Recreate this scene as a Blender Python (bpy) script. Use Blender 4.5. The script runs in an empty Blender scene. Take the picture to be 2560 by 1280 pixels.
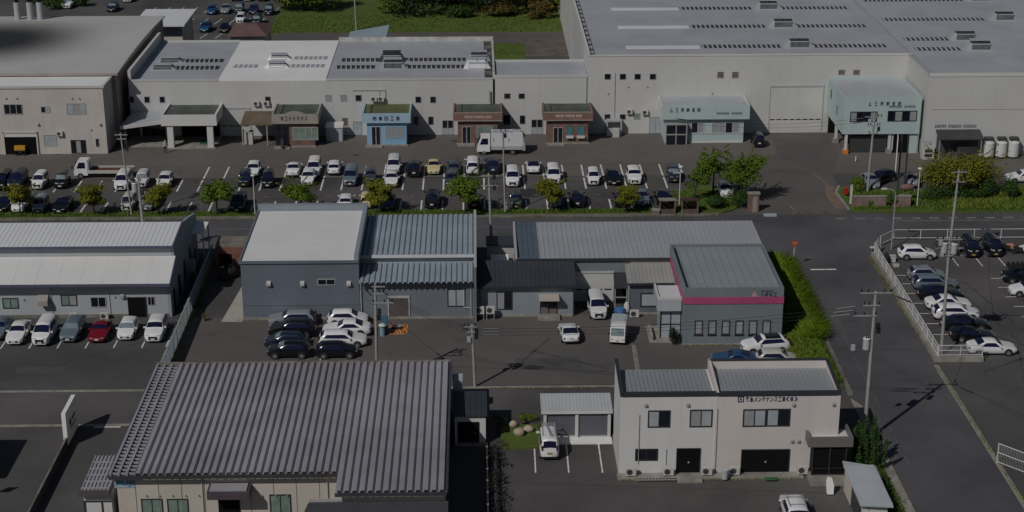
import bpy, math, random
from mathutils import Vector, Matrix
random.seed(7)
C = bpy.context.scene
# ------------------------------------------------------------------ camera
CAM_H, PITCH, YAW, FPX = 63.5, math.radians(20.0), math.radians(1.26), 4200.0   # photo is 2560 px wide
cd = bpy.data.cameras.new('camera'); cam = bpy.data.objects.new('camera', cd); C.collection.objects.link(cam)
cam.location = (0, 0, CAM_H); cam.rotation_euler = (math.pi/2-PITCH, 0, -YAW)
cd.sensor_width = 36.0; cd.lens = 36.0*FPX/2560.0; cd.clip_start = 1.0; cd.clip_end = 4000.0
C.camera = cam
# ------------------------------------------------------------------ sky and sun
SUN_DIR = Vector((1.0, 1.2, -1.4)).normalized()          # the way the light travels
w = bpy.data.worlds.new('World'); C.world = w; w.use_nodes = True
nt = w.node_tree; sky = nt.nodes.new('ShaderNodeTexSky'); sky.sky_type = 'NISHITA'; sky.sun_disc = False
sky.sun_elevation = math.asin(-SUN_DIR.z); sky.sun_rotation = math.atan2(-SUN_DIR.x, -SUN_DIR.y) % (2*math.pi)
bg = nt.nodes['Background']; nt.links.new(sky.outputs[0], bg.inputs[0]); bg.inputs[1].default_value = 0.05
sl = bpy.data.lights.new('sun', 'SUN'); sl.energy = 5.0; sl.angle = math.radians(0.5); sl.color = (1.0, 0.965, 0.92)
so = bpy.data.objects.new('sun', sl); C.collection.objects.link(so); so.location = (-60, -60, 120)
so.rotation_euler = SUN_DIR.to_track_quat('-Z', 'Y').to_euler()
C.view_settings.view_transform = 'Standard'; C.view_settings.look = 'None'; C.view_settings.gamma = 1.0
C.view_settings.use_curve_mapping = False; C.view_settings.exposure = -1.34
C.render.engine = 'CYCLES'; C.cycles.max_bounces = 5; C.cycles.diffuse_bounces = 2; C.cycles.glossy_bounces = 2

# ------------------------------------------------------------------ survey: where a pixel of the photo meets the ground, or a vertical plane
_R = cam.rotation_euler.to_matrix(); CP = Vector(cam.location)
def ray(px, py): return (_R @ Vector((px-1280.0, 640.0-py, -FPX))).normalized()
def G(px, py, z=0.0):
    d = ray(px, py); return CP + d*((z-CAM_H)/d.z)
def V(px, py, Y):
    d = ray(px, py); return CP + d*(Y/d.y)
def VX(px, py, X):
    d = ray(px, py); return CP + d*(X/d.x)

# ------------------------------------------------------------------ mesh builder
class MB:
    def __init__(s): s.v = []; s.f = []
    def add(s, vs, fs):
        n = len(s.v); s.v += [tuple(p) for p in vs]; s.f += [tuple(i+n for i in f) for f in fs]; return s
    def box(s, x0, y0, z0, x1, y1, z1):
        if x0 > x1: x0, x1 = x1, x0
        if y0 > y1: y0, y1 = y1, y0
        if z0 > z1: z0, z1 = z1, z0
        return s.add([(x0,y0,z0),(x1,y0,z0),(x1,y1,z0),(x0,y1,z0),(x0,y0,z1),(x1,y0,z1),(x1,y1,z1),(x0,y1,z1)],
                     [(0,3,2,1),(4,5,6,7),(0,1,5,4),(1,2,6,5),(2,3,7,6),(3,0,4,7)])
    def hexa(s, b, t):                                    # four bottom corners, four top corners, counter-clockwise from above
        return s.add(list(b)+list(t), [(0,3,2,1),(4,5,6,7),(0,1,5,4),(1,2,6,5),(2,3,7,6),(3,0,4,7)])
    def poly(s, pts): return s.add(pts, [tuple(range(len(pts)))])
    def prism(s, pts, ax, lo, hi):                        # outline in the other two axes, swept along ax
        n = len(pts)
        def mk(a, b, c): return (c,a,b) if ax == 0 else (a,c,b) if ax == 1 else (a,b,c)
        vs = [mk(a,b,lo) for a,b in pts]+[mk(a,b,hi) for a,b in pts]
        return s.add(vs, [tuple(range(n))[::-1], tuple(range(n,2*n))]+[(i,(i+1)%n,n+(i+1)%n,n+i) for i in range(n)])
    def cyl(s, p0, p1, r0, r1=None, n=8, caps=True):
        r1 = r0 if r1 is None else r1
        p0 = Vector(p0); p1 = Vector(p1); d = (p1-p0).normalized()
        a = d.cross(Vector((0,0,1)) if abs(d.z) < .9 else Vector((1,0,0))).normalized(); b = d.cross(a)
        vs = []
        for p, r in ((p0,r0),(p1,r1)):
            for i in range(n):
                t = 2*math.pi*i/n; vs.append(p+a*(r*math.cos(t))+b*(r*math.sin(t)))
        fs = [(i,(i+1)%n,n+(i+1)%n,n+i) for i in range(n)]
        if caps: fs += [tuple(range(n))[::-1], tuple(range(n,2*n))]
        return s.add(vs, fs)
    def tube(s, pts, r, n=6):
        for i in range(len(pts)-1):
            ra, rb = (r[i], r[i+1]) if isinstance(r, (list,tuple)) else (r, r)
            s.cyl(pts[i], pts[i+1], ra, rb, n)
        return s
    def blob(s, c, rx, ry, rz, rough=.15, nu=10, nv=7, rnd=random):
        vs = []; fs = []
        ph = [rnd.uniform(0,6.28) for _ in range(6)]
        for j in range(nv+1):
            th = math.pi*j/nv
            for i in range(nu):
                a = 2*math.pi*i/nu
                k = 1+rough*(math.sin(2*a+ph[0]+th*1.3)*.5+math.sin(3*a+ph[1]-th*2)*.4+math.sin(3*th+ph[2])*.35)
                vs.append((c[0]+rx*k*math.sin(th)*math.cos(a), c[1]+ry*k*math.sin(th)*math.sin(a), c[2]+rz*k*math.cos(th)))
        for j in range(nv):
            for i in range(nu): fs.append((j*nu+i,(j+1)*nu+i,(j+1)*nu+(i+1)%nu,j*nu+(i+1)%nu))
        return s.add(vs, fs)
    def build(s, name, mat, parent=None, smooth=None, link_obj=False):
        o0 = ORI.get(parent.name, Vector((0,0,0))) if parent else Vector((0,0,0))
        me = bpy.data.meshes.new(name)
        me.from_pydata([(x-o0.x, y-o0.y, z-o0.z) for x,y,z in s.v], [], s.f); me.update()
        o = bpy.data.objects.new(name, me); C.collection.objects.link(o)
        me.materials.append(mat)
        if link_obj: o.material_slots[0].link = 'OBJECT'; o.material_slots[0].material = mat
        if smooth is not None:
            me.shade_smooth(); me.set_sharp_from_angle(angle=math.radians(smooth))
        if parent: o.parent = parent; ORI[o.name] = o0
        return o
ORI = {}
def props(o, label=None, cat=None, group=None, kind=None):
    if label: o['label'] = label
    if cat: o['category'] = cat
    if group: o['group'] = group
    if kind: o['kind'] = kind
    return o
def thing(name, label, cat, loc=(0,0,0), group=None):
    o = bpy.data.objects.new(name, None); C.collection.objects.link(o); o.location = loc
    o.empty_display_size = .3; ORI[o.name] = Vector(loc)
    return props(o, label, cat, group)
def solo(o, label, cat, group=None):
    """a thing that is one mesh: put its origin at its own base"""
    vs = o.data.vertices
    c = Vector((sum(v.co.x for v in vs)/len(vs), sum(v.co.y for v in vs)/len(vs), min(v.co.z for v in vs)))
    o.data.transform(Matrix.Translation(-c)); o.location = c
    return props(o, label, cat, group)
KIDS = {}
def kids(o):
    if o.name not in KIDS: KIDS[o.name] = list(o.children)
    return KIDS[o.name]
def copy_tree(o, parent=None):
    c = o.copy(); C.collection.objects.link(c)
    if parent: c.parent = parent
    for ch in kids(o): copy_tree(ch, c)
    return c

# ------------------------------------------------------------------ materials (all procedural)
def mat(name, col, rough=.6, metal=0., var=.12, scale=.5, streak=0., fine=0., bump=0., spec=.5, coat=0., col2=None, bscale=30., rust=None):
    m = bpy.data.materials.new(name); m.use_nodes = True; t = m.node_tree; N = t.nodes; L = t.links
    b = N['Principled BSDF']; b.inputs['Roughness'].default_value = rough; b.inputs['Metallic'].default_value = metal
    b.inputs['Specular IOR Level'].default_value = spec
    if coat: b.inputs['Coat Weight'].default_value = coat; b.inputs['Coat Roughness'].default_value = .08
    tc = N.new('ShaderNodeTexCoord')
    def noise(sc, det=5, mp=None):
        n = N.new('ShaderNodeTexNoise'); n.inputs['Scale'].default_value = sc; n.inputs['Detail'].default_value = det; n.inputs['Roughness'].default_value = .6
        if mp:
            k = N.new('ShaderNodeMapping'); k.inputs['Scale'].default_value = mp; L.new(tc.outputs['Object'], k.inputs[0]); L.new(k.outputs[0], n.inputs[0])
        else: L.new(tc.outputs['Object'], n.inputs[0])
        return n.outputs[0]
    def ramp(src, lo, hi, a=.3, z=.7):
        r = N.new('ShaderNodeMapRange'); r.inputs[1].default_value = a; r.inputs[2].default_value = z
        r.inputs[3].default_value = lo; r.inputs[4].default_value = hi; L.new(src, r.inputs[0]); return r.outputs[0]
    def mixc(fac, a, bcol, mode='MIX'):
        x = N.new('ShaderNodeMix'); x.data_type = 'RGBA'; x.blend_type = mode
        if isinstance(fac, float): x.inputs[0].default_value = fac
        else: L.new(fac, x.inputs[0])
        for s_, q in ((6,a),(7,bcol)):
            if isinstance(q, tuple): x.inputs[s_].default_value = (*q[:3],1)
            else: L.new(q, x.inputs[s_])
        return x.outputs[2]
    c2 = col2 if col2 else tuple(max(0,c*(1-var*1.6)) for c in col)
    c1 = tuple(min(1,c*(1+var*.5)) for c in col)
    out = mixc(ramp(noise(scale), 0., 1.), c1, c2)
    if streak:
        f = ramp(noise(1.0, 4, (2.2,2.2,.12)), 0., streak, .5, .75)
        out = mixc(f, out, tuple(c*.55 for c in col))
    if rust:
        f = ramp(noise(1.3, 6), 0., .9, .56, .66); out = mixc(f, out, rust)
    if fine:
        f = ramp(noise(bscale*.5, 3), 1-fine, 1+fine, .25, .75)
        x = N.new('ShaderNodeVectorMath'); x.operation = 'SCALE'; L.new(out, x.inputs[0]); L.new(f, x.inputs[3]); out = x.outputs[0]
    L.new(out, b.inputs['Base Color'])
    if bump:
        bn = N.new('ShaderNodeBump'); bn.inputs['Strength'].default_value = bump; bn.inputs['Distance'].default_value = .02
        L.new(noise(bscale, 4), bn.inputs['Height']); L.new(bn.outputs[0], b.inputs['Normal'])
    return m
def leafmat(name, col, col2, sc=1.2):
    m = mat(name, col, rough=.55, var=.3, scale=sc, col2=col2, spec=.25)
    return m
def asphalt(name, col, warm=None, worn=.25, sc=.06, crack=False):
    m = mat(name, col, rough=.9, var=worn, scale=sc, fine=.16, bscale=14., spec=.2, col2=warm)
    t = m.node_tree; N = t.nodes; L = t.links; b = N['Principled BSDF']
    src = b.inputs['Base Color'].links[0].from_socket
    tc = [n for n in N if n.type == 'TEX_COORD'][0]
    # oil and repair stains
    n = N.new('ShaderNodeTexNoise'); n.inputs['Scale'].default_value = .22; n.inputs['Detail'].default_value = 6; n.inputs['Roughness'].default_value = .7; L.new(tc.outputs['Object'], n.inputs[0])
    r = N.new('ShaderNodeMapRange'); r.inputs[1].default_value = .56; r.inputs[2].default_value = .74; r.inputs[3].default_value = 0; r.inputs[4].default_value = .5; L.new(n.outputs[0], r.inputs[0])
    x = N.new('ShaderNodeMix'); x.data_type = 'RGBA'; L.new(r.outputs[0], x.inputs[0]); L.new(src, x.inputs[6]); x.inputs[7].default_value = (*[c*.5 for c in col],1)
    out = x.outputs[2]
    if crack:
        v = N.new('ShaderNodeTexVoronoi'); v.feature = 'DISTANCE_TO_EDGE'; v.inputs['Scale'].default_value = .11
        k = N.new('ShaderNodeTexNoise'); k.inputs['Scale'].default_value = .6; k.inputs['Detail'].default_value = 4; L.new(tc.outputs['Object'], k.inputs[0])
        ad = N.new('ShaderNodeMixRGB'); ad.blend_type = 'ADD'; ad.inputs[0].default_value = 2.5; L.new(tc.outputs['Object'], ad.inputs[1]); L.new(k.outputs[1], ad.inputs[2]); L.new(ad.outputs[0], v.inputs[0])
        r2 = N.new('ShaderNodeMapRange'); r2.inputs[1].default_value = .0; r2.inputs[2].default_value = .009; r2.inputs[3].default_value = .55; r2.inputs[4].default_value = 0; L.new(v.outputs[0], r2.inputs[0])
        x2 = N.new('ShaderNodeMix'); x2.data_type = 'RGBA'; L.new(r2.outputs[0], x2.inputs[0]); L.new(out, x2.inputs[6]); x2.inputs[7].default_value = (*[c*.35 for c in col],1); out = x2.outputs[2]
    L.new(out, b.inputs['Base Color'])
    return m
T = {}
T['asph'] = asphalt('grey_asphalt', (.098,.095,.094))
T['asph_lot'] = asphalt('lot_asphalt', (.112,.106,.104), worn=.32)
T['asph_yard'] = asphalt('yard_asphalt', (.140,.127,.118), warm=(.105,.096,.090), sc=.05)
T['asph_brown'] = asphalt('brown_asphalt', (.122,.107,.102), warm=(.088,.086,.085), sc=.08)
T['road'] = asphalt('road_asphalt', (.108,.106,.115), worn=.28)
T['conc'] = mat('concrete', (.30,.28,.25), .9, var=.25, scale=.8, fine=.1, streak=.3, rust=None)
T['conc_dirty'] = mat('dirty_concrete', (.20,.185,.16), .92, var=.35, scale=.6, fine=.15)
T['paint_line'] = mat('worn_white_paint', (.76,.76,.74), .8, var=.25, scale=1.5, fine=.2, bscale=12)
T['line_dim'] = mat('faded_line_paint', (.26,.25,.235), .85, var=.4, scale=1.0, fine=.25, bscale=12)
T['orange_paint'] = mat('orange_paint', (.72,.25,.05), .8, var=.25, scale=2, fine=.15)
T['grass_soil'] = mat('turf', (.060,.110,.010), .95, var=.4, scale=.35, fine=.3, bscale=9, col2=(.075,.08,.014))
T['dirt'] = mat('bare_dirt', (.13,.11,.095), .95, var=.3, scale=.4, fine=.2)
T['white'] = mat('white_wall_paint', (.60,.595,.585), .75, var=.06, scale=.12, streak=.16)
T['white_fac'] = mat('factory_wall_paint', (.53,.53,.52), .75, var=.07, scale=.08, streak=.14)
T['beige'] = mat('beige_render', (.53,.495,.46), .8, var=.1, scale=.2, streak=.25)
T['cream'] = mat('cream_siding', (.52,.475,.42), .75, var=.08, scale=.2, streak=.18)
T['pinkish'] = mat('pale_pink_render', (.58,.535,.52), .75, var=.06, scale=.15, streak=.16)
T['greyblue'] = mat('grey_blue_siding', (.140,.165,.205), .55, var=.12, scale=.15, streak=.12)
T['greysid'] = mat('grey_siding', (.165,.19,.215), .55, var=.1, scale=.2, streak=.12)
T['greygreen'] = mat('grey_green_siding', (.185,.215,.235), .5, var=.1, scale=.2, streak=.12)
T['pink'] = mat('pink_band_paint', (.40,.075,.17), .5, var=.12, scale=.4)
T['mint'] = mat('mint_wall_paint', (.42,.52,.52), .65, var=.05, scale=.2, streak=.12)
T['blue'] = mat('light_blue_paint', (.24,.42,.58), .65, var=.08, scale=.4, streak=.15)
T['skyfascia'] = mat('sky_blue_fascia', (.33,.47,.58), .6, var=.06, scale=.4, streak=.1)
T['brick'] = mat('brick_red_tile', (.20,.115,.095), .8, var=.25, scale=1.2, fine=.2)
T['brickband'] = mat('terracotta_fascia', (.235,.135,.105), .75, var=.22, scale=.6)
T['tan'] = mat('tan_fascia', (.34,.30,.27), .8, var=.12, scale=.5, streak=.2)
T['roof_grey'] = mat('grey_metal_roof', (.405,.42,.455), .5, metal=0., var=.1, scale=.15, fine=.04)
T['roof_lt'] = mat('pale_roof_sheet', (.63,.63,.64), .5, var=.05, scale=.12)
T['roof_white'] = mat('white_roof_sheet', (.80,.80,.79), .55, var=.05, scale=.15)
T['roof_offw'] = mat('offwhite_roof_sheet', (.70,.71,.73), .5, var=.05, scale=.15)
T['roof_blue'] = mat('blue_grey_ribbed_roof', (.33,.385,.44), .45, var=.12, scale=.2)
T['roof_dk'] = mat('charcoal_roof', (.045,.05,.06), .5, var=.15, scale=.3)
T['roof_f1'] = mat('aged_purple_grey_roof', (.35,.345,.375), .5, var=.25, scale=.12, col2=(.245,.23,.255))
T['roof_f1dark'] = mat('dark_rib_metal', (.052,.05,.064), .6, var=.2, scale=.6)
T['roof_mid'] = mat('mid_grey_roof', (.365,.38,.405), .45, var=.07, scale=.2)
T['roof_gg'] = mat('grey_green_roof', (.275,.305,.325), .45, var=.08, scale=.2)
T['roof_bitumen'] = mat('mossy_flat_roof', (.085,.10,.088), .9, var=.35, scale=.5, fine=.15)
T['roof_moss'] = mat('moss_covered_roof', (.105,.12,.04), .95, var=.4, scale=.5, fine=.2, col2=(.06,.075,.04))
T['trim_dk'] = mat('dark_trim', (.035,.038,.046), .5, var=.1)
T['trim_navy'] = mat('navy_gutter', (.085,.09,.15), .5, var=.12)
T['trim_lt'] = mat('light_trim', (.45,.45,.46), .5, var=.08)
T['metal'] = mat('galvanised_steel', (.42,.43,.44), .45, metal=.3, var=.12, scale=2)
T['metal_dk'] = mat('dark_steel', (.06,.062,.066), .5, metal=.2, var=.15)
T['black'] = mat('black_rubber', (.012,.012,.013), .8, var=.1)
T['void'] = mat('dark_interior', (.008,.008,.009), .95, var=.1, spec=.1)
T['glass'] = mat('dark_window_glass', (.012,.014,.024), .12, var=.2, scale=1.2, spec=.6)
T['glass_blind'] = mat('window_with_blind', (.30,.31,.32), .35, var=.1, scale=2)
T['glass_green'] = mat('window_green_blind', (.20,.27,.24), .3, var=.2, scale=1.5)
T['glass_lt'] = mat('frosted_pale_glass', (.36,.40,.43), .25, var=.1, scale=1)
T['glass_brown'] = mat('boarded_window', (.17,.13,.10), .7, var=.2)
T['frame_dk'] = mat('dark_window_frame', (.03,.032,.036), .4, var=.1)
T['frame_lt'] = mat('aluminium_window_frame', (.36,.36,.355), .45, var=.08)
T['shutter'] = mat('white_shutter', (.60,.60,.585), .55, var=.06, scale=.4, streak=.1)
T['shutter_gy'] = mat('grey_shutter', (.17,.175,.20), .5, var=.1, scale=.4)
T['brown_door'] = mat('taupe_shutter', (.16,.135,.13), .6, var=.1)
T['pole'] = mat('concrete_pole', (.33,.325,.31), .85, var=.15, scale=1.2, streak=.2)
T['steel_white'] = mat('white_painted_steel', (.58,.58,.57), .5, var=.06)
T['fence_blue'] = mat('pale_blue_fence_sheet', (.40,.44,.47), .5, var=.1, scale=.5)
T['ceramic'] = mat('dark_insulator', (.02,.02,.028), .4, var=.1)
T['grey_box'] = mat('grey_equipment', (.40,.42,.44), .5, var=.08)
T['ac'] = mat('ac_unit_casing', (.52,.51,.48), .55, var=.06)
T['ink'] = mat('sign_ink', (.025,.03,.07), .6, var=.05)
T['ink_white'] = mat('white_lettering', (.7,.68,.64), .6, var=.05)
T['ink_blue'] = mat('blue_lettering', (.04,.17,.33), .5, var=.05)
T['red'] = mat('red_paint', (.42,.02,.02), .5, var=.12)
T['terracotta'] = mat('rust_red_wall', (.21,.095,.065), .85, var=.25, scale=.6, fine=.12)
T['bark'] = mat('bark', (.045,.035,.026), .95, var=.3, scale=3)
T['rock'] = mat('tan_boulder', (.42,.34,.26), .9, var=.25, scale=1.2, fine=.15, bump=.6, bscale=6)
T['leaf_y'] = leafmat('yellow_green_leaf', (.165,.165,.010), (.095,.115,.010), .8)
T['leaf_g'] = leafmat('mid_green_leaf', (.105,.155,.011), (.06,.10,.010), .8)
T['leaf_d'] = leafmat('dark_green_leaf', (.035,.080,.012), (.02,.045,.009), .8)
T['leaf_o'] = leafmat('rusty_leaf', (.12,.075,.018), (.05,.06,.014), .6)
T['grass'] = leafmat('grass_blade', (.085,.14,.009), (.055,.10,.008), .3)
T['grass_dry'] = leafmat('dry_grass_blade', (.17,.18,.022), (.11,.14,.014), .25)
# ================================================================== GROUND
def sheet(name, pts, z, m, kind='structure'):
    mb = MB(); mb.poly([(p[0], p[1], z) for p in pts]); o = mb.build(name, m)
    # make sure it faces up
    if o.data.polygons[0].normal.z < 0: o.data.flip_normals()
    return props(o, kind=kind)
def rect(x0, y0, x1, y1): return [(x0,y0),(x1,y0),(x1,y1),(x0,y1)]
sheet('ground', rect(-1500,-300,1500,3000), 0, T['grass_soil'])
Z1, Z2, Z3, Z4 = .004, .008, .012, .016
sheet('town_pavement', rect(-260,20,260,283.5), Z1, T['asph'])
sheet('factory_yard', rect(-120,204.0,140,224), Z2, T['asph_yard'])
sheet('parking_lot', rect(-120,190.3,25.4,204.0), Z2, T['asph_lot'])
sheet('entrance_drive', [(29,188),(44,188),(45.5,205),(48.0,212),(48.6,226),(41,226),(40,214),(33,204),(30,196)], Z3, T['asph_brown'])
sheet('road', rect(-200,172.3,200,187.6), Z2, T['road'])
sheet('side_road', [(33.6,20),(42.4,20),(43.0,144),(44.0,173),(44,176),(33,176),(34.3,166),(33.6,140)], Z3, T['road'])
sheet('yard_apron', rect(-29.3,140,29.5,157), Z2, T['asph_brown'])
sheet('back_lane', rect(-120,132.6,12.8,139.3), Z2, T['asph_lot'])
sheet('forecourt', [(2.3,60),(33.2,60),(33.2,122),(11.6,128.3),(2.3,128.3)], Z2, T['asph_lot'])
sheet('right_parking_lot', [(44.6,144.8),(120,144.8),(120,178.6),(47,178.6),(44.6,173.5)], Z3, T['asph_lot'])
sheet('back_path', rect(-35,280,60,288.6), Z2, T['asph_brown'])
sheet('far_parking_lot', [(-110,283),(-38.5,283),(-36.2,289.6),(-36.3,303),(-35,345),(-110,345)], Z3, T['asph_lot'])
sheet('dirt_patch', rect(8.2,270,30,282.6), Z3, T['dirt'])
sheet('lawn', rect(1.8,250,8.2,279.9), Z2, T['grass_soil'])
sheet('side_passage', [(-25.6,155.8),(-23.5,155.8),(-23.5,168.2),(-24.6,168.2)], Z3, mat('pale_concrete', (.40,.38,.34), .85, var=.12, scale=.5))
# kerbs, verges and low banks (real steps)
def slab(name, pts, z0, z1, m, kind='structure'):
    mb = MB(); n = len(pts)
    a = sum(pts[i][0]*pts[(i+1)%n][1]-pts[(i+1)%n][0]*pts[i][1] for i in range(n))
    if a < 0: pts = pts[::-1]
    mb.prism([(p[0],p[1]) for p in pts], 2, z0, z1); return props(mb.build(name, m), kind=kind)
slab('grass_verge', rect(-120,188.6,22.6,190.2), .0, .16, T['grass_soil'])
slab('kerb', rect(-120,187.65,28.6,188.1), .0, .18, T['conc_dirty'])
slab('gutter', rect(-120,188.1,28.6,188.6), .0, .10, T['conc_dirty'])
slab('planted_island', [(22.4,188.6),(29.2,188.6),(31.4,190.5),(32.2,194.5),(30.6,199.0),(27.0,199.5),(24.6,196.5),(23.4,192.5)], .0, .17, T['grass_soil'])
slab('corner_bed', [(44.6,188.7),(54,188.3),(54,196.5),(48.2,198.2),(45.2,198.4),(44.3,196)], .0, .17, T['grass_soil'])
slab('right_verge', [(54.0,188.3),(140,188.3),(140,198.5),(63,198.5),(54.0,196.5)], .0, .17, T['grass_soil'])
slab('entrance_kerb', [(44.25,189.6),(44.55,189.6),(44.35,196.0),(45.25,198.6),(44.95,198.7),(44.05,196.2)], .0, .2, T['conc'])
slab('roadside_bank', [(29.9,138.5),(33.2,138.5),(33.5,150),(33.4,160),(32.6,168),(31.4,172.4),(29.9,172.4)], .0, .3, T['grass_soil'])
slab('roadside_kerb', [(33.25,137),(33.75,137),(34.0,150),(34.2,166),(33.2,172.3),(32.4,172.7),(33.2,166),(33.5,150)], .0, .14, T['conc_dirty'])
slab('garden_bed', [(1.9,127.0),(5.3,127.0),(5.3,131.4),(1.9,131.4)], .0, .18, T['grass_soil'])
slab('side_bed', [(30.4,60),(33.0,60),(33.2,128.6),(30.6,128.6)], .0, .18, T['grass_soil'])
slab('side_kerb', [(33.0,60),(33.7,60),(34.0,134.5),(33.3,136.2),(33.2,128)], .0, .15, T['conc'])
slab('lane_gutter_far', rect(-120,139.35,12.8,139.75), .0, .03, T['conc'])
slab('lane_gutter_near', rect(-120,132.2,-2.6,132.6), .0, .03, T['conc'])
slab('road_gutter', [(42.3,60),(42.75,60),(43.15,143.6),(42.7,143.6)], .0, .03, T['conc'])
slab('road_kerb_far', rect(-120,172.0,-24,172.3), .0, .12, T['conc_dirty'])
slab('retaining_kerb', [(43.5,173.6),(43.95,173.5),(43.5,144.9),(47.6,144.9),(47.6,144.3),(42.95,144.3)], .0, .5, T['conc'])
# painted markings: each lot's lines are one worn mesh
def stripes(name, segs, z, m, w=.13):
    mb = MB()
    for s in segs:
        (x0,y0),(x1,y1) = s[:2]; ww = s[2] if len(s) > 2 else w
        d = Vector((x1-x0,y1-y0)); d.normalize(); n = Vector((-d.y,d.x))*ww/2
        mb.poly([(x0-n.x,y0-n.y,z),(x1-n.x,y1-n.y,z),(x1+n.x,y1+n.y,z),(x0+n.x,y0+n.y,z)])
    o = mb.build(name, m)
    for p in o.data.polygons:
        if p.normal.z < 0: p.flip()
    return props(o, kind='structure')
seg = []; dim = []
X0 = 23.7
for k in range(36):
    x = X0-2.532*k
    if x > -35.5: seg.append(((x,203.9),(x,208.9)))
    seg.append(((x,198.6),(x,203.3)))
    if x < 21.5: seg.append(((x,190.4),(x,194.4)))
    dim += [((x-1.6,196.2),(x-.9,196.2),.16), ((x-1.5,193.9),(x-.9,193.9),.12)]
seg.append(((26.3,205),(26.3,209)))
stripes('bay_lines', seg, Z4, T['paint_line'], .2)
stripes('bay_number_marks', dim, Z4, T['line_dim'])
seg = [((-51.2+2.7*i,149.4),(-51.2+2.7*i,154.6)) for i in range(8)]
seg += [((-30.0,149.6),(-30.0,155.4)), ((-30.8,155.4),(-30.0,155.4))]
seg += [((-19.8,y),(-16.1,y)) for y in (153.8,150.95,148.2)]+[((-14.9,y),(-11.6,y)) for y in (153.8,150.95,148.2)]+[((-14.9,146),(-14.9,153.8),.12),((-16.1,153.8),(-16.1,146),.02)]
stripes('yard_bay_lines', seg, Z4, T['paint_line'], .13)
seg = [((44.4,y),(49.2,y)) for y in (167.4,164.9,162.1,159.3,156.5,153.8,151.0,148.3)]+[((54.7,y),(60,y)) for y in (166.3,163.6,160.9,158.2,155.5)]
seg += [((52.3,170.1),(52.3,176)),((54.9,170.0),(54.9,176)),((57.4,170.0),(57.4,176))]
stripes('right_bay_lines', seg, Z4, T['paint_line'], .12)
a, b = G(1335,1100), G(1339.4,1182)
stripes('forecourt_lines', [((p.x,p.y),(q.x,q.y)) for p,q in ((G(1335,1101),G(1339,1182)),(G(1415,1103),G(1422,1182)),(G(1495,1103),G(1506.5,1182)))], Z3, T['paint_line'], .12)
stripes('road_edge_lines', [((-31.9,184.25),(-24,184.25)),((-24,184.25),(28,184.3),.09),((49.1,185.5),(120,185.5),.2)], Z3, T['line_dim'], .14)
stripes('stop_line', [((36.0,169.4),(38.8,169.4))], Z4, T['paint_line'], .35)
stripes('road_dashes', [((x,186.4),(x+1.15,186.4),.5) for x in [42.3+2.2*i for i in range(20)]], Z3, T['line_dim'])
sheet('brick_paving', [(43.0,190.2),(44.0,190.2),(44.0,196.5),(44.6,199.0),(43.4,199.0),(42.8,195)], Z4, mat('orange_brick_paving',(.20,.12,.085),.9,var=.4,scale=1.2,fine=.25,bscale=8,col2=(.13,.105,.09)))
stripes('drive_edge_line', [((37.5,188.6),(44,188.8),.5)], Z4, mat('brown_edge',(.15,.115,.095),.9,var=.4,scale=1))
stripes('asphalt_joints', [((-60,203.65),(28,203.75),.07),((-60,208.95),(30,209.05),.06),((-29,146.2),(12,142.9),.05),((-55,145.2),(-38,156.5),.07),((-47,139.8),(-29.5,153),.05),((44,158),(60,143),.05),((36,150),(42,136),.05),((2.5,121),(30,118.5),.05),((33.8,148.2),(42.8,147.2),.05)], Z4, mat('tar_joint',(.045,.044,.045),.9,var=.3,scale=1))
sheet('repair_patch', rect(3.5,143.4,9.8,146.2), Z3, mat('old_patch',(.085,.083,.082),.9,var=.25,scale=.5))
sheet('repair_patch', rect(36.2,150.0,38.4,157.5), Z4, mat('road_patch',(.088,.087,.094),.9,var=.2,scale=.5))
sheet('repair_patch', rect(-43,143.5,-38.5,145.0), Z3, mat('lane_patch',(.09,.085,.083),.9,var=.2,scale=.5))
sheet('repair_patch', rect(14.5,108.5,21,111.5), Z3, mat('forecourt_patch',(.095,.09,.086),.9,var=.25,scale=.5))
stripes('tyre_marks', [((50,165),(53.5,142),.16),((51.6,165.4),(55.2,143),.16),((47,142),(56,148),.2),((49,135),(52,148),.14),((5,148),(12,143.5),.2),((7,151),(3,143),.18)], Z4, mat('tyre_mark',(.07,.068,.068),.9,var=.5,scale=.8))
stripes('yard_short_line', [((-33.2,132.0),(-30.9,132.0),.22)], Z4, T['paint_line'])
stripes('far_bay_lines', [((-72+2.55*i,296),(-71.2+2.55*i,301),.15) for i in range(14)]+[((-60+2.55*i,284.6),(-59.3+2.55*i,288.5),.15) for i in range(9)]+[((-60+2.55*i,306),(-59.3+2.55*i,311),.15) for i in range(10)], Z4, T['paint_line'])
stripes('side_road_lines', [((35.4,120),(35.8,158),.1),((39.2,148),(39.3,156),.07)], Z4, mat('faint_line_paint', (.12,.12,.118), .9, var=.5, scale=.6))
p, q = G(1584,862), G(1594,925)
stripes('yard_divider', [((p.x,p.y),(q.x,q.y),.42),((14.4,142.8),(16.1,141.6),.1),((19,143),(21,141.8),.1),((28.3,146.6),(28.5,142.6),.2)], Z3, T['line_dim'])
stripes('entrance_lines', [((38.3,188.3),(37.6,191.2),.14),((44.0,199),(43.0,205),.12)], Z4, T['line_dim'])
# orange hatched loading box
mb = []
A, B = G(985,835), G(1018,811)
x0,x1,y0,y1 = A.x-.5,B.x,A.y,B.y
mb = [((x0,y0),(x1,y0),.2),((x0,y1),(x1,y1),.1),((x1,y0),(x1,y1),.14),((x0,y0),(x0,y1),.1)]
for i in range(5):
    f = .2+.2*i; mb.append(((x0+(x1-x0)*min(.95,f+.12),y0+.1),(x0+(x1-x0)*max(.03,f-.24),y1-.1),.2))
stripes('orange_hatching', mb, Z3, T['orange_paint'])
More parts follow.
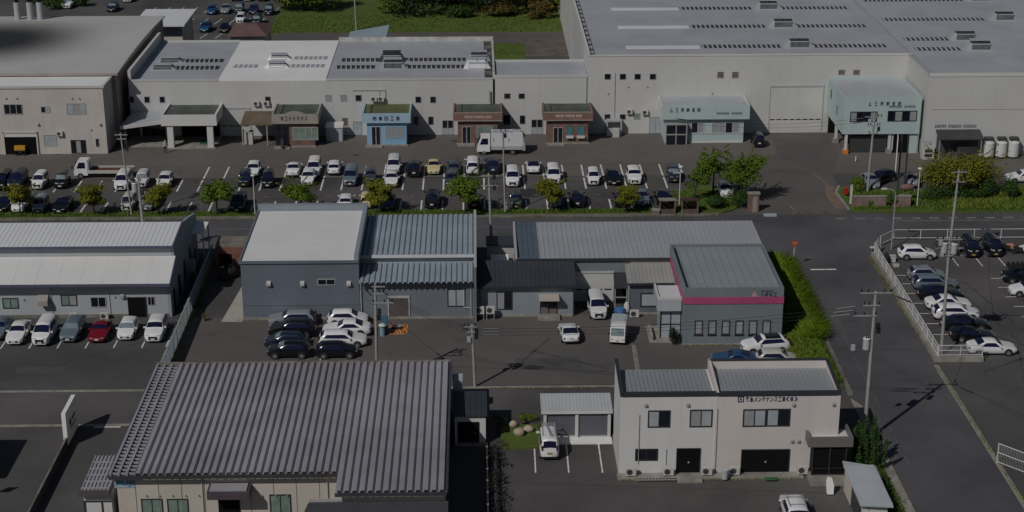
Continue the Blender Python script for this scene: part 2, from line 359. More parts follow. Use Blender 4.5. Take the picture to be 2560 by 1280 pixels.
# manholes and repair patches
for k,(px,py,r,m) in enumerate([(1138,352,.55,'asph_lot'),(1320,452,.0,'asph_lot'),(1440,350,.35,'asph_lot'),(890,388,.4,'asph_lot'),(145,385,.4,'asph_lot'),(2105,490,.4,'asph_lot')]):
    if r: 
        g = G(px,py); mb = MB(); mb.cyl((g.x,g.y,.002),(g.x,g.y,.02),r,n=16); props(mb.build('manhole_cover', T['metal_dk']), kind='structure')
g = G(1326,482); sheet('asphalt_patch', [(g.x+1.3*math.cos(t/10*6.283)*1.5, g.y+1.9*math.sin(t/10*6.283)) for t in range(10)], Z3, mat('fresh_asphalt', (.035,.036,.04), .9, var=.2))
# ================================================================== BUILDING KIT
def wallbox(par, name, m, x0, x1, y0, y1, z1, z0=0): return MB().box(x0,y0,z0,x1,y1,z1).build(name, m, par)
def parapet(par, m, x0, x1, y0, y1, z0, z1, t=.22, sides='fblr', name='parapet'):
    mb = MB()
    if 'f' in sides: mb.box(x0,y0,z0,x1,y0+t,z1)
    if 'b' in sides: mb.box(x0,y1-t,z0,x1,y1,z1)
    ya = y0+t if 'f' in sides else y0; yb = y1-t if 'b' in sides else y1
    if 'l' in sides: mb.box(x0,ya,z0,x0+t,yb,z1)
    if 'r' in sides: mb.box(x1-t,ya,z0,x1,yb,z1)
    return mb.build(name, m, par)
def win(par, Y, p0x, p0y, p1x, p1y, panes=('glass','glass'), frame='frame_dk', fw=.07, name='window', hm=False, sill=None, proud=.05):
    a, b = V(p0x,p0y,Y), V(p1x,p1y,Y); x0, x1, z1, z0 = a.x, b.x, a.z, b.z
    n = len(panes); mb = MB(); ya, yb = Y-proud, Y+.01
    mb.box(x0,ya,z1-fw,x1,yb,z1).box(x0,ya,z0,x1,yb,z0+fw).box(x0,ya,z0+fw,x0+fw,yb,z1-fw).box(x1-fw,ya,z0+fw,x1,yb,z1-fw)
    for i in range(1,n):
        x = x0+(x1-x0)*i/n; mb.box(x-fw*.4,ya+.006,z0+fw,x+fw*.4,yb,z1-fw)
    if hm: mb.box(x0+fw,ya+.009,z0+(z1-z0)*.48-.03,x1-fw,yb,z0+(z1-z0)*.48+.03)
    f = mb.build(name, T[frame], par)
    for key in dict.fromkeys(panes):
        g = MB()
        for i in range(n):
            if panes[i] == key: g.box(x0+(x1-x0)*i/n+fw*.41,Y-.018,z0+fw,x0+(x1-x0)*(i+1)/n-fw*.41,Y+.008,z1-fw)
        g.build('pane', T[key], f)
    if sill: MB().box(x0-.06,Y-.12,z0-.07,x1+.06,Y+.01,z0-.002).build('sill', T[sill], f)
    return f
def sidewin(par, X, y0, y1, z0, z1, glass='glass', frame='frame_dk', s=1):
    f = MB().box(X,y0,z0,X+.05*s,y1,z0+.07).box(X,y0,z1-.07,X+.05*s,y1,z1).box(X,y0,z0+.07,X+.05*s,y0+.07,z1-.07).box(X,y1-.07,z0+.07,X+.05*s,y1,z1-.07).build('window', T[frame], par)
    MB().box(X-.01*s,y0+.07,z0+.07,X+.02*s,y1-.07,z1-.07).build('pane', T[glass], f); return f
def shutter(par, Y, p0x, p0y, p1x, p1y, m='shutter', pitch=.22, slot=None, name='shutter_door', frame='trim_lt'):
    a, b = V(p0x,p0y,Y), V(p1x,p1y,Y); x0, x1, z1, z0 = a.x, b.x, a.z, max(.01,b.z)
    mb = MB(); n = max(2,int((z1-z0)/pitch)); h = (z1-z0)/n
    for i in range(n):
        mb.hexa([(x0,Y-.015,z0+i*h),(x1,Y-.015,z0+i*h),(x1,Y+.01,z0+i*h),(x0,Y+.01,z0+i*h)],
                [(x0,Y-.05,z0+(i+.93)*h),(x1,Y-.05,z0+(i+.93)*h),(x1,Y+.01,z0+(i+.93)*h),(x0,Y+.01,z0+(i+.93)*h)])
    d = mb.build(name, T[m], par)
    MB().box(x0-.12,Y-.09,z0,x0-.002,Y+.01,z1).box(x1+.002,Y-.09,z0,x1+.12,Y+.01,z1).box(x0-.12,Y-.12,z1+.002,x1+.12,Y+.01,z1+.22).build('frame', T[frame], d)
    if slot:
        s = MB(); zz = z0+(z1-z0)*slot[0]; k = slot[1]
        for i in range(k): s.box(x0+(x1-x0)*(i+.12)/k,Y-.056,zz-.07,x0+(x1-x0)*(i+.88)/k,Y-.03,zz+.07)
        s.build('slot_window', T['black'], d)
    return d
def door(par, Y, p0x, p0y, p1x, p1y, leafs=2, m='glass', frame='frame_dk', lower=None, handle=True):
    a, b = V(p0x,p0y,Y), V(p1x,p1y,Y); x0, x1, z1, z0 = a.x, b.x, a.z, max(.05,b.z); fw = .08
    mb = MB().box(x0,Y-.07,z1-fw,x1,Y+.01,z1).box(x0,Y-.07,z0,x0+fw,Y+.01,z1-fw).box(x1-fw,Y-.07,z0,x1,Y+.01,z1-fw)
    for i in range(1,leafs): x = x0+(x1-x0)*i/leafs; mb.box(x-.05,Y-.065,z0,x+.05,Y+.01,z1-fw)
    d = mb.build('door', T[frame], par)
    zc = z0+(z1-z0)*.45 if lower else z0
    MB().box(x0+fw,Y-.03,zc,x1-fw,Y+.005,z1-fw).build('pane', T[m], d)
    if lower: MB().box(x0+fw,Y-.035,z0,x1-fw,Y+.005,zc-.004).build('kick_panel', T[lower], d)
    if handle: MB().box((x0+x1)/2-.11,Y-.1,z0+.85,(x0+x1)/2-.07,Y-.04,z0+1.2).build('handle', T['metal'], d)
    return d
def ribroof(par, m, x0, x1, y0, z0, y1, z1, pitch=.45, rw=.07, rh=.06, th=.12, name='roof', skip=None):
    """sheet sloping from (y0,z0) at the front to (y1,z1) at the back, with standing seams running up the slope"""
    mb = MB().hexa([(x0,y0,z0-th),(x1,y0,z0-th),(x1,y1,z1-th),(x0,y1,z1-th)], [(x0,y0,z0),(x1,y0,z0),(x1,y1,z1),(x0,y1,z1)])
    n = int((x1-x0)/pitch)
    for i in range(n+1):
        x = x0+.03+(x1-x0-.06-rw)*i/n
        mb.hexa([(x,y0-.004,z0-.02),(x+rw,y0-.004,z0-.02),(x+rw,y1+.004,z1-.02),(x,y1+.004,z1-.02)], [(x,y0-.004,z0+rh),(x+rw,y0-.004,z0+rh),(x+rw,y1+.004,z1+rh),(x,y1+.004,z1+rh)])
    return mb.build(name, m, par)
def foldroof(par, m, x0, x1, y0, z0, y1, z1, pitch=.55, top=.28, h=.17, name='roof', lip=0):
    """folded-plate roof: trapezoid corrugations as one thin sheet with thickness"""
    n = max(1,int(round((x1-x0)/pitch))); p = (x1-x0)/n; prof = []
    for i in range(n):
        x = x0+i*p; s = (p-top)*.36; bot = p-top-2*s
        prof += [(x,0),(x+bot/2,0),(x+bot/2+s,h),(x+bot/2+s+top,h),(x+bot/2+2*s+top,0)]
    prof.append((x1,0)); mb = MB(); k = len(prof); th = .03
    vs = [(x,y0,z0+z) for x,z in prof]+[(x,y1,z1+z) for x,z in prof]+[(x,y0,z0+z-th) for x,z in prof]+[(x,y1,z1+z-th) for x,z in prof]
    fs = []
    for i in range(k-1):
        fs += [(i,i+1,k+i+1,k+i),(2*k+i+1,2*k+i,3*k+i,3*k+i+1),(i+1,i,2*k+i,2*k+i+1),(k+i,k+i+1,3*k+i+1,3*k+i)]
    mb.add(vs, fs); return mb.build(name, m, par)
def lettering(par, txt, Y, p0x, p0y, p1x, p1y, m='ink', name='lettering', spread=None, bold=.0):
    a, b = V(p0x,p0y,Y), V(p1x,p1y,Y); x0, x1, z1, z0 = a.x, b.x, a.z, b.z
    chars = [txt] if spread is None else list(txt)
    me = None; mb = MB()
    for i, ch in enumerate(chars):
        cu = bpy.data.curves.new('lettering_curve', 'FONT'); cu.body = ch; cu.resolution_u = 2; cu.offset = bold
        o = bpy.data.objects.new('lettering_curve', cu); C.collection.objects.link(o)
        dg = bpy.context.evaluated_depsgraph_get(); dg.update(); me = o.evaluated_get(dg).to_mesh()
        vs = [v.co.copy() for v in me.vertices]; fs = [tuple(p.vertices) for p in me.polygons]
        o.evaluated_get(dg).to_mesh_clear(); bpy.data.objects.remove(o); bpy.data.curves.remove(cu)
        if not vs: continue
        mnx = min(v.x for v in vs); mxx = max(v.x for v in vs); mny = min(v.y for v in vs); mxy = max(v.y for v in vs)
        if spread is None: X0, X1 = x0, x1
        else:
            cw = (x1-x0)/len(chars); X0 = x0+cw*i+cw*(1-spread)/2; X1 = X0+cw*spread
        mb.add([(X0+(v.x-mnx)/max(1e-6,mxx-mnx)*(X1-X0), Y-.035, z0+(v.y-mny)/max(1e-6,mxy-mny)*(z1-z0)) for v in vs], fs)
    return mb.build(name, T[m], par) if mb.v else None
def marks(par, Y, p0x, p0y, p1x, p1y, n, m, seed):
    """a line of sign writing too small to read in the photo: close-set strokes"""
    a, b = V(p0x,p0y,Y), V(p1x,p1y,Y); r = random.Random(seed); mb = MB(); w = (b.x-a.x)/n; h = a.z-b.z
    for i in range(n):
        if i % 9 == 7: continue
        x = a.x+w*i; y = Y-.03
        for z in (r.uniform(0,.25), r.uniform(.35,.6), r.uniform(.75,.9)): mb.box(x+w*.1,y,b.z+h*z,x+w*r.uniform(.65,.9),Y,b.z+h*(z+.13))
        k = r.uniform(.3,.7); mb.box(x+w*k,y-.002,b.z+h*.05,x+w*(k+.14),Y,b.z+h*.98)
    return mb.build('lettering', T[m], par)
def downpipe(par, x, Y, z0, z1, m='trim_lt', r=.05): return MB().cyl((x,Y-r-.03,z0),(x,Y-r-.03,z1),r,n=8).build('downpipe', T[m], par)
def hood(par, Y, px, py, s=.35, m='frame_lt'):
    a = V(px,py,Y); return MB().prism([(Y+.01,a.z+s*.6),(Y-s*.75,a.z+.05),(Y-s*.75,a.z-s*.45),(Y-s*.5,a.z-s*.45),(Y+.01,a.z-s*.1)],0,a.x-s/2,a.x+s/2).build('vent_hood', T[m], par)
def pipe_cap(par, Y, px, py, r=.1, m='frame_lt'):
    a = V(px,py,Y); return MB().cyl((a.x,Y+.01,a.z),(a.x,Y-.16,a.z-.04),r,n=8).build('vent_cap', T[m], par)
def ac_unit(x, y, z, label, group='air conditioner outdoor units', w=.8, h=.62, d=.3, stand=0., m='ac'):
    t = thing('air_conditioner', label, 'air conditioner', (x,y,z), group)
    MB().box(x-w/2,y,z+stand,x+w/2,y+d,z+stand+h).build('casing', T[m], t)
    MB().cyl((x-w*.12,y+.01,z+stand+h/2),(x-w*.12,y-.02,z+stand+h/2),h*.38,n=14).build('fan_grille', T['metal_dk'], t)
    mb = MB()
    if stand:
        for sx in (-1,1):
            for yy in (y+.03,y+d-.03): mb.box(x+sx*(w/2-.06)-.03,yy-.03,z,x+sx*(w/2-.06)+.03,yy+.03,z+stand)
        mb.box(x-w/2,y+.001,z+stand-.06,x+w/2,y+d-.001,z+stand-.002)
    else: mb.box(x-w/2+.05,y+.02,z-.08,x-w/2+.15,y+d-.02,z-.001).box(x+w/2-.15,y+.02,z-.08,x+w/2-.05,y+d-.02,z-.001)
    mb.build('stand', T['metal'], t); return t
def base_strip(par, m, x0, x1, Y, h=.3, d=.06): return MB().box(x0,Y-d,0,x1,Y+.01,h).build('plinth', T[m], par)

# ================================================================== FAR ROW: the factory terrace
# ---- beige hall, far left
t = thing('beige_hall', 'long beige two-storey hall with a wide stained grey roof, at the far left', 'building', (-63,235,0))
wallbox(t,'front_wall',T['beige'],-90,-48.9,215.3,221.0,8.95)
parapet(t,T['beige'],-90,-48.7,215.18,220.7,8.95,9.22,.3,'fr')
MB().box(-90,215.48,8.95,-49.0,220.75,9.16).build('terrace_roof', T['roof_white'], t)
wallbox(t,'hall_wall',T['tan'],-90,-48.3,221.01,257.5,9.4)
ym, n = 239.4, 14
prof = [(220.8+i*(258-220.8)/n, 9.55+.45*(1-((220.8+i*(258-220.8)/n-ym)/18.6)**2)) for i in range(n+1)]
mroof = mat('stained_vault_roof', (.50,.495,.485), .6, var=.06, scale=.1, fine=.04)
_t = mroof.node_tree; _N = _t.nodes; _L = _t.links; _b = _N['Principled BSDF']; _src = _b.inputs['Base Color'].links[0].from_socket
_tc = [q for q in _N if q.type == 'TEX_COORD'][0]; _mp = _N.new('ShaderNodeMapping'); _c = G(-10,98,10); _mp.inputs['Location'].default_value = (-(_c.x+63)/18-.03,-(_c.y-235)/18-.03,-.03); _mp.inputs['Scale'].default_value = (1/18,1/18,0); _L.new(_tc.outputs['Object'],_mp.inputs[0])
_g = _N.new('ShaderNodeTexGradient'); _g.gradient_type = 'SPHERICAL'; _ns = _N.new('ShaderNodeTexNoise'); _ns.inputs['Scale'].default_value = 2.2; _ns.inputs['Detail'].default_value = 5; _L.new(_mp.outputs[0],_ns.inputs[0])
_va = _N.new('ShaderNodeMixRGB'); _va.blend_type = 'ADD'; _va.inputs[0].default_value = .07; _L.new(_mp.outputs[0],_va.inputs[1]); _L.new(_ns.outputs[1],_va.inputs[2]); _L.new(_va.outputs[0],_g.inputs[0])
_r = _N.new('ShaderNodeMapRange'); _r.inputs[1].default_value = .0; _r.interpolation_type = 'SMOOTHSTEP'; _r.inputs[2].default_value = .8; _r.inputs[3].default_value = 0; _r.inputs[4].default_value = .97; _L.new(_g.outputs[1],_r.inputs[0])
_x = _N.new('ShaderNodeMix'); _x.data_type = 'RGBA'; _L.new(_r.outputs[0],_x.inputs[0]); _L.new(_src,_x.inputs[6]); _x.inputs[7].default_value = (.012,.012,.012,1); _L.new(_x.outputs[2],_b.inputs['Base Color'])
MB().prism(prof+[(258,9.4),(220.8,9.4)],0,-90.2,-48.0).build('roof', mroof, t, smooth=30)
MB().box(-90.2,220.62,9.3,-47.98,220.79,9.6).build('gutter', mat('pinkish_gutter', (.36,.30,.28), .7), t)
for a in ((8,260,58,286),(165,258,216,286)): win(t,215.3,*a,('glass','glass','glass') if a[0] < 100 else ('glass_lt','glass_blind','glass_lt'),'frame_lt',.1)
win(t,215.3,101,266,126,282,('glass','glass_lt'),'frame_lt',.08)
win(t,215.3,108,337,143,365,('glass_lt',),'frame_lt',.08,hm=True)
win(t,215.3,238,346,249,367,('glass',),'frame_lt',.06)
win(t,215.3,-30,330,-2,385,('glass_blind',),'frame_lt',.08)
win(t,215.3,176,350,217,383,('glass','glass_blind','glass'),'frame_dk',.08,name='entrance_window')
a, b = V(10,333,215.3), V(95,385,215.3)
d = MB().box(a.x,215.24,.02,b.x,215.32,b.z+a.z).build('garage_opening', T['void'], t)
MB().box(a.x,215.2,a.z-.5,b.x,215.31,a.z+.0).build('rolled_shutter', T['shutter'], d)
MB().box(a.x-.2,215.12,0,a.x-.003,215.32,a.z+.15).box(b.x+.003,215.12,0,b.x+.2,215.32,a.z+.15).box(a.x-.2,215.12,a.z+.003,b.x+.2,215.32,a.z+.2).build('frame', T['beige'], d)
for px in (15,42,180,198,228): pipe_cap(t,215.3,px,245 if px < 210 else 324,.1)
for px in (95,250): hood(t,215.3,px,310,.3)
pc = V(52,365,215.3)
t2 = thing('yellow_cart', 'yellow cart inside the dark garage opening of the beige hall', 'cart', (pc.x,214.9,0))
MB().box(pc.x-.7,214.55,.75,pc.x+.7,215.1,1.3).build('body', mat('yellow_paint',(.55,.28,.02),.5), t2)
MB().cyl((pc.x-.45,214.6,.3),(pc.x-.45,215.0,.3),.3,n=12).cyl((pc.x+.45,214.6,.3),(pc.x+.45,215.0,.3),.3,n=12).box(pc.x-.65,214.6,.3,pc.x+.65,215.05,.73).build('wheel', T['black'], t2)
ac_unit(V(150,334,215.3).x,214.95,2.55,'grey outdoor unit on the wall of the beige hall')
# rear annex of the beige hall
t = thing('rear_annex', 'small annex with a pale flat roof behind the beige hall', 'building', (-50,268,0))
wallbox(t,'wall',T['beige'],-53.6,-46.6,264,274.4,6.9)
MB().box(-54.2,262.3,6.9,-45.9,274.8,7.15).build('roof', T['roof_offw'], t)
win(t,264,415,72,455,88,('glass_lt','glass_lt'),'frame_lt')
# ---- long white factory (left block)
t = thing('white_factory', 'long low white factory with a grey roof, white roof section and ridge skylights', 'building', (-22,235,0))
wallbox(t,'wall',T['white_fac'],-47.2,2.3,223.5,247.2,7.75)
MB().box(-46.8,223.7,7.75,-35.0,247.0,7.87).build('roof', T['roof_grey'], t)
MB().box(-34.98,223.52,7.75,-20.4,247.2,7.97).build('white_roof', T['roof_white'], t)
MB().box(-20.38,223.7,7.75,1.2,247.0,7.87).build('roof', T['roof_grey'], t)
parapet(t,T['white_fac'],-46.79,-35.0,223.45,247.25,7.75,8.0,.2,'f'); parapet(t,T['white_fac'],-20.38,2.3,223.45,247.25,7.75,8.0,.2,'f')
MB().box(-47.2,223.47,7.75,-46.8,247.2,9.3).build('parapet', T['white_fac'], t)
MB().box(-46.8,247.0,7.75,-35,247.25,8.1).build('parapet', T['white_fac'], t); MB().box(-20.38,247.0,7.75,2.6,247.25,8.45).box(2.3,223.7,7.75,2.6,246.99,8.45).build('parapet', mat('mouldy_parapet',(.55,.55,.54),.8,var=.3,scale=.5,streak=.4), t)
MB().box(1.2,223.7,7.7,2.3,247.0,7.78).build('gutter', T['metal_dk'], t)
for y in (226,230,234,238,242): MB().box(1.3,y,7.79,2.2,y+1.6,7.9).build('gutter_cover', T['conc_dirty'], t)
T['louvre_dark'] = mat('dark_louvre', (.045,.04,.042), .7, var=.2)
def skylight_row(par, x0, x1, y, z, pitch=.68, m='roof_grey', w=.22, d=2.0, h=.26):
    """a row of close-set ribs over a dark ventilation slot"""
    mb = MB(); n = max(1,int((x1-x0)/pitch))
    for i in range(n):
        x = x0+i*pitch
        mb.hexa([(x,y,z),(x+w,y,z),(x+w,y+d,z),(x,y+d,z)],[(x+.03,y+.25,z+h*.6),(x+w-.03,y+.25,z+h*.6),(x+w-.03,y+d-.2,z+h),(x+.03,y+d-.2,z+h)])
    MB().box(x0-.05,y+.04,z-.01,x0+n*pitch,y+d-.04,z+.05).build('slot', T['roof_mid'] if m == 'roof_white' else T['louvre_dark'], par)
    return mb.build('skylight_row', T[m], par)
T['vent_glass'] = mat('vent_louvre_glass',(.13,.145,.145),.35,var=.3,scale=1.5)
def roof_vent(par, x, y, z, w=3.6, m='roof_mid', top='metal_dk', louv=True, h=1.35):
    """ridge ventilator: louvred box with a dark cap between two sloping end frames"""
    o = MB().box(x-w*.40,y+.1,z,x+w*.40,y+1.5,z+h*.72).build('roof_vent', T['vent_glass'] if m == 'roof_mid' else T[m], par)
    for s in (-1,1):
        MB().hexa([(x+s*w*.40,y+.05,z),(x+s*w*.66,y+.2,z),(x+s*w*.66,y+1.4,z),(x+s*w*.40,y+1.55,z)][::s],[(x+s*w*.40,y+.05,z+h*.74),(x+s*w*.44,y+.2,z+h*.74),(x+s*w*.44,y+1.4,z+h*.74),(x+s*w*.40,y+1.55,z+h*.74)][::s]).build('end_frame', T[m], o)
    MB().box(x-w*.42,y+.02,z,x+w*.42,y+.099,z+.12).box(x-w*.42,y+.02,z+h*.62,x+w*.42,y+.099,z+h*.72).build('rail', T['roof_grey'], o)
    MB().box(x-w*.38,y+.3,z+h*.74,x-w*.02,y+1.3,z+h).build('louvre', T[top], o); MB().box(x+w*.02,y+.3,z+h*.74,x+w*.38,y+1.3,z+h).build('louvre', T[top], o)
    MB().box(x-w*.43,y+.2,z+h+.002,x+w*.43,y+1.45,z+h+.07).build('vent_cap', T['roof_grey'] if m != 'metal_dk' else T['metal_dk'], o)
    return o
zr = 7.87
for (ya, xs) in ((229.6,((-36.6-6.8,-35.2),(-19.6,-14.0),(-10.4,-1.0))),(233.9,((-43.0,-35.2),(-19.2,-13.6),(-9.6,-.6)))):
    for i,(xa,xb) in enumerate(xs): skylight_row(t,max(xa,-42.0) if i == 0 else xa,xb,ya,zr,m='roof_mid')
roof_vent(t,-43.6,229.2,zr,3.0,h=.7); roof_vent(t,-43.3,233.4,zr,3.0,h=.7)
roof_vent(t,-11.9,233.5,zr,3.0,m='metal_dk',top='metal_dk'); roof_vent(t,-11.6,229.2,zr,3.0)
roof_vent(t,.4,233.5,zr,2.7); roof_vent(t,.2,229.1,zr,2.9,m='roof_offw',top='roof_offw')
roof_vent(t,-27.8,229.8,7.97,2.6,m='roof_white',top='trim_navy',h=.7); roof_vent(t,-28.0,234.6,7.97,2.6,m='roof_white',top='trim_navy',h=.7)
skylight_row(t,-26.0,-21.2,230.0,7.97,m='roof_white',h=.1); skylight_row(t,-26.0,-21.2,234.8,7.97,m='roof_white',h=.12); skylight_row(t,-34,-30.5,230.0,7.97,m='roof_white',h=.1)
for px in (321,360,398,662,1038,1075): win(t,223.5,px,241,px+15,257,('glass',),'frame_lt',.05)
for px in (813,851,888): win(t,223.5,px,237,px+16,253,('glass_blind',) if px < 880 else ('glass',),'frame_lt',.05)
for px in (1033,1070): win(t,223.5,px,291,px+14,312,('glass',),'frame_lt',.05)
for px in (1260,1296): win(t,223.5,px,233,px+16,247,('glass',),'frame_lt',.05)
for px in (1258,): win(t,223.5,px,287,px+18,312,('glass',),'frame_lt',.05)
win(t,223.5,855,294,870,315,('glass_brown',),'frame_lt',.06); win(t,223.5,1299,288,1313,310,('glass',),'frame_lt',.05)
shutter(t,223.5,549,272,626,338,'shutter',.3,(.36,4))
door(t,223.5,882,303,905,345,1,'glass_lt','frame_lt','fence_blue'); door(t,223.5,1105,300,1134,344,2,'glass','frame_lt','glass_lt'); door(t,223.5,1328,298,1357,343,2,'glass','frame_lt','glass_lt')
win(t,223.5,355,312,415,352,('glass','glass','glass'),'metal_dk',.1,hm=True,name='entrance_window')
MB().box(V(305,325,223.5).x,223.42,0,V(350,325,223.5).x,223.52,3.0).build('dark_panel', T['metal_dk'], t)
a = V(1005,240,223.3); MB().tube([(V(880,226,223.3).x,223.38,V(880,226,223.3).z),(V(963,226,223.3).x,223.38,V(880,226,223.3).z),(V(963,226,223.3).x,223.38,4.9)],.035).tube([(V(948,226,223.3).x-1.0+1,223.36,V(880,226,223.3).z),(V(948,226,223.3).x,223.36,4.9)],.03).build('conduit', T['metal'], t)
MB().cyl((V(1224,230,223.2).x,223.2,4.6),(V(1224,230,223.2).x,223.2,6.3),.1,n=8).build('flue', T['metal'], t)
for px in (630,655): ac_unit(V(px+12,270,223.5).x,223.1,4.35,'beige outdoor unit on the factory wall over the tan office canopy',group='twin outdoor units by the tan office')
for px in (930,948): ac_unit(V(px+5,250,223.5).x,222.9,4.95,'pale outdoor unit mounted above the mossy roof of the blue office',group='twin outdoor units over the blue office')
# lower block between the two factories
t = thing('link_block', 'lower white link block with a parapet between the two factories', 'building', (9,230,0))
wallbox(t,'wall',T['white_fac'],2.602,15.28,223.5,232.6,8.0)
MB().box(2.75,223.7,8.0,15.2,232.4,8.08).build('roof', T['roof_grey'], t)
parapet(t,T['white_fac'],2.602,15.28,223.45,232.7,8.0,8.35,.22,'fb')
for px in (1260,1296): pass
downpipe(t,15.1,223.5,0,8,'metal')
# ---- big white factory (right block)
t = thing('big_factory', 'huge white factory with a broad grey roof and long rows of ridge skylights', 'building', (45,250,0))
wallbox(t,'wall',T['white_fac'],15.3,59.6,223.52,330,10.9)
MB().box(16.3,223.7,10.9,59.4,330,11.02).build('roof', T['roof_grey'], t)
MB().box(15.56,223.46,10.9,59.6,223.7,11.1).build('parapet', T['white'], t); MB().box(15.3,223.46,10.9,15.55,330,11.35).build('parapet', T['white'], t)
MB().box(15.55,224,10.86,16.3,330,10.94).build('gutter', T['metal_dk'], t)
[MB().box(15.6,y,10.95,16.2,y+1.7,11.0).build('gutter_cover', T['roof_mid'], t) for y in range(225,328,3)]
wallbox(t,'wing_wall',T['white_fac'],59.602,115,212.0,330,10.95)
MB().box(59.62,212.2,10.95,115,330,11.07).build('roof', T['roof_grey'], t)
MB().box(58.95,212.0,10.95,59.6,330,11.07).build('roof_joint', T['roof_mid'], t)
MB().box(58.95,211.94,10.7,115,212.2,11.13).build('parapet', T['white'], t)
MB().box(58.95,212.0,0,59.6,223.5,10.94).build('corner_wall', T['white_fac'], t)
MB().box(59.6,211.95,6.3,115,212.0,6.36).build('seam', T['trim_lt'], t)
zr = 11.02
for y in (227.4,240.4,253.4,266.5):
    MB().box(20.8,y,zr,31.1,y+1.7,zr+.06).build('white_roof_strip', T['roof_offw'], t)
    skylight_row(t,31.4,42.8,y+.2,zr,m='roof_grey'); skylight_row(t,46.8,57.5,y+.2,zr,m='roof_grey'); roof_vent(t,44.8,y-.1,zr,3.2)
for (y,xa,xb,xv) in ((225.2,60.6,66.8,69.4),(231.4,60.6,66.8,69.0),(244.6,60.6,76.0,78.5),(259.0,60.6,76.5,79.0)):
    skylight_row(t,xa,xb,y,zr+.05,m='roof_grey'); roof_vent(t,xv,y-.2,zr+.05,3.2)
for px in (1511,1549,1586,1624): win(t,223.52,px,184,px+16,199,('glass',),'frame_lt',.06)
for px in (1793,1830): win(t,223.52,px,179,px+16,195,('glass_brown',),'frame_lt',.06)
for px in (2096,2133): win(t,223.52,px,174,px+16,187,('glass_brown',),'frame_lt',.06)
for px in (1511,1549): win(t,223.52,px,285,px+15,299,('glass',),'frame_lt',.06)
win(t,223.52,1585,283,1600,298,('glass_green',),'frame_lt',.06)
sh = shutter(t,223.52,1927,217,2051,325,'shutter',.42,(.25,8))
door(t,223.52,1623,292,1652,336,2,'glass_lt','frame_lt','glass_lt')
for px,pz in ((1538,182),): MB().cyl((V(px,200,223.4).x,223.45,0),(V(px,200,223.4).x,223.45,8.6),.035,n=6).build('conduit', T['metal'], t)
for px,py in ((1570,216),(1618,216),(1520,233),(1780,232)): pipe_cap(t,223.52,px,py,.09)
marks(t,212.0,2337,312,2445,319,26,'ink',3)
ac_unit(V(1573,296,223.5).x,223.1,2.9,'wall mounted outdoor unit left of the green window',w=.8); ac_unit(V(1612,297,223.5).x,223.1,2.8,'wall mounted outdoor unit right of the green window',w=.8)
t2 = thing('boiler_cabinet', 'grey steel cabinet standing against the big factory wall beside the red office', 'cabinet', (V(1538,330,222).x,222.5,0))
x = V(1535,330,222).x
MB().box(x-1.0,222.3,0,x+1.1,223.4,2.2).build('casing', T['grey_box'], t2); MB().box(x-.85,222.25,1.2,x+.85,222.31,2.0).build('grille', T['metal_dk'], t2)
MB().box(x-.2,221.6,0,x+.7,222.28,1.2).build('lower_box', T['ac'], t2)

# ---- front offices (each its own thing)
def office(name, label, x0, x1, yf, zt, wall, band, roof, px, bx=.6, roofrim=None, zb=3.3, yb=223.49):
    """a one-storey office: set-back wall under a deep fascia band, flat roof inside a low rim"""
    t = thing(name, label, 'office', ((x0+x1)/2,(yf+yb)/2,0), 'small offices along the factory front')
    wallbox(t,'wall',T[wall],x0+bx,x1-bx,yf+.45,yb,zb+.02,0)
    MB().box(x0,yf,zb,x1,yf+.25,zt).build('fascia', T[band], t)
    MB().box(x0,yf+.25,zb,x0+.22,yb,zt).box(x1-.22,yf+.25,zb,x1,yb,zt).build('side_fascia', T[roofrim or band], t)
    MB().box(x0+.22,yf+.25,zb+.3,x1-.22,yb,zt-.16).build('roof', T[roof], t)
    MB().box(x0+1.0,yf+1.0,zt-.158,x0+1.16,yb-.3,zt-.03).build('roof_curb', T['metal_dk'], t)
    MB().box(x0+bx-.2,yf+.1,0,x1-bx+.2,yf+.44,.15).build('step', T['conc'], t)
    return t
# white porch on the left
t = thing('white_porch', 'white drive-through porch with two square pillars and a dark flat roof', 'porch', (-38.2,220,0))
MB().box(-42,217.3,3.2,-34.6,217.65,4.65).box(-42,217.65,3.2,-41.7,223.45,4.65).box(-34.9,217.65,3.2,-34.6,223.45,4.65).build('fascia', T['white'], t)
MB().box(-41.7,217.65,3.6,-34.9,223.45,4.45).build('roof', T['roof_bitumen'], t)
MB().box(-41.3,217.5,0,-40.5,218.3,3.19).build('pillar', T['white'], t); MB().box(-36.0,217.5,0,-35.2,218.3,3.19).build('pillar', T['white'], t)
MB().box(-41.6,217.2,0,-34.9,223.4,.12).build('floor_slab', T['conc'], t)
MB().box(-40.3,222.9,.12,-35.2,223.4,3.2).build('dark_doorway', T['void'], t)
MB().box(-37.4,219.0,.121,-36.2,221.5,.14).build('green_mat', mat('green_mat',(.03,.12,.06),.9), t)
t = thing('entrance_canopy', 'sloping grey entrance canopy left of the white porch', 'canopy', (-45,221,0))
MB().hexa([(-47.5,217.6,2.85),(-42.05,218.6,3.3),(-42.05,223.45,3.4),(-46.8,223.45,3.2)],[(-47.5,217.6,3.1),(-42.05,218.6,3.55),(-42.05,223.45,3.75),(-46.8,223.45,3.6)]).build('roof', T['roof_grey'], t)
MB().hexa([(-47.5,217.45,2.7),(-42.05,218.45,3.15),(-42.05,218.59,3.15),(-47.5,217.59,2.7)],[(-47.5,217.45,3.15),(-42.05,218.45,3.6),(-42.05,218.59,3.6),(-47.5,217.59,3.15)]).build('fascia', T['white'], t)
MB().cyl((-47.0,218.2,0),(-47.0,218.2,2.8),.08,n=8).build('post', T['metal'], t)
MB().box(-47.4,218.2,0,-42,223.4,.15).build('floor_slab', T['conc'], t)
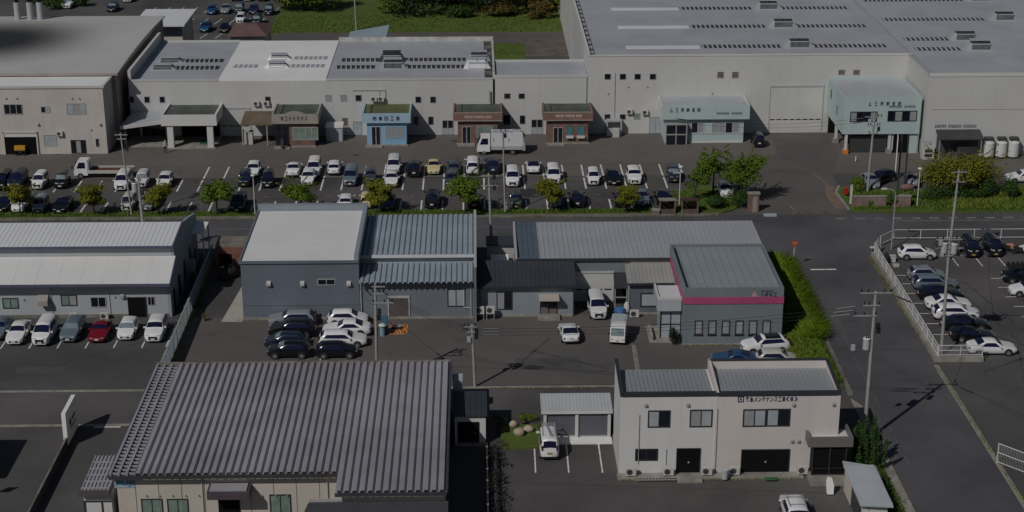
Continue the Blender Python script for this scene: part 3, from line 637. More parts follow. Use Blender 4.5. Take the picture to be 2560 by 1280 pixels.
# tan office
t = office('tan_office','tan office with a curved-top fascia and moss-dark flat roof',-27.3,-21.1,217.6,4.6,'brick','tan','roof_bitumen',0)
MB().prism([(-25.6+i*.28, 4.6+.42*math.sin(math.pi*i/10)) for i in range(11)],1,217.6,217.85).build('fascia_crest', T['tan'], t)
lettering(t,'㈱エディックス',217.6,700,291,770,301,'ink',spread=.62,bold=.015)
win(t,218.05,731,318,796,350,('glass_green',)*4,'frame_lt',.12); door(t,218.05,688,316,724,367,2,'glass','frame_dk')
MB().box(-27.1,216.9,0,-25.0,217.55,.18).build('step', T['conc'], t)
MB().cyl((-25.9,216.95,.18),(-25.9,216.95,1.3),.28,n=10).build('planter', T['metal_dk'], t)
t2 = thing('side_canopy','rusty brown canopy on posts beside the tan office','canopy',(-29.6,220,0))
MB().hexa([(-31.6,218.4,2.9),(-27.35,218.4,2.9),(-27.35,223.4,3.3),(-31.6,223.4,3.3)],[(-31.6,218.4,3.15),(-27.35,218.4,3.15),(-27.35,223.4,3.55),(-31.6,223.4,3.55)]).build('roof', mat('rusty_roof',(.16,.125,.085),.85,var=.3,rust=(.16,.08,.04)), t2)
MB().box(-31.5,218.5,0,-31.35,218.65,2.9).build('post', T['metal'], t2); MB().box(-28.2,218.5,0,-28.05,218.65,2.9).build('post', T['metal'], t2)
t3 = thing('storage_box','pale box under the rusty canopy','box',(-30.8,220,0)); MB().box(-31.3,219.2,0,-30.2,220.4,1.6).build('body', T['ac'], t3); MB().box(-31.35,219.15,1.601,-30.15,220.45,1.7).build('lid', T['trim_lt'], t3)
t = thing('blue_shed','small pale blue shed between the tan and blue offices','shed',(-19.2,221,0)); x = V(836,325,221).x
MB().box(x-1.1,220.5,0,x+1.1,222.5,1.9).build('wall', T['fence_blue'], t); MB().hexa([(x-1.2,220.4,1.9),(x+1.2,220.4,1.9),(x+1.2,222.6,2.1),(x-1.2,222.6,2.1)],[(x-1.2,220.4,2.0),(x+1.2,220.4,2.0),(x+1.2,222.6,2.2),(x-1.2,222.6,2.2)]).build('roof', T['roof_lt'], t)
# blue office
t = office('blue_office','light blue office with a sky blue fascia and moss-green roof',-15.3,-8.8,217.9,4.55,'blue','skyfascia','roof_moss',0,zb=3.25)
lettering(t,'㈱春日工務',217.9,929,291,1002,301,'ink',spread=.6,bold=.02)
win(t,218.35,963,316,1011,346,('glass_blind',)*3,'blue',.1); door(t,218.35,928,316,952,362,2,'glass','frame_lt')
MB().box(-14.9,217.2,0,-12.6,217.99,.2).build('step', T['conc'], t)
# red tiled offices
for (nm,lb,x0,x1,seed,tx,pxs,dr,wins) in (('red_office','red brick office with a terracotta fascia and dark door, behind the white truck',-3.1,3.5,1,None,(1161,290,1229,295),(1155,316,1178,358),((1191,314,1232,345,('glass_green','glass_green')),)),
                                  ('red_office','red brick office with two arched turquoise windows, against the big factory corner',9.0,15.7,2,None,(1389,287,1455,293),(1383,318,1407,357),((1417,314,1432,338,('teal',)),(1444,314,1460,338,('teal',))))):
    if 'teal' not in T: T['teal'] = mat('turquoise_blind',(.05,.25,.30),.4,var=.2)
    t = office(nm,lb,x0,x1,218.4,4.5,'brick','brickband','roof_bitumen',0,zb=3.3)
    marks(t,218.4,*pxs,22,'ink_white',seed)
    door(t,218.85,*dr,2,'glass','frame_lt')
    for wn in wins:
        f = win(t,218.85,*wn[:4],wn[4],'frame_lt' if len(wn[4]) > 1 else 'brick',.08)
        if len(wn[4]) == 1:
            a, b = V(wn[0],wn[3],218.8), V(wn[2],wn[3],218.8); MB().box(a.x-.1,218.45,a.z-.35,b.x+.1,218.82,a.z-.05).build('flower_box', T['white'], f)
    MB().box(x0+.6,217.6,0,x0+2.9,218.49,.2).build('step', T['conc'], t)
    MB().box(x0,218.36,3.3,x1,218.4,3.42).box(x0,218.36,4.4,x1,218.4,4.52).build('fascia_trim', T['tan'], t)
# mint one-storey office
t = thing('mint_office','one-storey mint green office with a wide white-edged fascia','office',(30.7,221,0),'small offices along the factory front')
wallbox(t,'wall',T['mint'],25.5,36.15,218.75,223.5,3.4)
MB().box(24.9,218.2,3.42,36.8,218.5,5.3).build('fascia', T['mint'], t)
MB().box(24.85,218.5,3.42,25.1,223.5,5.3).box(36.6,218.5,3.42,36.85,223.5,5.3).build('side_fascia', T['white'], t)
MB().box(25.1,218.5,4.6,36.6,223.5,5.2).build('roof', T['roof_grey'], t)
lettering(t,'△三和商會㈱',218.2,1672,270,1754,280,'ink',spread=.52,bold=.02); marks(t,218.2,1792,281,1856,286,14,'ink',5)
win(t,218.75,1713,305,1760,333,('glass_blind','glass','glass_blind'),'mint',.1); win(t,218.75,1779,305,1848,333,('glass_blind','glass_blind','glass','glass_blind'),'mint',.1)
MB().box(25.55,217.9,0,28.3,218.74,2.75).build('entrance_porch', T['glass'], t)
MB().box(25.45,217.8,2.75,28.4,218.74,2.9).box(25.45,217.8,0,25.6,217.95,2.75).box(28.25,217.8,0,28.4,217.95,2.75).box(25.6,217.82,1.35,28.25,217.9,1.5).box(26.85,217.82,0,26.97,217.9,1.35).box(26.85,217.82,1.5,26.97,217.9,2.75).build('porch_frame', T['frame_lt'], t)
base_strip(t,'white',28.45,36.1,218.75,.25); MB().box(25.5,218.7,0,25.56,218.76,3.4).build('corner_post', T['steel_white'], t)
MB().box(28.45,218.69,1.25,36.1,218.76,1.4).build('sill_band', T['trim_lt'], t)
# mint two-storey office on stilts
t = thing('mint_stilt_office','two-storey mint green office raised on white posts over a parking bay','office',(53.5,218,0),'small offices along the factory front')
MB().box(48.3,212.9,2.75,58.55,223.5,7.3).build('upper_wall', T['mint'], t)
parapet(t,T['mint'],48.3,58.55,212.9,223.5,7.3,7.75,.2,'fblr')
MB().box(48.5,213.1,7.3,58.35,223.3,7.5).build('roof', T['roof_grey'], t)
MB().box(55.0,213.2,0,58.4,223.4,2.74).build('stair_wall', T['mint'], t); MB().box(55.2,213.14,.1,57.2,213.2,2.6).build('dark_doorway', T['void'], t)
for (x,y) in ((48.9,213.2),(48.7,218.5),(54.7,213.3)):
    pb = MB().box(x-.17,y-.17,.6,x+.17,y+.17,2.74).build('post', T['steel_white'], t); MB().box(x-.35,y-.35,0,x+.35,y+.35,.6).build('footing', T['orange_paint'] if x < 49 and y < 215 else T['conc'], pb)
MB().box(48.6,223.2,0,55.0,223.45,2.7).build('back_wall', T['void'], t)
MB().box(49.4,213.6,.1,54.4,213.7,2.3).build('mesh_gate', T['metal_dk'], t)
lettering(t,'△三和商會㈱',212.9,2168,254,2256,264,'ink',spread=.5,bold=.02); marks(t,212.9,2223,264,2289,269,14,'ink',5)
win(t,212.9,2126,279,2192,304,('glass_blind','glass','glass','glass_blind'),'frame_dk',.1); win(t,212.9,2220,277,2291,303,('glass','glass_blind','glass','glass_blind'),'frame_dk',.1)
for y,z in ((216.4,4.3),(220.6,5.4)): sidewin(t,48.3,y,y+.9,z,z+1.4,'glass','frame_lt',-1)
downpipe(t,58.4,212.9,0,7.3,'mint')
# bike shelter and gas cabinets in front of the wing
t = thing('steel_shelter','dark grey steel shelter with a pitched roof against the right factory wing','shelter',(63.3,211,0))
MB().hexa([(60.4,209.9,2.7),(66.2,209.9,2.7),(66.2,211.9,3.3),(60.4,211.9,3.3)],[(60.4,209.9,2.85),(66.2,209.9,2.85),(66.2,211.9,3.6),(60.4,211.9,3.6)]).build('roof', T['metal_dk'], t)
for x in (60.5,66.0): MB().box(x-.06,209.95,0,x+.06,210.07,2.7).build('post', T['metal'], t)
MB().box(60.6,211.7,0,66.1,211.9,3.2).build('back_panel', mat('smoked_sheet',(.075,.08,.085),.4), t); MB().box(62.9,210.1,.3,65.6,210.2,1.7).build('screen', T['metal_dk'], t)
for i,x in enumerate((67.3,69.0,70.6)):
    t = thing('gas_tank','%s white upright gas tank with a dark cap beside the steel shelter' % ('left','middle','right')[i],'tank',(x,211,0),'white gas tanks in a row')
    MB().cyl((x,210.9,.25),(x,210.9,2.1),.72,n=16).build('tank', T['steel_white'], t, smooth=40); MB().cyl((x,210.9,2.1),(x,210.9,2.35),.72,.4,n=16).build('tank_top', T['steel_white'], t, smooth=40)
    MB().box(x-.55,210.6,2.36,x+.55,211.5,2.75).build('cap_box', T['metal_dk'], t); MB().box(x-.6,210.4,0,x+.6,211.4,.24).build('base', T['metal_dk'], t)
t = thing('vending_cabinet','white cabinet with dark panels standing between the stilt office and the shelter','cabinet',(59.9,210,0)); x = V(2322,385,210).x
MB().box(x-.75,210.2,0,x+.75,211.3,1.9).build('casing', T['ac'], t); MB().box(x-.5,210.14,.4,x+.5,210.21,.8).build('panel', T['metal_dk'], t); MB().box(x-.5,210.14,1.0,x+.5,210.21,1.4).build('panel', T['metal_dk'], t)
MB().box(x-.6,210.4,1.95,x+.2,211.2,2.5).build('top_unit', T['grey_box'], t)
# blue-grey lean roof behind the white factory
t = thing('tilted_roof_shed','shed with one tilted pale blue roof poking up behind the white factory','shed',(-17,258,0))
a,b,c,d_ = V(875,79,262), V(973,62,262), V(965,96,255), V(870,96,255)
z = [p.z for p in (d_,c,b,a)]
MB().hexa([(d_.x,255,z[0]-.15),(c.x,255,z[1]-.15),(b.x,262,z[2]-.15),(a.x,262,z[3]-.15)],[(d_.x,255,z[0]),(c.x,255,z[1]),(b.x,262,z[2]),(a.x,262,z[3])]).build('roof', mat('pale_blue_roof',(.30,.37,.42),.5,var=.06), t)
MB().hexa([(d_.x+.2,255.3,0),(c.x-.2,255.3,0),(b.x-.2,261.7,0),(a.x+.2,261.7,0)],[(d_.x+.2,255.3,z[0]-.16),(c.x-.2,255.3,z[1]-.16),(b.x-.2,261.7,z[2]-.16),(a.x+.2,261.7,z[3]-.16)]).build('wall', T['white_fac'], t)
# dark red roofed hut at the back left
a = G(612,75,4.0)
t = thing('red_roofed_hut','hut with a dark reddish hipped roof behind the white factory','hut',(a.x,262,0))
e0,e1,ap = V(566,92,262), V(668,92,262), V(612,58,267); x0,x1,xm0 = e0.x,e1.x,ap.x
MB().hexa([(x0,262,e0.z),(x1,262,e0.z),(x1,272,e0.z),(x0,272,e0.z)],[(xm0,266.5,ap.z),(xm0+2.0,266.5,ap.z),(xm0+2.0,267.5,ap.z),(xm0,267.5,ap.z)]).build('roof', mat('dark_red_roof',(.16,.095,.09),.7,var=.2), t)
MB().box(x0+.5,262.6,0,x1-.5,271.4,e0.z-.01).build('wall', T['beige'], t)
# ================================================================== MIDDLE ROW
# ---- white and blue warehouse at the left
t = thing('white_warehouse','white warehouse with two stepped white roofs, blue gutters and a low office front','building',(-45,165,0))
W = T['pale_blue_wall'] = mat('pale_blue_grey_wall',(.40,.42,.45),.65,var=.06,scale=.2,streak=.15)
GW = T['gable_wall'] = mat('blue_grey_gable',(.30,.34,.39),.6,var=.08,scale=.2,streak=.15)
MB().prism([(157.3,0),(174.6,0),(174.6,5.2),(171.1,6.0),(166.2,6.95),(160.6,6.5),(160.6,5.2),(157.3,3.9)],0,-31.0,-30.7).build('gable_wall', GW, t)
MB().box(-75,157.3,0,-31.001,157.6,3.8).box(-75,160.6,3.5,-31.001,160.9,6.5).build('front_wall', W, t)
ribroof(t,mat('smooth_white_roof',(.66,.66,.655),.55,var=.05,scale=.15),-75,-30.55,156.35,3.95,160.55,5.35,2.2,.05,.015,.1)
ribroof(t,T['roof_offw'],-75,-30.75,160.2,6.55,166.25,7.05,.47,.06,.028,.1)
MB().hexa([(-75,166.26,6.6),(-31.01,166.26,6.6),(-31.01,174.7,3.2),(-75,174.7,3.2)],[(-75,166.26,6.95),(-31.01,166.26,6.95),(-31.01,174.7,3.4),(-75,174.7,3.4)]).build('rear_roof', T['roof_offw'], t)
MB().box(-75,156.2,3.7,-30.5,156.345,3.95).build('gutter', T['trim_navy'], t); MB().box(-75,160.06,6.32,-30.7,160.195,6.55).build('gutter', T['trim_navy'], t)
MB().prism([(156.3,3.75),(160.6,5.2),(160.6,5.38),(156.3,3.97)],0,-30.549,-30.45).build('barge_board', T['trim_navy'], t)
MB().prism([(160.1,6.35),(166.25,6.88),(166.25,7.1),(160.1,6.6)],0,-30.69,-30.58).build('barge_board', T['trim_navy'], t)
win(t,157.3,5,745,48,771,('glass_green','glass_green'),'frame_dk',.09); win(t,157.3,151,737,194,764,('glass_green','glass_blind'),'frame_dk',.09)
win(t,157.3,225,742,267,768,('glass','glass'),'frame_lt',.08); win(t,157.3,368,741,388,763,('glass','glass'),'frame_lt',.06)
a,b = V(320,743,157.3),V(366,790,157.3); d = MB().box(a.x,157.2,.05,b.x,157.32,a.z).build('entrance_door', T['void'], t); MB().box(a.x-.06,157.16,.05,a.x-.002,157.32,a.z+.06).box(b.x+.002,157.16,.05,b.x+.06,157.32,a.z+.06).build('frame', T['frame_dk'], d)
hood(t,157.3,110,748,1.0,'tan'); hood(t,157.3,306,739,.4,'frame_lt'); pipe_cap(t,157.3,60,748,.07); pipe_cap(t,157.3,287,741,.07)
for px in (130,275): downpipe(t,V(px,760,157.3).x,157.3,0,3.6,W.name if False else 'trim_lt',.03)
base_strip(t,'conc_dirty',-75,-31,157.3,.35)
for (y,z0,z1) in ((158.6,.1,2.3),(161.8,.3,2.6),(165.2,.4,3.0),(169.0,.4,3.2),(172.0,.4,3.4)): sidewin(t,-30.7,y,y+1.0,z0,z1,'glass','frame_dk',1)
MB().hexa([(-30.69,170.6,4.2),(-29.3,170.6,4.1),(-29.3,174.4,4.1),(-30.69,174.4,4.2)],[(-30.69,170.6,4.35),(-29.3,170.6,4.25),(-29.3,174.4,4.25),(-30.69,174.4,4.35)]).build('side_canopy', T['roof_white'], t)
MB().box(-29.45,170.7,0,-29.33,170.8,4.1).box(-29.45,174.2,0,-29.33,174.3,4.1).build('canopy_post', GW, t)
for px in (185,262): ac_unit(V(px,790,156.9).x,156.6,.1,'white outdoor unit on the ground behind the %s'%('blue grey wagon' if px < 200 else 'red coupe'))
t2 = thing('wall_cabinet','beige cabinet on slanting legs on the gable wall of the white warehouse','cabinet',(-30.3,163,0)); p = VX(478,665,-30.3)
MB().box(-30.68,p.y-.5,1.2,-29.9,p.y+.5,2.3).build('casing', T['tan'], t2); MB().tube([(-30.0,p.y-.4,1.2),(-29.8,p.y-.4,0)],.04).tube([(-30.0,p.y+.4,1.2),(-29.8,p.y+.4,0)],.04).build('leg', T['metal'], t2)
# fence beside it
T['fence_translucent'] = mat('translucent_fence_sheet',(.42,.46,.49),.5,var=.1,scale=.5)
_t = T['fence_translucent'].node_tree; _tb = _t.nodes.new('ShaderNodeBsdfTranslucent'); _tb.inputs[0].default_value = (.42,.47,.50,1); _mx = _t.nodes.new('ShaderNodeMixShader'); _mx.inputs[0].default_value = .55
_t.links.new(_t.nodes['Principled BSDF'].outputs[0],_mx.inputs[1]); _t.links.new(_tb.outputs[0],_mx.inputs[2]); _t.links.new(_mx.outputs[0],_t.nodes['Material Output'].inputs[0])
t = thing('sheet_fence','pale blue corrugated sheet fence along the white warehouse passage','fence',(-29.0,155,0))
mb = MB(); k = 40
for i in range(k):
    ya = 141.5+i*(174-141.5)/k; mb.add([(-29.0+(.04 if i%2 else 0),ya,.05),(-29.0+(0 if i%2 else .04),ya+.8125,.05),(-29.0+(0 if i%2 else .04),ya+.8125,1.7),(-29.0+(.04 if i%2 else 0),ya,1.7)],[(0,1,2,3)])
for i in []: 
    y = 141.5+i*(174-141.5)/k; mb.hexa([(-29.06,y,.05),(-28.96,y,.05),(-28.96,y+.8,.05),(-29.06,y+.8,.05)],[(-29.06,y,1.7),(-28.96+(.05 if i%2 else 0),y,1.7),(-28.96,y+.8,1.7),(-29.06,y+.8,1.7)])
mb.build('panel', T['fence_translucent'], t)
MB().box(-29.08,141.5,1.701,-28.9,174,1.78).build('top_rail', T['metal'], t)
mb = MB(); [mb.box(-29.2,y-.04,0,-29.07,y+.04,1.7) for y in range(142,175,2)]; mb.build('post', T['metal'], t)
t = thing('rust_red_hut','low rust red walled hut beside the road between the two warehouses','hut',(-26,173,0))
MB().box(-28.3,171.4,0,-25.0,171.6,2.3).build('wall', T['terracotta'], t); MB().box(-25.2,169.5,0,-25.0,171.399,2.3).build('wall', T['terracotta'], t); MB().box(-28.3,174.2,0,-25,174.4,2.3).build('wall', T['terracotta'], t)
MB().box(-28.3,171.6,2.3,-24.8,174.6,2.5).build('roof', T['conc_dirty'], t)
MB().box(-27.9,171.3,.1,-26.6,171.39,1.6).build('dark_doorway', T['void'], t)
t = thing('scrap_pile','heap of black sheeting in the shaded passage by the rust red hut','pile',(-26.9,168.6,0)); MB().blob((-26.6,168.6,.3),1.0,1.6,.8,.25,12,7,random.Random(5)).build('sheeting', T['black'], t); MB().box(-27.4,168.9,.9,-27.1,169.1,1.05).build('tag', T['ac'], t)
# ---- blue-grey hall with white roof and its folded-roof wing
t = thing('blue_grey_hall','windowless blue-grey hall with a ribbed white roof and raised parapet','building',(-17.6,164,0))
wallbox(t,'wall',T['greyblue'],-23.4,-11.75,156.2,172.6,6.1)
mb = MB().box(-23.3,156.3,6.1,-12.2,172.0,6.2)
for i in range(44): mb.box(-23.3,156.35+i*.36,6.19,-12.2,156.45+i*.36,6.24)
mb.build('roof', T['roof_lt'], t)
MB().box(-23.55,172.0,6.1,-11.75,172.75,6.85).box(-12.18,156.2,6.1,-11.75,171.999,6.85).build('parapet', mat('pale_blue_parapet',(.26,.30,.34),.5,var=.06), t)
MB().box(-23.6,156.05,6.05,-11.75,156.199,6.32).box(-23.6,156.2,6.05,-23.401,172.0,6.3).build('edge_trim', T['greyblue'], t)
win(t,156.2,793,697,839,713,('glass','glass'),'frame_lt',.09)
for px in (672,756,872): hood(t,156.2,px,708,.42,'trim_lt')
base_strip(t,'conc',-23.4,-11.7,156.2,.3); MB().box(-23.4,156.14,1.62,-11.75,156.19,1.67).build('seam', T['greysid'], t)
downpipe(t,-11.6,156.2,0,4.4,'trim_lt')
t = thing('folded_roof_wing','grey wing with folded ribbed roofs, brown shutter and one pale window','building',(-6,164,0))
wallbox(t,'wall',T['greysid'],-11.748,-.35,156.25,172.5,4.15)
foldroof(t,T['roof_blue'],-11.74,-.35,155.3,4.15,160.1,4.42,.535,.27,.18)
MB().box(-11.74,160.12,4.2,-.35,160.3,5.28).build('step_wall', mat('pale_step_wall',(.34,.38,.42),.5,var=.06), t)
MB().box(-11.74,159.6,5.28,-.35,160.4,5.34).build('flashing', T['roof_lt'], t)
foldroof(t,T['roof_blue'],-11.74,-.35,160.3,5.2,172.7,5.35,.535,.27,.18)
MB().box(-.33,155.2,0,-.12,172.8,5.85).build('end_wall', T['greysid'], t); MB().box(-.36,155.15,5.851,-.08,172.85,5.95).build('coping', T['trim_lt'], t)
shutter(t,156.25,972,745,1022,790,'brown_door',.12,frame='trim_lt'); win(t,156.25,1118,722,1162,766,('glass_lt','glass_lt'),'frame_dk',.1)
for px in (1098,1108): pipe_cap(t,156.25,px,713,.1)
base_strip(t,'conc',-11.5,-.4,156.25,.25); downpipe(t,-.65,156.25,0,4.1,'trim_lt'); MB().tube([(-1.35,156.15,3.1),(-1.35,156.15,1.2),(-.7,156.15,1.15)],.05).build('conduit', T['trim_lt'], t)
for i,px in enumerate((1200,1226)): ac_unit(V(px,790,155.8).x,155.6,0,'%s of the two outdoor units on legs beside the dark roofed office'%('left','right')[i],'outdoor units on legs',.85,.7,.32,.75)
# ---- small dark-roofed office
t = thing('dark_roof_office','small grey office with a charcoal sloping roof and a covered double door','office',(4.8,158,0))
W = mat('light_grey_siding',(.25,.285,.315),.55,var=.07,scale=.3,streak=.12)
wallbox(t,'wall',W,-.1,9.7,156.6,160.3,3.3)
ribroof(t,T['roof_dk'],-.1,9.85,156.15,3.45,160.25,4.7,.45,.05,.04,.12)
MB().box(-.1,156.02,3.28,9.9,156.14,3.47).build('gutter', T['trim_dk'], t); downpipe(t,9.6,156.6,0,3.2,'trim_dk'); downpipe(t,.25,156.6,1.6,3.2,'trim_dk')
win(t,156.6,1241,729,1281,774,('glass_blind','glass'),'frame_dk',.1); door(t,156.6,1350,744,1393,788,2,'glass','frame_dk','brown_door')
a,b = V(1347,734,156.6),V(1397,743,156.6); MB().box(a.x,155.5,b.z,b.x,156.59,b.z+.35).build('door_canopy', T['cream'], t); MB().box(a.x-.1,155.4,0,b.x+.1,156.55,.3).build('step', T['conc'], t)
MB().box(a.x+1.65,156.54,1.75,a.x+1.95,156.57,1.95).build('notice', T['ac'], t); pipe_cap(t,156.6,1229,722,.1); base_strip(t,'conc',-.1,9.7,156.6,.25)
# ---- long grey roofed building
t = thing('long_grey_building','long grey building with a ribbed pale roof, blue end strip and white shutter','building',(17,166,0))
wallbox(t,'wall',T['greygreen'],4.2,29.3,160.32,170.5,4.7)
ribroof(t,T['roof_mid'],6.3,29.6,160.2,4.9,170.7,5.2,.5,.06,.05,.14)
ribroof(t,mat('slate_blue_roof',(.10,.135,.17),.5,var=.12),4.1,6.299,160.2,4.91,170.7,5.21,.5,.06,.05,.14)
MB().box(3.9,160.05,4.62,19.7,160.19,4.88).build('gutter', T['trim_dk'], t); MB().box(3.85,160.2,4.0,4.05,170.7,5.3).build('barge_board', T['trim_lt'], t)
sh = shutter(t,160.32,1437,683,1531,752,'shutter',.24,(.42,4))
MB().box(V(1575,650,160.2).x,160.26,3.4,19.7,160.31,4.6).build('upper_panel', T['tan'], t)
t2 = thing('dark_lean_to','black steel lean-to canopy beside the white shutter','canopy',(14.6,159.5,0))
a,b = V(1536,690,158.8),V(1568,720,158.8)
MB().hexa([(a.x,158.2,2.3),(b.x,158.2,2.3),(b.x,160.25,3.2),(a.x,160.25,3.2)],[(a.x,158.2,2.4),(b.x,158.2,2.4),(b.x,160.25,3.3),(a.x,160.25,3.3)]).build('roof', T['trim_dk'], t2)
for x in (a.x+.06,b.x-.06): MB().box(x-.05,158.22,0,x+.05,158.32,2.3).build('post', T['metal'], t2)
MB().box(a.x+.1,159.9,0,b.x-.1,160.2,2.6).build('back_panel', T['void'], t2); MB().box(a.x,158.2,1.3,b.x,158.28,1.4).build('rail', T['metal'], t2)
# ---- annex and pink-striped building
t = thing('grey_annex','small grey annex with a pale ribbed roof beside the pink banded office','building',(17.3,159,0))
wallbox(t,'wall',mat('slate_siding',(.12,.135,.165),.55,var=.1,streak=.1),15.15,19.9,157.0,160.3,3.35)
ribroof(t,mat('weathered_pale_roof',(.33,.325,.31),.6,var=.12,scale=.5,streak=0),15.0,19.9,156.6,3.5,160.25,4.2,.4,.06,.04,.12); MB().box(15.0,156.5,3.3,19.8,156.59,3.5).build('gutter', T['trim_dk'], t)
win(t,157.0,1601,732,1642,767,('glass_lt',),'frame_dk',.14); downpipe(t,15.2,157.0,0,3.3,'trim_lt'); base_strip(t,'conc',15.2,19.9,157.0,.2)
ac_unit(V(1586,783,156).x,155.9,.12,'beige outdoor unit on the ground by the grey annex corner',w=.9,h=.7)
t2 = thing('blue_white_sacks','blue and white bundles stacked between the shutter and the annex','bundle',(14.4,157,0))
MB().blob((14.3,156.6,.5),.6,.5,.5,.2,10,6,random.Random(3)).build('blue_sheet', mat('blue_tarp',(.04,.12,.30),.5), t2); MB().blob((15.0,156.9,.7),.3,.3,.7,.15,8,6,random.Random(4)).build('white_sack', T['ac'], t2)
t = thing('pink_band_office','grey office with a pink band, six narrow windows and a seamed flat roof','office',(24.4,155,0))
wallbox(t,'wall',T['greygreen'],19.7,29.25,148.95,161.5,5.35)
parapet(t,T['greygreen'],19.7,29.25,148.95,161.5,5.35,5.85,.22,'fblr')
ribroof(t,T['roof_gg'],20.3,29.0,149.2,5.58,161.2,5.62,.78,.09,.07,.1); MB().box(19.93,149.2,5.35,20.29,161.2,5.5).build('roof_gutter', T['trim_dk'], t)
MB().box(19.67,148.88,4.25,29.28,148.949,4.95).build('band', T['pink'], t); MB().box(19.62,148.95,4.25,19.699,161.0,4.95).build('band', T['pink'], t)
for i in range(6): win(t,148.95,1737+33.9*i,801,1756+33.9*i,836,('glass_blind',),'frame_dk',.1,sill='frame_dk')
lettering(t,'伊藤鐵工',148.95,1902,731,1944,741,'ink',spread=.85,bold=.02); marks(t,148.95,1903,726,1940,729,8,'ink',9)
a = V(1886,735,148.95)
MB().prism([(a.x-.38,a.z-.24),(a.x+.38,a.z-.24),(a.x+.30,a.z-.34),(a.x-.30,a.z-.34)],1,148.9,148.95).prism([(a.x-.3,a.z-.2),(a.x+.3,a.z-.2),(a.x+.02,a.z+.3)],1,148.905,148.95).build('emblem', mat('pale_pink_emblem',(.50,.27,.33),.5), t)
base_strip(t,'conc',19.7,29.2,148.95,.15)
t = thing('glazed_porch','white glazed entrance porch with a flat roof at the side of the pink banded office','porch',(18.6,151,0))
MB().box(17.3,149.9,3.15,19.6,153.6,4.35).build('fascia', T['pale_blue_wall'], t); MB().box(17.5,150.1,4.35,19.6,153.6,4.4).build('roof', T['roof_lt'], t); MB().box(17.3,149.9,4.351,17.48,153.6,4.6).box(17.48,149.9,4.351,19.6,150.08,4.6).build('parapet', T['white'], t)
MB().box(17.7,150.4,.15,19.6,153.4,3.14).build('pane', T['glass_lt'], t); MB().box(17.64,150.33,.15,17.75,150.44,3.14).box(18.62,150.34,.15,18.7,150.41,3.14).box(17.76,150.34,1.55,18.61,150.41,1.62).box(18.71,150.34,1.55,19.6,150.41,1.62).build('glazing_frame', T['frame_dk'], t)
MB().box(16.6,149.5,0,19.6,153.5,.15).build('step', T['conc'], t); MB().box(16.7,149.7,.151,16.95,152.6,.7).build('low_wall', T['tan'], t)
# ---- sheds between the road and the middle row
t = thing('roadside_shed','small grey shed with a dark flat roof by the road, behind the dark roofed office','shed',(2.5,172.5,0))
MB().box(1.1,171.2,0,4.0,173.3,2.45).build('wall', T['trim_lt'], t); MB().box(.95,170.9,2.45,4.15,173.6,2.65).build('roof', T['roof_dk'], t)
t = thing('white_hatch_box','white lidded box in front of the roadside shed','box',(2.3,170,0)); MB().box(1.5,169.2,0,3.3,170.6,1.1).build('body', T['ac'], t); MB().hexa([(1.45,169.15,1.1),(3.35,169.15,1.1),(3.35,170.65,1.5),(1.45,170.65,1.5)],[(1.45,169.15,1.18),(3.35,169.15,1.18),(3.35,170.65,1.58),(1.45,170.65,1.58)]).build('lid', T['roof_white'], t)
t = thing('corner_mailbox','small white box on the right end of the long grey building','box',(30,163,0)); MB().box(29.65,161.4,2.6,30.0,161.9,3.9).build('casing', T['ac'], t); MB().box(29.4,161.5,3.0,29.64,161.8,3.2).build('bracket', T['metal'], t)

# ================================================================== FRONT ROW
# ---- big folded roof building
t = thing('folded_roof_workshop','big workshop with an aged purple-grey folded ribbed roof and cream front wall','building',(-15,124,0))
MB().box(-27.6,115.0,0,-10.6,134.5,4.2).box(-10.599,111.9,0,-2.6,134.5,4.2).build('wall', T['cream'], t)
foldroof(t,T['roof_f1'],-26.1,-10.7,114.45,4.35,135.0,4.42,.57,.25,.23); foldroof(t,T['roof_f1'],-10.7,-2.45,111.35,4.34,135.0,4.42,.57,.25,.23)
mb = MB()
for k in range(3): mb.box(-28.0+k*.62,114.45,4.36,-27.82+k*.62,135,4.56)
for k in range(34): mb.box(-27.8,114.6+k*.6,4.37,-26.1,114.72+k*.6,4.5)
mb.build('edge_panel', T['roof_f1'], t)
MB().box(-28.0,114.45,4.2,-26.1,135,4.35).build('edge_tray', T['roof_f1dark'], t)
MB().box(-28.05,135.0,4.25,-2.4,135.2,4.68).build('ridge_trim', T['conc_dirty'], t); MB().box(-28.1,114.4,4.15,-28.0,135.2,4.5).build('side_trim', T['trim_navy'], t)
MB().box(-28.0,114.3,4.1,-10.75,114.44,4.36).box(-10.7,111.2,4.1,-2.4,111.34,4.36).build('gutter', T['metal_dk'], t)
MB().box(-2.44,111.35,4.2,-2.3,135,4.6).build('side_trim', T['roof_f1dark'], t)
mb = MB(); [mb.box(-28+i*1.75,114.96,0,-27.97+i*1.75,115.0,4.1) for i in range(1,10)]; mb.build('panel_joint', T['tan'], t)
win(t,115,352,1247,410,1300,('glass_green','glass_green'),'frame_dk',.08,sill='frame_lt'); win(t,115,417,1247,474,1300,('glass_green','glass_green'),'frame_dk',.08,sill='frame_lt'); win(t,115,673,1236,730,1300,('glass_green','glass_green'),'frame_dk',.09)
a,b = V(545,1245,115),V(602,1300,115); MB().box(a.x,114.92,0,b.x,115.01,a.z).build('dark_door', T['void'], t)
a,b = V(518,1222,114),V(625,1243,114); c = MB().box(a.x,113.6,b.z,b.x,115.0,a.z-.1).build('door_canopy', mat('plum_canopy',(.09,.07,.085),.6,var=.2), t); MB().box(a.x+.2,113.75,a.z-.099,b.x-.2,114.9,a.z).build('canopy_roof', T['roof_f1'], c)
a,b = V(285,1196,115),V(337,1218,115)
MB().box(a.x,114.94,b.z,b.x,114.995,a.z).build('sign_panel', mat('pale_blue_sign',(.33,.42,.48),.5), t); MB().box(a.x,114.9,a.z,b.x,114.99,a.z+.12).build('sign_edge', T['ink_blue'], t)
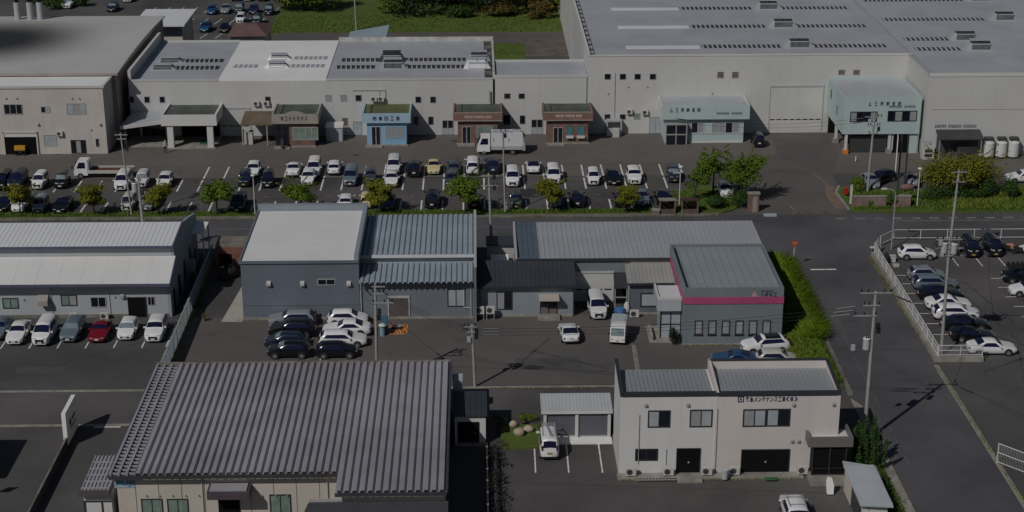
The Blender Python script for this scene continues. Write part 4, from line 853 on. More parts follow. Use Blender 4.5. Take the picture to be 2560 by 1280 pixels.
lettering(t,'FUJI',114.95,289,1202,335,1216,'ink_blue',bold=.02)
for px in (366,398,431,464,497,655,690,718): pipe_cap(t,115,px,1237,.05,'metal')
downpipe(t,V(507,1240,115).x,115,0,4.0,'trim_lt',.04); downpipe(t,-10.8,115,0,4.1,'tan',.05); downpipe(t,-11.6,115,0,3.4,'trim_lt',.06)
t = thing('lean_to_roof','low dark grey horizontally seamed roof along the front of the workshop','roof',(-8,110,0))
mb = MB(); z0,z1,y0,y1 = 2.75,3.35,107.5,112.0
mb.hexa([(-13.6,y0,z0-.12),(-2.3,y0,z0-.12),(-2.3,y1-.15,z1-.12),(-12.7,y1-.15,z1-.12)],[(-13.6,y0,z0),(-2.3,y0,z0),(-2.3,y1-.15,z1),(-12.7,y1-.15,z1)])
for i in range(13):
    f = i/13; y = y0+(y1-.2-y0)*f; z = z0+(z1-z0)*f; mb.box(-13.55+.8*f,y,z-.03,-2.32,y+.04,z+.045)
mb.build('roof_sheet', mat('dark_seamed_roof',(.065,.064,.075),.55,var=.15), t); MB().box(-12.6,110.9,0,-2.6,111.2,2.9).build('wall', T['cream'], t)
MB().box(-12.72,111.86,3.36,-9.5,112.05,3.5).build('flashing', T['roof_f1'], t)
t = thing('side_lean_to','narrow lean-to with a ribbed dark roof on the left side of the workshop','lean-to',(-29.2,117,0))
ribroof(t,T['roof_f1'],-30.35,-28.15,114.7,2.95,120.2,3.15,.28,.09,.09,.15)
mb = MB(); [mb.box(-30.3,115.0+i*1.0,3.0+i*.036,-28.2,115.1+i*1.0,3.1+i*.036) for i in range(5)]; mb.build('cross_bar', T['roof_f1'], t)
MB().box(-30.45,114.5,2.6,-28.1,114.69,3.05).build('fascia', mat('plum_fascia',(.10,.08,.09),.6), t)
MB().box(-30.2,115.0,0,-28.1,119.9,2.6).build('wall', T['white'], t); MB().box(-30.25,114.93,1.9,-28.1,114.99,2.0).box(-30.25,114.93,0,-30.12,114.99,1.9).box(-28.9,114.93,0,-28.8,114.99,1.89).build('timber_frame', T['trim_dk'], t)
# ---- black door shed
t = thing('side_shed','white shed with a charcoal roof and one black door beside the workshop','shed',(-.6,129.5,0))
MB().box(-2.0,127.85,0,.6,131.9,2.75).build('wall', T['white'], t); ribroof(t,T['roof_dk'],-2.15,.75,127.6,2.9,132.1,3.05,.42,.04,.03,.14)
a,b = V(1144,1055,127.85),V(1198,1108,127.85); d = MB().box(a.x,127.78,b.z,b.x,127.86,a.z).build('door', T['void'], t); MB().box(b.x-.35,127.72,b.z+.9,b.x-.25,127.775,b.z+1.02).build('handle', T['metal'], d)
MB().box(-2.05,127.6,0,.6,127.84,.25).build('step', T['conc'], t)
t = thing('rooftop_box','small pale box fixed at the corner of the folded workshop roof','box',(-1.9,133.5,0)); MB().box(-2.2,133.0,0,-1.4,134.2,3.6).build('casing', T['grey_box'], t); MB().box(-2.25,132.95,3.601,-1.35,134.25,3.75).build('lid', T['trim_lt'], t)
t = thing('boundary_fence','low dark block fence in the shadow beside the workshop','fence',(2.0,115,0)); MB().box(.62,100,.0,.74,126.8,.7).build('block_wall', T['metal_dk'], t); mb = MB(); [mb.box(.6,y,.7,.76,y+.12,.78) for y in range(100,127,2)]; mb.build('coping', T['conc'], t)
# ---- grey shuttered garage
t = thing('shutter_garage','pale steel garage with two grey shutters and a ribbed white roof','garage',(8.3,130,0))
MB().box(5.6,129.0,0,11.1,131.4,2.4).build('wall', T['steel_white'], t)
MB().box(5.5,128.75,0,5.75,128.95,2.35).box(8.2,128.75,0,8.45,128.95,2.35).box(10.95,128.75,0,11.2,128.95,2.35).box(5.5,128.75,2.35,11.2,128.95,2.55).build('frame', T['steel_white'], t)
for (p,q) in ((1367,1437),(1447,1518)): shutter(t,128.93,p,1031,q,1087,'shutter_gy',.09,frame='trim_lt')
ribroof(t,mat('pale_steel_roof',(.46,.48,.50),.45,var=.06),5.3,11.35,128.7,2.62,131.7,2.95,.3,.06,.022,.12); MB().box(5.3,128.6,2.45,11.35,128.69,2.66).build('fascia', T['steel_white'], t)
MB().box(5.4,127.75,0,11.3,128.9,.16).build('threshold', T['roof_white'], t)
t = thing('red_cream_box','cream and red box standing beside the shutter garage','box',(11.6,128,0)); MB().box(11.35,127.5,.3,11.95,128.1,.75).build('cream_top', T['cream'], t); MB().box(11.37,127.52,0,11.93,128.08,.299).build('red_base', T['red'], t)
T['roof_f3'] = mat('blue_grey_office_roof',(.27,.29,.31),.45,var=.07,scale=.2)
# ---- white two-storey office
t = thing('white_two_storey_office','two-storey white office with paired windows, dark doors and low parapet roofs','office',(20.2,125,0))
MB().box(11.35,122.15,0,19.05,127.6,6.9).build('left_wall', T['white'], t); MB().box(19.052,122.1,0,29.05,127.6,6.9).build('right_wall', T['pinkish'], t)
for (x0,x1,ztb,m) in ((11.35,19.05,7.2,'white'),(19.052,29.05,7.75,'pinkish')):
    yy0 = 122.15 if x0 < 15 else 122.1
    MB().prism([(yy0,6.9),(127.6,6.9),(127.6,7.85),(yy0,7.3)],0,x0,x0+.22).build('parapet', T[m], t)
    if x0 > 15: MB().prism([(yy0,6.9),(127.6,6.9),(127.6,7.75),(yy0,7.3)],0,x1-.22,x1).build('parapet', T[m], t); MB().box(x0+.22,127.35,6.9,x1-.22,127.6,7.75).build('parapet', T[m], t)
    ribroof(t,T['roof_f3'],x0+.25,x1-.25,yy0+.3,6.98,127.3,7.02,.36,.06,.05,.08)
    MB().box(x0,yy0-.06,7.0,x1,yy0+.28,7.3).build('parapet_cap', T['trim_dk'], t)
MB().prism([(122.05,7.3),(127.65,7.85),(127.65,7.93),(122.05,7.38)],0,11.3,11.6).prism([(122.05,7.3),(127.65,7.75),(127.65,7.83),(122.05,7.38)],0,28.8,29.1).box(19.1,127.3,7.76,28.79,127.65,7.84).build('coping', T['trim_dk'], t)
yl, yr = 122.15, 122.1
win(t,yl,1620,1026,1675,1068,('glass_lt','glass'),'frame_dk',.1); win(t,yl,1725,1024,1780,1067,('glass_blind','glass_lt'),'frame_dk',.1)
win(t,yr,1858,1023,1914,1066,('glass_blind','glass_lt'),'frame_dk',.1); win(t,yr,1917,1022,1974,1065,('glass_lt','glass'),'frame_dk',.1)
win(t,yl,1588,1122,1644,1151,('glass','glass'),'frame_dk',.1)
for (yy,p) in ((yl,(1693,1122,1747,1181)),(yr,(1855,1125,1969,1184))):
    a,b = V(p[0],p[1],yy),V(p[2],p[3],yy); d = MB().box(a.x,yy-.06,.2,b.x,yy+.01,a.z).build('dark_door', T['void'], t); MB().box(a.x-.06,yy-.09,.2,a.x-.002,yy+.01,a.z+.06).box(b.x+.002,yy-.09,.2,b.x+.06,yy+.01,a.z+.06).box(a.x,yy-.09,a.z+.002,b.x,yy+.01,a.z+.06).build('frame', T['frame_dk'], d)
    MB().box((a.x+b.x)/2-.03,yy-.1,1.05,(a.x+b.x)/2+.1,yy-.062,1.2).build('handle', T['metal'], d)
lettering(t,'緊急メンテナンス工業(株)',yr,1864,992,1994,1003,'ink',spread=.86,bold=.02)
a,b = V(1845,991,yr),V(1859,1005,yr); MB().box(a.x,yr-.035,b.z,b.x,yr,b.z+.07).box(a.x,yr-.035,a.z-.07,b.x,yr,a.z).box(a.x,yr-.035,b.z+.07,a.x+.07,yr,a.z-.07).box(b.x-.07,yr-.035,b.z+.07,b.x,yr,a.z-.07).box(a.x+.18,yr-.035,b.z+.16,a.x+.26,yr,a.z-.16).box(b.x-.26,yr-.035,b.z+.16,b.x-.18,yr,a.z-.16).box(a.x+.26,yr-.035,b.z+.16,b.x-.26,yr,b.z+.22).build('emblem', T['ink'], t)
for px,py in ((1614,1012),(1719,1011),(1983,1010),(2083,1009),(1979,1101),(1995,1101)): hood(t,yr if px > 1796 else yl,px,py,.24,'metal')
for px in (1795,): downpipe(t,V(px,1000,yr).x,yr,0.3,5.9,'metal',.03)
MB().cyl((V(1597,1100,yl).x,yl-.05,1.0),(V(1597,1100,yl).x,yl-.05,5.4),.03,n=6).cyl((V(1665,1150,yl).x,yl-.05,.9),(V(1665,1150,yl).x,yl-.05,2.3),.03,n=6).build('conduit', T['metal'], t)
MB().box(11.2,121.2,0,26.3,122.1,.18).build('plinth', T['conc'], t); a = V(1692,1182,121.3); MB().box(16.0,120.6,.0,18.0,121.19,.22).build('door_step', T['conc'], t)
MB().box(26.4,120.7,3.05,30.0,123.2,3.35).box(26.4,120.7,3.351,30.0,120.9,3.9).box(29.8,120.901,3.351,30.0,123.2,3.9).box(26.4,120.901,3.351,26.6,122.09,3.9).build('porch_roof', mat('mauve_fascia',(.16,.14,.14),.6,var=.1), t)
MB().box(26.6,120.9,3.351,29.8,123.1,3.45).build('porch_roof_sheet', T['roof_lt'], t)
MB().box(26.9,121.0,.45,29.6,122.09,3.04).build('porch_void', T['void'], t)
mb = MB()
for x in (26.85,28.25,29.55): mb.box(x-.06,120.9,.45,x+.06,120.99,3.04)
mb.box(26.91,120.9,.45,28.19,120.985,.53).box(28.31,120.9,.45,29.49,120.985,.53).box(26.91,120.9,1.0,28.19,120.985,1.06).box(28.31,120.9,1.0,29.49,120.985,1.06); mb.build('porch_frame', T['frame_dk'], t)
MB().box(26.6,119.9,0,29.9,122.09,.44).build('porch_step', T['conc'], t)
for i,(px,lb) in enumerate(((1577,'white outdoor unit at the left corner of the two-storey office'),(1671,'white outdoor unit left of the single black door'),(1767,'white outdoor unit right of the single black door'),(1836,'white outdoor unit left of the wide black door'),(2006,'white outdoor unit between the wide black door and the porch'))):
    ac_unit(V(px,1170,121.6).x,121.4,.3,lb,w=.85,h=.65)
mb = MB(); r = random.Random(2)
t2 = thing('ladder','aluminium ladder lying along the foot of the two-storey office','ladder',(14,121,0)); a,b = V(1592,1185,120.9),V(1690,1184,120.9)
mb.box(a.x,120.75,.2,b.x,120.81,.26).box(a.x,121.1,.2,b.x,121.16,.26); [mb.box(a.x+.15+i*.27,120.81,.21,a.x+.2+i*.27,121.1,.25) for i in range(int((b.x-a.x)/.27)-1)]; mb.build('rails', T['metal'], t2)
t2 = thing('water_barrel','grey plastic bin between the outdoor units of the two-storey office','bin',(19.8,121,0)); x = V(1813,1185,120.9).x; MB().cyl((x,121.0,.18),(x,121.0,.95),.26,.3,n=12).build('body', T['grey_box'], t2); MB().cyl((x,121.0,.951),(x,121.0,1.02),.32,n=12).build('lid', T['trim_lt'], t2)
t2 = thing('green_mat','green doormat before the wide black door','mat',(24,121,0)); a = V(1928,1189,120.9); MB().box(a.x-.5,120.6,.185,a.x+.5,121.15,.2).build('weave', mat('green_rug',(.03,.13,.04),.95), t2)
# ---- storage shed
t = thing('storage_shed','white storage shed with a ribbed grey roof beside the bush at lower right','shed',(30.1,116,0))
MB().box(29.15,112.8,0,31.05,119.3,2.15).build('wall', T['white'], t)
mb = MB().hexa([(28.85,112.45,2.17),(31.35,112.35,2.07),(31.5,119.0,2.07),(29.0,119.75,2.17)],[(28.85,112.45,2.31),(31.35,112.35,2.21),(31.5,119.0,2.21),(29.0,119.75,2.31)])
for i in range(22): mb.box(28.9,112.6+i*.3,2.2,31.35,112.66+i*.3,2.345)
mb.build('roof', mat('pale_blue_shed_roof',(.42,.45,.48),.5,var=.06), t)
MB().box(29.08,113.2,.1,29.14,116.4,1.95).build('door', T['metal_dk'], t); MB().box(29.06,116.5,.1,29.13,118.9,1.95).build('door', T['cream'], t)
a = V(2170,1270,112.8); MB().cyl((a.x,112.79,a.z),(a.x,112.7,a.z),.1,n=8).build('vent_cap', T['metal'], t)
# ---- sign board of the left yard
t = thing('sign_board','white slab sign board with blue lettering standing in the left yard','sign',(-34.6,129.8,0))
MB().box(-34.85,128.1,.25,-34.5,131.9,3.15).build('panel', T['roof_white'], t); MB().box(-34.8,128.3,0,-34.55,131.7,.249).build('base', T['conc_dirty'], t)
MB().box(-34.498,129.1,1.5,-34.48,129.7,2.0).box(-34.498,129.9,1.7,-34.48,131.2,1.95).box(-34.498,129.3,1.15,-34.48,131.2,1.3).build('lettering', T['ink'], t)
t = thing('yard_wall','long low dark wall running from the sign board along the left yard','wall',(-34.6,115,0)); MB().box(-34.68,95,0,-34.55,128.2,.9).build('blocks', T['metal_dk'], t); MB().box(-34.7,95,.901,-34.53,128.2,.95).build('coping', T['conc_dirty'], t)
# ================================================================== VEHICLES
def paint(name, col, metal=0., rough=.32):
    return mat(name, col, rough, metal=metal, var=.05, scale=1.5, coat=.4, spec=.4)
PAINT = {'white': paint('white_car_paint',(.74,.74,.75)), 'pearl': paint('pearl_car_paint',(.62,.63,.64)), 'silver': paint('silver_car_paint',(.30,.33,.36),.35), 'steel': paint('steel_blue_paint',(.17,.225,.27),.3),
         'slate': paint('slate_grey_paint',(.075,.095,.115),.3), 'black': paint('black_car_paint',(.007,.009,.013),.0,.25), 'navy': paint('navy_car_paint',(.012,.024,.05),.1), 'blue': paint('blue_car_paint',(.012,.075,.19),.2),
         'red': paint('red_car_paint',(.20,.008,.018),.1), 'cream': paint('cream_car_paint',(.60,.52,.27)), 'beige': paint('beige_car_paint',(.48,.47,.42)), 'olive': paint('olive_car_paint',(.06,.075,.062),.1), 'maroon': paint('maroon_car_paint',(.05,.008,.010),.1)}
T['car_glass'] = mat('car_glass',(.010,.012,.040),.08,var=.2,scale=1.5,spec=.5)
T['lamp_glass'] = mat('headlamp_lens',(.50,.52,.54),.15,var=.1)
T['tail'] = mat('tail_lamp_lens',(.06,.006,.010),.2,var=.1)
T['plate'] = mat('number_plate',(.62,.62,.60),.5,var=.05); T['plate_y'] = mat('yellow_plate',(.40,.30,.08),.5,var=.05)
T['rim'] = mat('alloy_rim',(.30,.31,.32),.35,metal=.5,var=.1); T['grille'] = mat('black_grille',(.012,.012,.014),.5,var=.1); T['tyre'] = mat('tyre_rubber',(.016,.016,.017),.85,var=.15)
def lerp_prof(p, t):
    for i in range(len(p)-1):
        if t <= p[i+1][0]:
            a, b = p[i], p[i+1]; return a[1]+(b[1]-a[1])*(t-a[0])/max(1e-6,b[0]-a[0])
    return p[-1][1]
# top line, belt line (t from nose 0 to tail 1), windscreen / rear screen spans, side glass corners, tumblehome
KINDS = {
 'sedan': dict(L=4.6,W=1.74,top=[(0,.62),(.03,.74),(.25,.93),(.31,.97),(.43,1.38),(.50,1.43),(.68,1.41),(.83,1.07),(.88,1.03),(.98,.98),(1,.80)],belt=[(0,.60),(.05,.72),(.3,.88),(.85,.95),(1,.78)],ws=(.315,.425),rs=(.69,.825),sg=(.36,.46,.66,.78),tum=.42,wh=(.19,.79),kei=0),
 'hatch': dict(L=3.95,W=1.68,top=[(0,.62),(.03,.76),(.20,.98),(.25,1.02),(.40,1.44),(.48,1.50),(.82,1.46),(.87,1.40),(.96,1.02),(1,.86)],belt=[(0,.60),(.05,.74),(.25,.92),(.9,1.0),(1,.84)],ws=(.26,.395),rs=(.87,.955),sg=(.32,.44,.80,.88),tum=.34,wh=(.18,.81),kei=0),
 'wagon': dict(L=4.7,W=1.78,top=[(0,.66),(.03,.80),(.24,1.0),(.29,1.04),(.40,1.45),(.48,1.52),(.85,1.50),(.89,1.45),(.97,1.05),(1,.88)],belt=[(0,.64),(.05,.78),(.28,.95),(.9,1.02),(1,.86)],ws=(.295,.395),rs=(.89,.965),sg=(.34,.44,.83,.89),tum=.36,wh=(.19,.79),kei=0),
 'suv': dict(L=4.5,W=1.82,top=[(0,.74),(.03,.92),(.23,1.10),(.28,1.14),(.39,1.58),(.47,1.66),(.82,1.63),(.87,1.56),(.96,1.12),(1,.95)],belt=[(0,.72),(.05,.9),(.27,1.04),(.9,1.12),(1,.93)],ws=(.285,.385),rs=(.87,.955),sg=(.33,.43,.80,.88),tum=.34,wh=(.19,.80),kei=0),
 'minivan': dict(L=4.72,W=1.75,top=[(0,.76),(.025,.96),(.15,1.12),(.18,1.17),(.32,1.74),(.38,1.84),(.90,1.82),(.94,1.76),(.985,1.15),(1,.95)],belt=[(0,.74),(.04,.94),(.18,1.08),(.95,1.14),(1,.93)],ws=(.185,.315),rs=(.94,.98),sg=(.22,.35,.90,.94),tum=.22,wh=(.18,.80),kei=0),
 'kei': dict(L=3.4,W=1.476,top=[(0,.74),(.025,.92),(.16,1.08),(.19,1.13),(.31,1.68),(.37,1.76),(.93,1.74),(.96,1.68),(.99,1.1),(1,.92)],belt=[(0,.72),(.04,.90),(.19,1.04),(.96,1.10),(1,.90)],ws=(.195,.305),rs=(.955,.985),sg=(.24,.35,.92,.955),tum=.16,wh=(.17,.82),kei=2),
 'keivan': dict(L=3.4,W=1.476,top=[(0,.80),(.02,1.0),(.07,1.14),(.09,1.18),(.21,1.80),(.26,1.89),(.95,1.88),(.975,1.82),(.995,1.1),(1,.9)],belt=[(0,.78),(.04,.98),(.1,1.08),(.97,1.12),(1,.88)],ws=(.095,.205),rs=(.972,.992),sg=(.15,.25,.94,.965),tum=.13,wh=(.16,.80),kei=1),
 'coupe': dict(L=4.25,W=1.77,top=[(0,.55),(.03,.66),(.30,.86),(.36,.90),(.48,1.24),(.55,1.29),(.66,1.27),(.86,.98),(.92,.95),(.98,.92),(1,.72)],belt=[(0,.53),(.05,.64),(.35,.80),(.88,.92),(1,.70)],ws=(.365,.475),rs=(.67,.855),sg=(.42,.50,.64,.76),tum=.46,wh=(.18,.80),kei=0),
 'beetle': dict(L=4.1,W=1.72,top=[(0,.60),(.03,.74),(.12,.88),(.24,.98),(.29,1.04),(.42,1.42),(.52,1.50),(.66,1.46),(.80,1.24),(.90,.98),(.97,.78),(1,.62)],belt=[(0,.58),(.05,.72),(.28,.90),(.8,.92),(1,.60)],ws=(.295,.415),rs=(.70,.80),sg=(.36,.47,.66,.76),tum=.40,wh=(.19,.80),kei=0),
 'jeep': dict(L=3.4,W=1.476,top=[(0,.80),(.02,.96),(.05,1.0),(.30,1.06),(.33,1.10),(.39,1.62),(.43,1.70),(.94,1.68),(.965,1.62),(.985,1.05),(1,.9)],belt=[(0,.78),(.04,.94),(.33,1.02),(.96,1.04),(1,.88)],ws=(.332,.388),rs=(.96,.982),sg=(.37,.42,.93,.96),tum=.12,wh=(.19,.80),kei=1),
}
def smooth_prof(p, w):
    out = []
    for i in range(41):
        t = i/40; ww = w*min(1.0, min(t,1-t)/.05+.15)
        out.append((t, sum(lerp_prof(p,max(0,min(1,t+ww*q)))*c for q,c in ((-1,1),(-.5,2),(0,2.5),(.5,2),(1,1)))/8.5))
    return out
def car_proto(kind, black_roof=False):
    k = KINDS[kind]; L, W = k['L'], k['W']; sm = .045 if kind in ('sedan','hatch','wagon','suv','coupe','beetle') else .022
    top, belt = smooth_prof(k['top'],sm), smooth_prof(k['belt'],.04)
    root = thing('car','car','car'); ts = sorted(set([i/36 for i in range(37)]+[.006,.014,.986,.994]))
    def hw(t): 
        e = abs(2*t-1); return W/2*(1-.16*e**14-.09*e**5)
    def sec(t):
        zt, zb, h = lerp_prof(top,t), lerp_prof(belt,t), hw(t); zb = min(zb, zt-.01); kk = zt-zb; wr = h*.95-k['tum']*max(0,kk-.08)
        zl = .24 if .05 < t < .95 else .30
        return [(0,zl),(h*.86,zl),(h*.965,zl+.12),(h,.45*zl+.5*zb+.05),(h*.975,zb),(wr,zb+kk*.82),(wr-.12,zb+kk*.975),(0,zt+(.035 if kk > .3 else .03))]
    Y = lambda t: (t-.5)*L
    body = MB(); vs = []; n = 8
    for t in ts:
        s = sec(t); vs += [(x,Y(t),z) for x,z in s]+[(-x,Y(t),z) for x,z in s[1:-1][::-1]]
    m = 14; fs = []
    for i in range(len(ts)-1):
        for j in range(m): fs.append((i*m+j,i*m+(j+1)%m,(i+1)*m+(j+1)%m,(i+1)*m+j))
    fs += [tuple(range(m))[::-1], tuple(range((len(ts)-1)*m,len(ts)*m))]
    body.add(vs, fs); body.build('body', PAINT['white'], root, smooth=50, link_obj=True)
    def screen(name, t0, t1, off=.014, inset=.06):
        mb = MB(); vs = []; q = 5
        for i in range(q):
            t = t0+(t1-t0)*i/(q-1); s = sec(t); e = .004; dz = (lerp_prof(top,t+e)-lerp_prof(top,t-e))/(2*e*L); nn = Vector((0,-dz,1)).normalized()*off
            x6 = s[6][0]+.12-inset
            for x,z in ((-x6,s[6][1]-.01),(-x6*.5,(s[6][1]+s[7][1])/2),(0,s[7][1]),(x6*.5,(s[6][1]+s[7][1])/2),(x6,s[6][1]-.01)): vs.append((x,Y(t)+nn.y,z+nn.z))
        mb.add(vs,[(i*5+j,i*5+j+1,i*5+j+6,i*5+j+5) for i in range(q-1) for j in range(4)]); return mb.build(name, T['car_glass'], root, smooth=60)
    screen('windshield', *k['ws']); screen('rear_window', *k['rs'])
    for s_ in (1,-1):
        a0,a1,b1,b0 = k['sg']; vs = []; q = 7
        for i in range(q):
            f = i/(q-1)
            for (u,t) in ((.10,a0+(b0-a0)*f),(.90,a1+(b1-a1)*f)):
                s = sec(t); p, r = s[4], s[5]; vs.append((s_*(p[0]+(r[0]-p[0])*u+.014),Y(t),p[1]+(r[1]-p[1])*u))
        MB().add(vs,[(2*i,2*i+2,2*i+3,2*i+1) if s_ > 0 else (2*i,2*i+1,2*i+3,2*i+2) for i in range(q-1)]).build('side_window', T['car_glass'], root)
    zb0 = lerp_prof(belt,.05); zr0 = lerp_prof(belt,.97)
    for s_ in (1,-1):
        x = hw(.01)
        MB().hexa([(s_*(x-.40),-L/2-.012,zb0-.17),(s_*(x-.02),-L/2+.04,zb0-.17),(s_*(x+.012),-L/2+.26,zb0-.14),(s_*(x-.40),-L/2+.2,zb0-.14)],[(s_*(x-.38),-L/2+.02,zb0-.02),(s_*(x-.02),-L/2+.07,zb0+.0),(s_*(x+.008),-L/2+.28,zb0+.0),(s_*(x-.38),-L/2+.22,zb0-.02)]).build('headlight', T['lamp_glass'], root)
        tall = .42 if kind in ('minivan','kei','keivan','suv','wagon') else .17
        MB().box(s_*(x-.10),L/2-.14,zr0-.12,s_*(x+.035),L/2+.012,zr0-.12+tall).build('tail_light', T['tail'], root)
        t = k['ws'][0]+.045; MB().box(s_*(hw(t)-.02),Y(t)-.05,lerp_prof(belt,t)+.0,s_*(hw(t)+.19),Y(t)+.06,lerp_prof(belt,t)+.15).build('mirror', PAINT['white'], root, link_obj=True)
    MB().box(-.42,-L/2-.01,.40,.42,-L/2+.06,zb0-.13).build('grille', T['grille'], root)
    pm = T['plate_y' if k['kei'] == 1 else 'plate']
    MB().box(-.19,-L/2-.03,.40,.19,-L/2-.012,.57).build('number_plate', pm, root); MB().box(-.19,L/2+.006,.62,.19,L/2+.03,.80).build('number_plate', pm, root)
    MB().box(-W/2*.80,L/2-.06,.27,W/2*.80,L/2+.012,.42).build('bumper', T['grille'], root)
    if black_roof:
        t0,t1 = k['ws'][1],k['rs'][0]; vs = []; q = 6
        for i in range(q):
            t = t0+(t1-t0)*i/(q-1); s = sec(t)
            for x,z in ((-s[5][0]-.01,s[5][1]),(-s[6][0],s[6][1]+.014),(0,s[7][1]+.014),(s[6][0],s[6][1]+.014),(s[5][0]+.01,s[5][1])): vs.append((x,Y(t),z))
        MB().add(vs,[(i*5+j,i*5+j+1,i*5+j+6,i*5+j+5) for i in range(q-1) for j in range(4)]).build('roof_panel', PAINT['black'], root, smooth=50)
    r = .33 if not k['kei'] else .28
    for t in k['wh']:
        for s_ in (1,-1):
            x = hw(t); y = Y(t)
            wl = MB().cyl((s_*(x-.2),y,r+.03),(s_*(x+.006),y,r+.03),r+.065,n=18).cyl((s_*(x-.2),y,r),(s_*(x+.018),y,r),r,n=18).build('wheel', T['tyre'], root)
            MB().cyl((s_*(x-.05),y,r),(s_*(x+.026),y,r),r*.64,r*.60,n=14).build('rim', T['rim'], wl)
    return root
PROTO = {}
def place(kind, col, x, y, rz, label, group, cat='car', name='parked_car', z=None, black_roof=False, glass=None):
    key = (kind, black_roof)
    fresh = key not in PROTO
    if fresh: PROTO[key] = car_proto(kind, black_roof)
    o = PROTO[key] if fresh else copy_tree(PROTO[key])
    USED.append((o, fresh))
    o.location = (x,y,ZC if z is None else z); o.rotation_euler = (0,0,rz+math.radians(random.Random(int(x*97+y*31)).uniform(-1.2,1.2))); o.name = name; _s = random.Random(int(x*53+y*71)).uniform(.975,1.03); o.scale = (1,_s,_s)
    o['label'] = label; o['category'] = cat; o['group'] = group
    for c in o.children:
        if c.material_slots[0].link == 'OBJECT': c.material_slots[0].material = PAINT[col]
    if glass:
        for c in o.children:
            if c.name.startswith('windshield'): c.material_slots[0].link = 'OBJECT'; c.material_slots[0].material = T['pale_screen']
    return o
USED = []; ZC = .018
def attach(part, root):
    """hang a part built in place on a thing that has already been turned and placed"""
    bpy.context.view_layer.update(); part.parent = root; part.matrix_parent_inverse = root.matrix_world.inverted()
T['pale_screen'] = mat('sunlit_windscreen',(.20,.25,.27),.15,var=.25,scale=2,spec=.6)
def bay(kind, col, px, py, face, label, group, dyaw=0, **kw):
    """park a car with its camera-side end at a ground pixel of the photo; face f: nose to the camera, b: tail to the camera"""
    g = G(px,py); L = KINDS[kind]['L']; return place(kind, col, g.x, g.y+L/2, math.radians(dyaw)+(0 if face == 'f' else math.pi), label, group, **kw)
def side(kind, col, x, y, face, label, group, dyaw=0, **kw):
    return place(kind, col, x, y, math.radians(dyaw)+(math.pi/2 if face == 'r' else -math.pi/2), label, group, **kw)
gA, gB, gC = 'cars in the back row of the long parking lot', 'cars in the middle row of the long parking lot', 'cars in the row along the grass verge'
# middle row, left to right
bay('minivan','black',-4,480,'f','black minivan cut by the left edge, beside the dark navy one',gB)
bay('minivan','navy',34,478,'f','dark navy minivan second from the left edge, next to a white boxy kei car',gB)
bay('kei','white',94,477,'f','white boxy kei car between two dark cars below the yellow cart garage',gB)
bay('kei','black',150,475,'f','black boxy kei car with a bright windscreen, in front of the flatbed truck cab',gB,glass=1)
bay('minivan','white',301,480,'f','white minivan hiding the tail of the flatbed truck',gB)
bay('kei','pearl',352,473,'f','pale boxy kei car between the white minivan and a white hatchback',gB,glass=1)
bay('hatch','white',407,474,'f','white hatchback alone at the left end of the empty bays',gB)
bay('hatch','white',630,446,'f','white hatchback half hidden behind a dark kei car and lamp post',gA)
bay('jeep','navy',609,471,'f','dark kei off-roader with round bright headlamps by the lamp post',gB)
bay('kei','black',668,473,'f','black kei car just right of the lamp post',gB)
bay('sedan','white',731,446,'b','white sedan parked tail out, left of the tall white minivan',gA)
bay('minivan','white',782,446,'f','tall white minivan right behind a white hatchback, back row',gA)
bay('hatch','white',768,467,'f','white hatchback partly covered by the tree top, before the tall minivan',gB)
bay('hatch','white',834,441,'b','white hatchback with a dark rear window between minivan and blue grey van',gA)
bay('minivan','steel',874,469,'f','blue grey minivan in the middle row, opposite the blue office',gB)
bay('jeep','slate',924,465,'f','grey kei off-roader with a yellow plate right of the blue grey minivan',gB)
bay('minivan','pearl',983,440,'f','white van right behind a white sedan, left of the big black one',gA)
bay('sedan','white',977,472,'f','white sedan nose out above the second leafy tree from the middle',gB)
bay('suv','black',1034,446,'b','big black off-road wagon in the back row left of the cream car',gA,black_roof=False)
bay('beetle','cream',1084,440,'f','small rounded cream yellow car in the back row',gA)
bay('hatch','slate',1135,440,'b','dark hatchback behind a slate grey one, right of the cream car',gA)
bay('hatch','slate',1129,472,'f','slate grey hatchback nose out below the cream car and left of a tree',gB)
bay('minivan','white',1182,441,'b','white van with a dark rear window in front of the white truck cab',gA)
bay('suv','navy',1232,438,'b','navy off-roader beside the utility pole in front of the white truck',gA)
bay('minivan','white',1282,471,'f','white minivan with blue fog lamps right of the tall thin pole',gB)
bay('coupe','white',1334,438,'b','white car with a black roof and glass, right of the white truck',gA,black_roof=True)
bay('minivan','white',1385,464,'f','white minivan above the leafy tree, right of the black roofed car',gB)
bay('kei','white',1485,467,'f','white boxy kei car beside a black sedan with an empty bay on its left',gB)
bay('sedan','black',1535,467,'f','black sedan between a white kei car and a white off-roader',gB)
bay('suv','white',1588,465,'f','white car right of the black sedan in the middle row',gB)
bay('jeep','navy',1686,460,'f','dark kei off-roader with a round headlamp behind the white lamp post',gB,glass=1)
# bottom row, left to right
bay('sedan','black',0,535,'f','black car cut by the left edge in the row along the verge',gC)
bay('hatch','white',44,535,'f','white car mostly hidden under the leftmost yellow-green tree',gC)
bay('kei','silver',95,538,'f','silver boxy kei car right of the leftmost tree',gC)
bay('sedan','black',148,538,'f','black sedan with a bright plate right of the silver kei car',gC)
bay('kei','beige',317,532,'f','pale beige boxy kei car beside the leaning pole',gC)
bay('wagon','silver',364,531,'f','silver car hidden behind the concrete pole and tree',gC)
bay('suv','black',591,535,'f','black off-roader tucked beside the tree and lamp post',gC)
bay('hatch','white',863,527,'b','white hatchback peeking over the white roof of the blue-grey hall',gC)
bay('kei','cream',915,527,'b','cream white kei car at the corner of the white roof, left of a tree',gC)
bay('sedan','slate',968,530,'f','dark grey sedan half under the tree right of the cream kei car',gC)
bay('minivan','black',1080,526,'b','black van alone between two empty bays by the verge',gC)
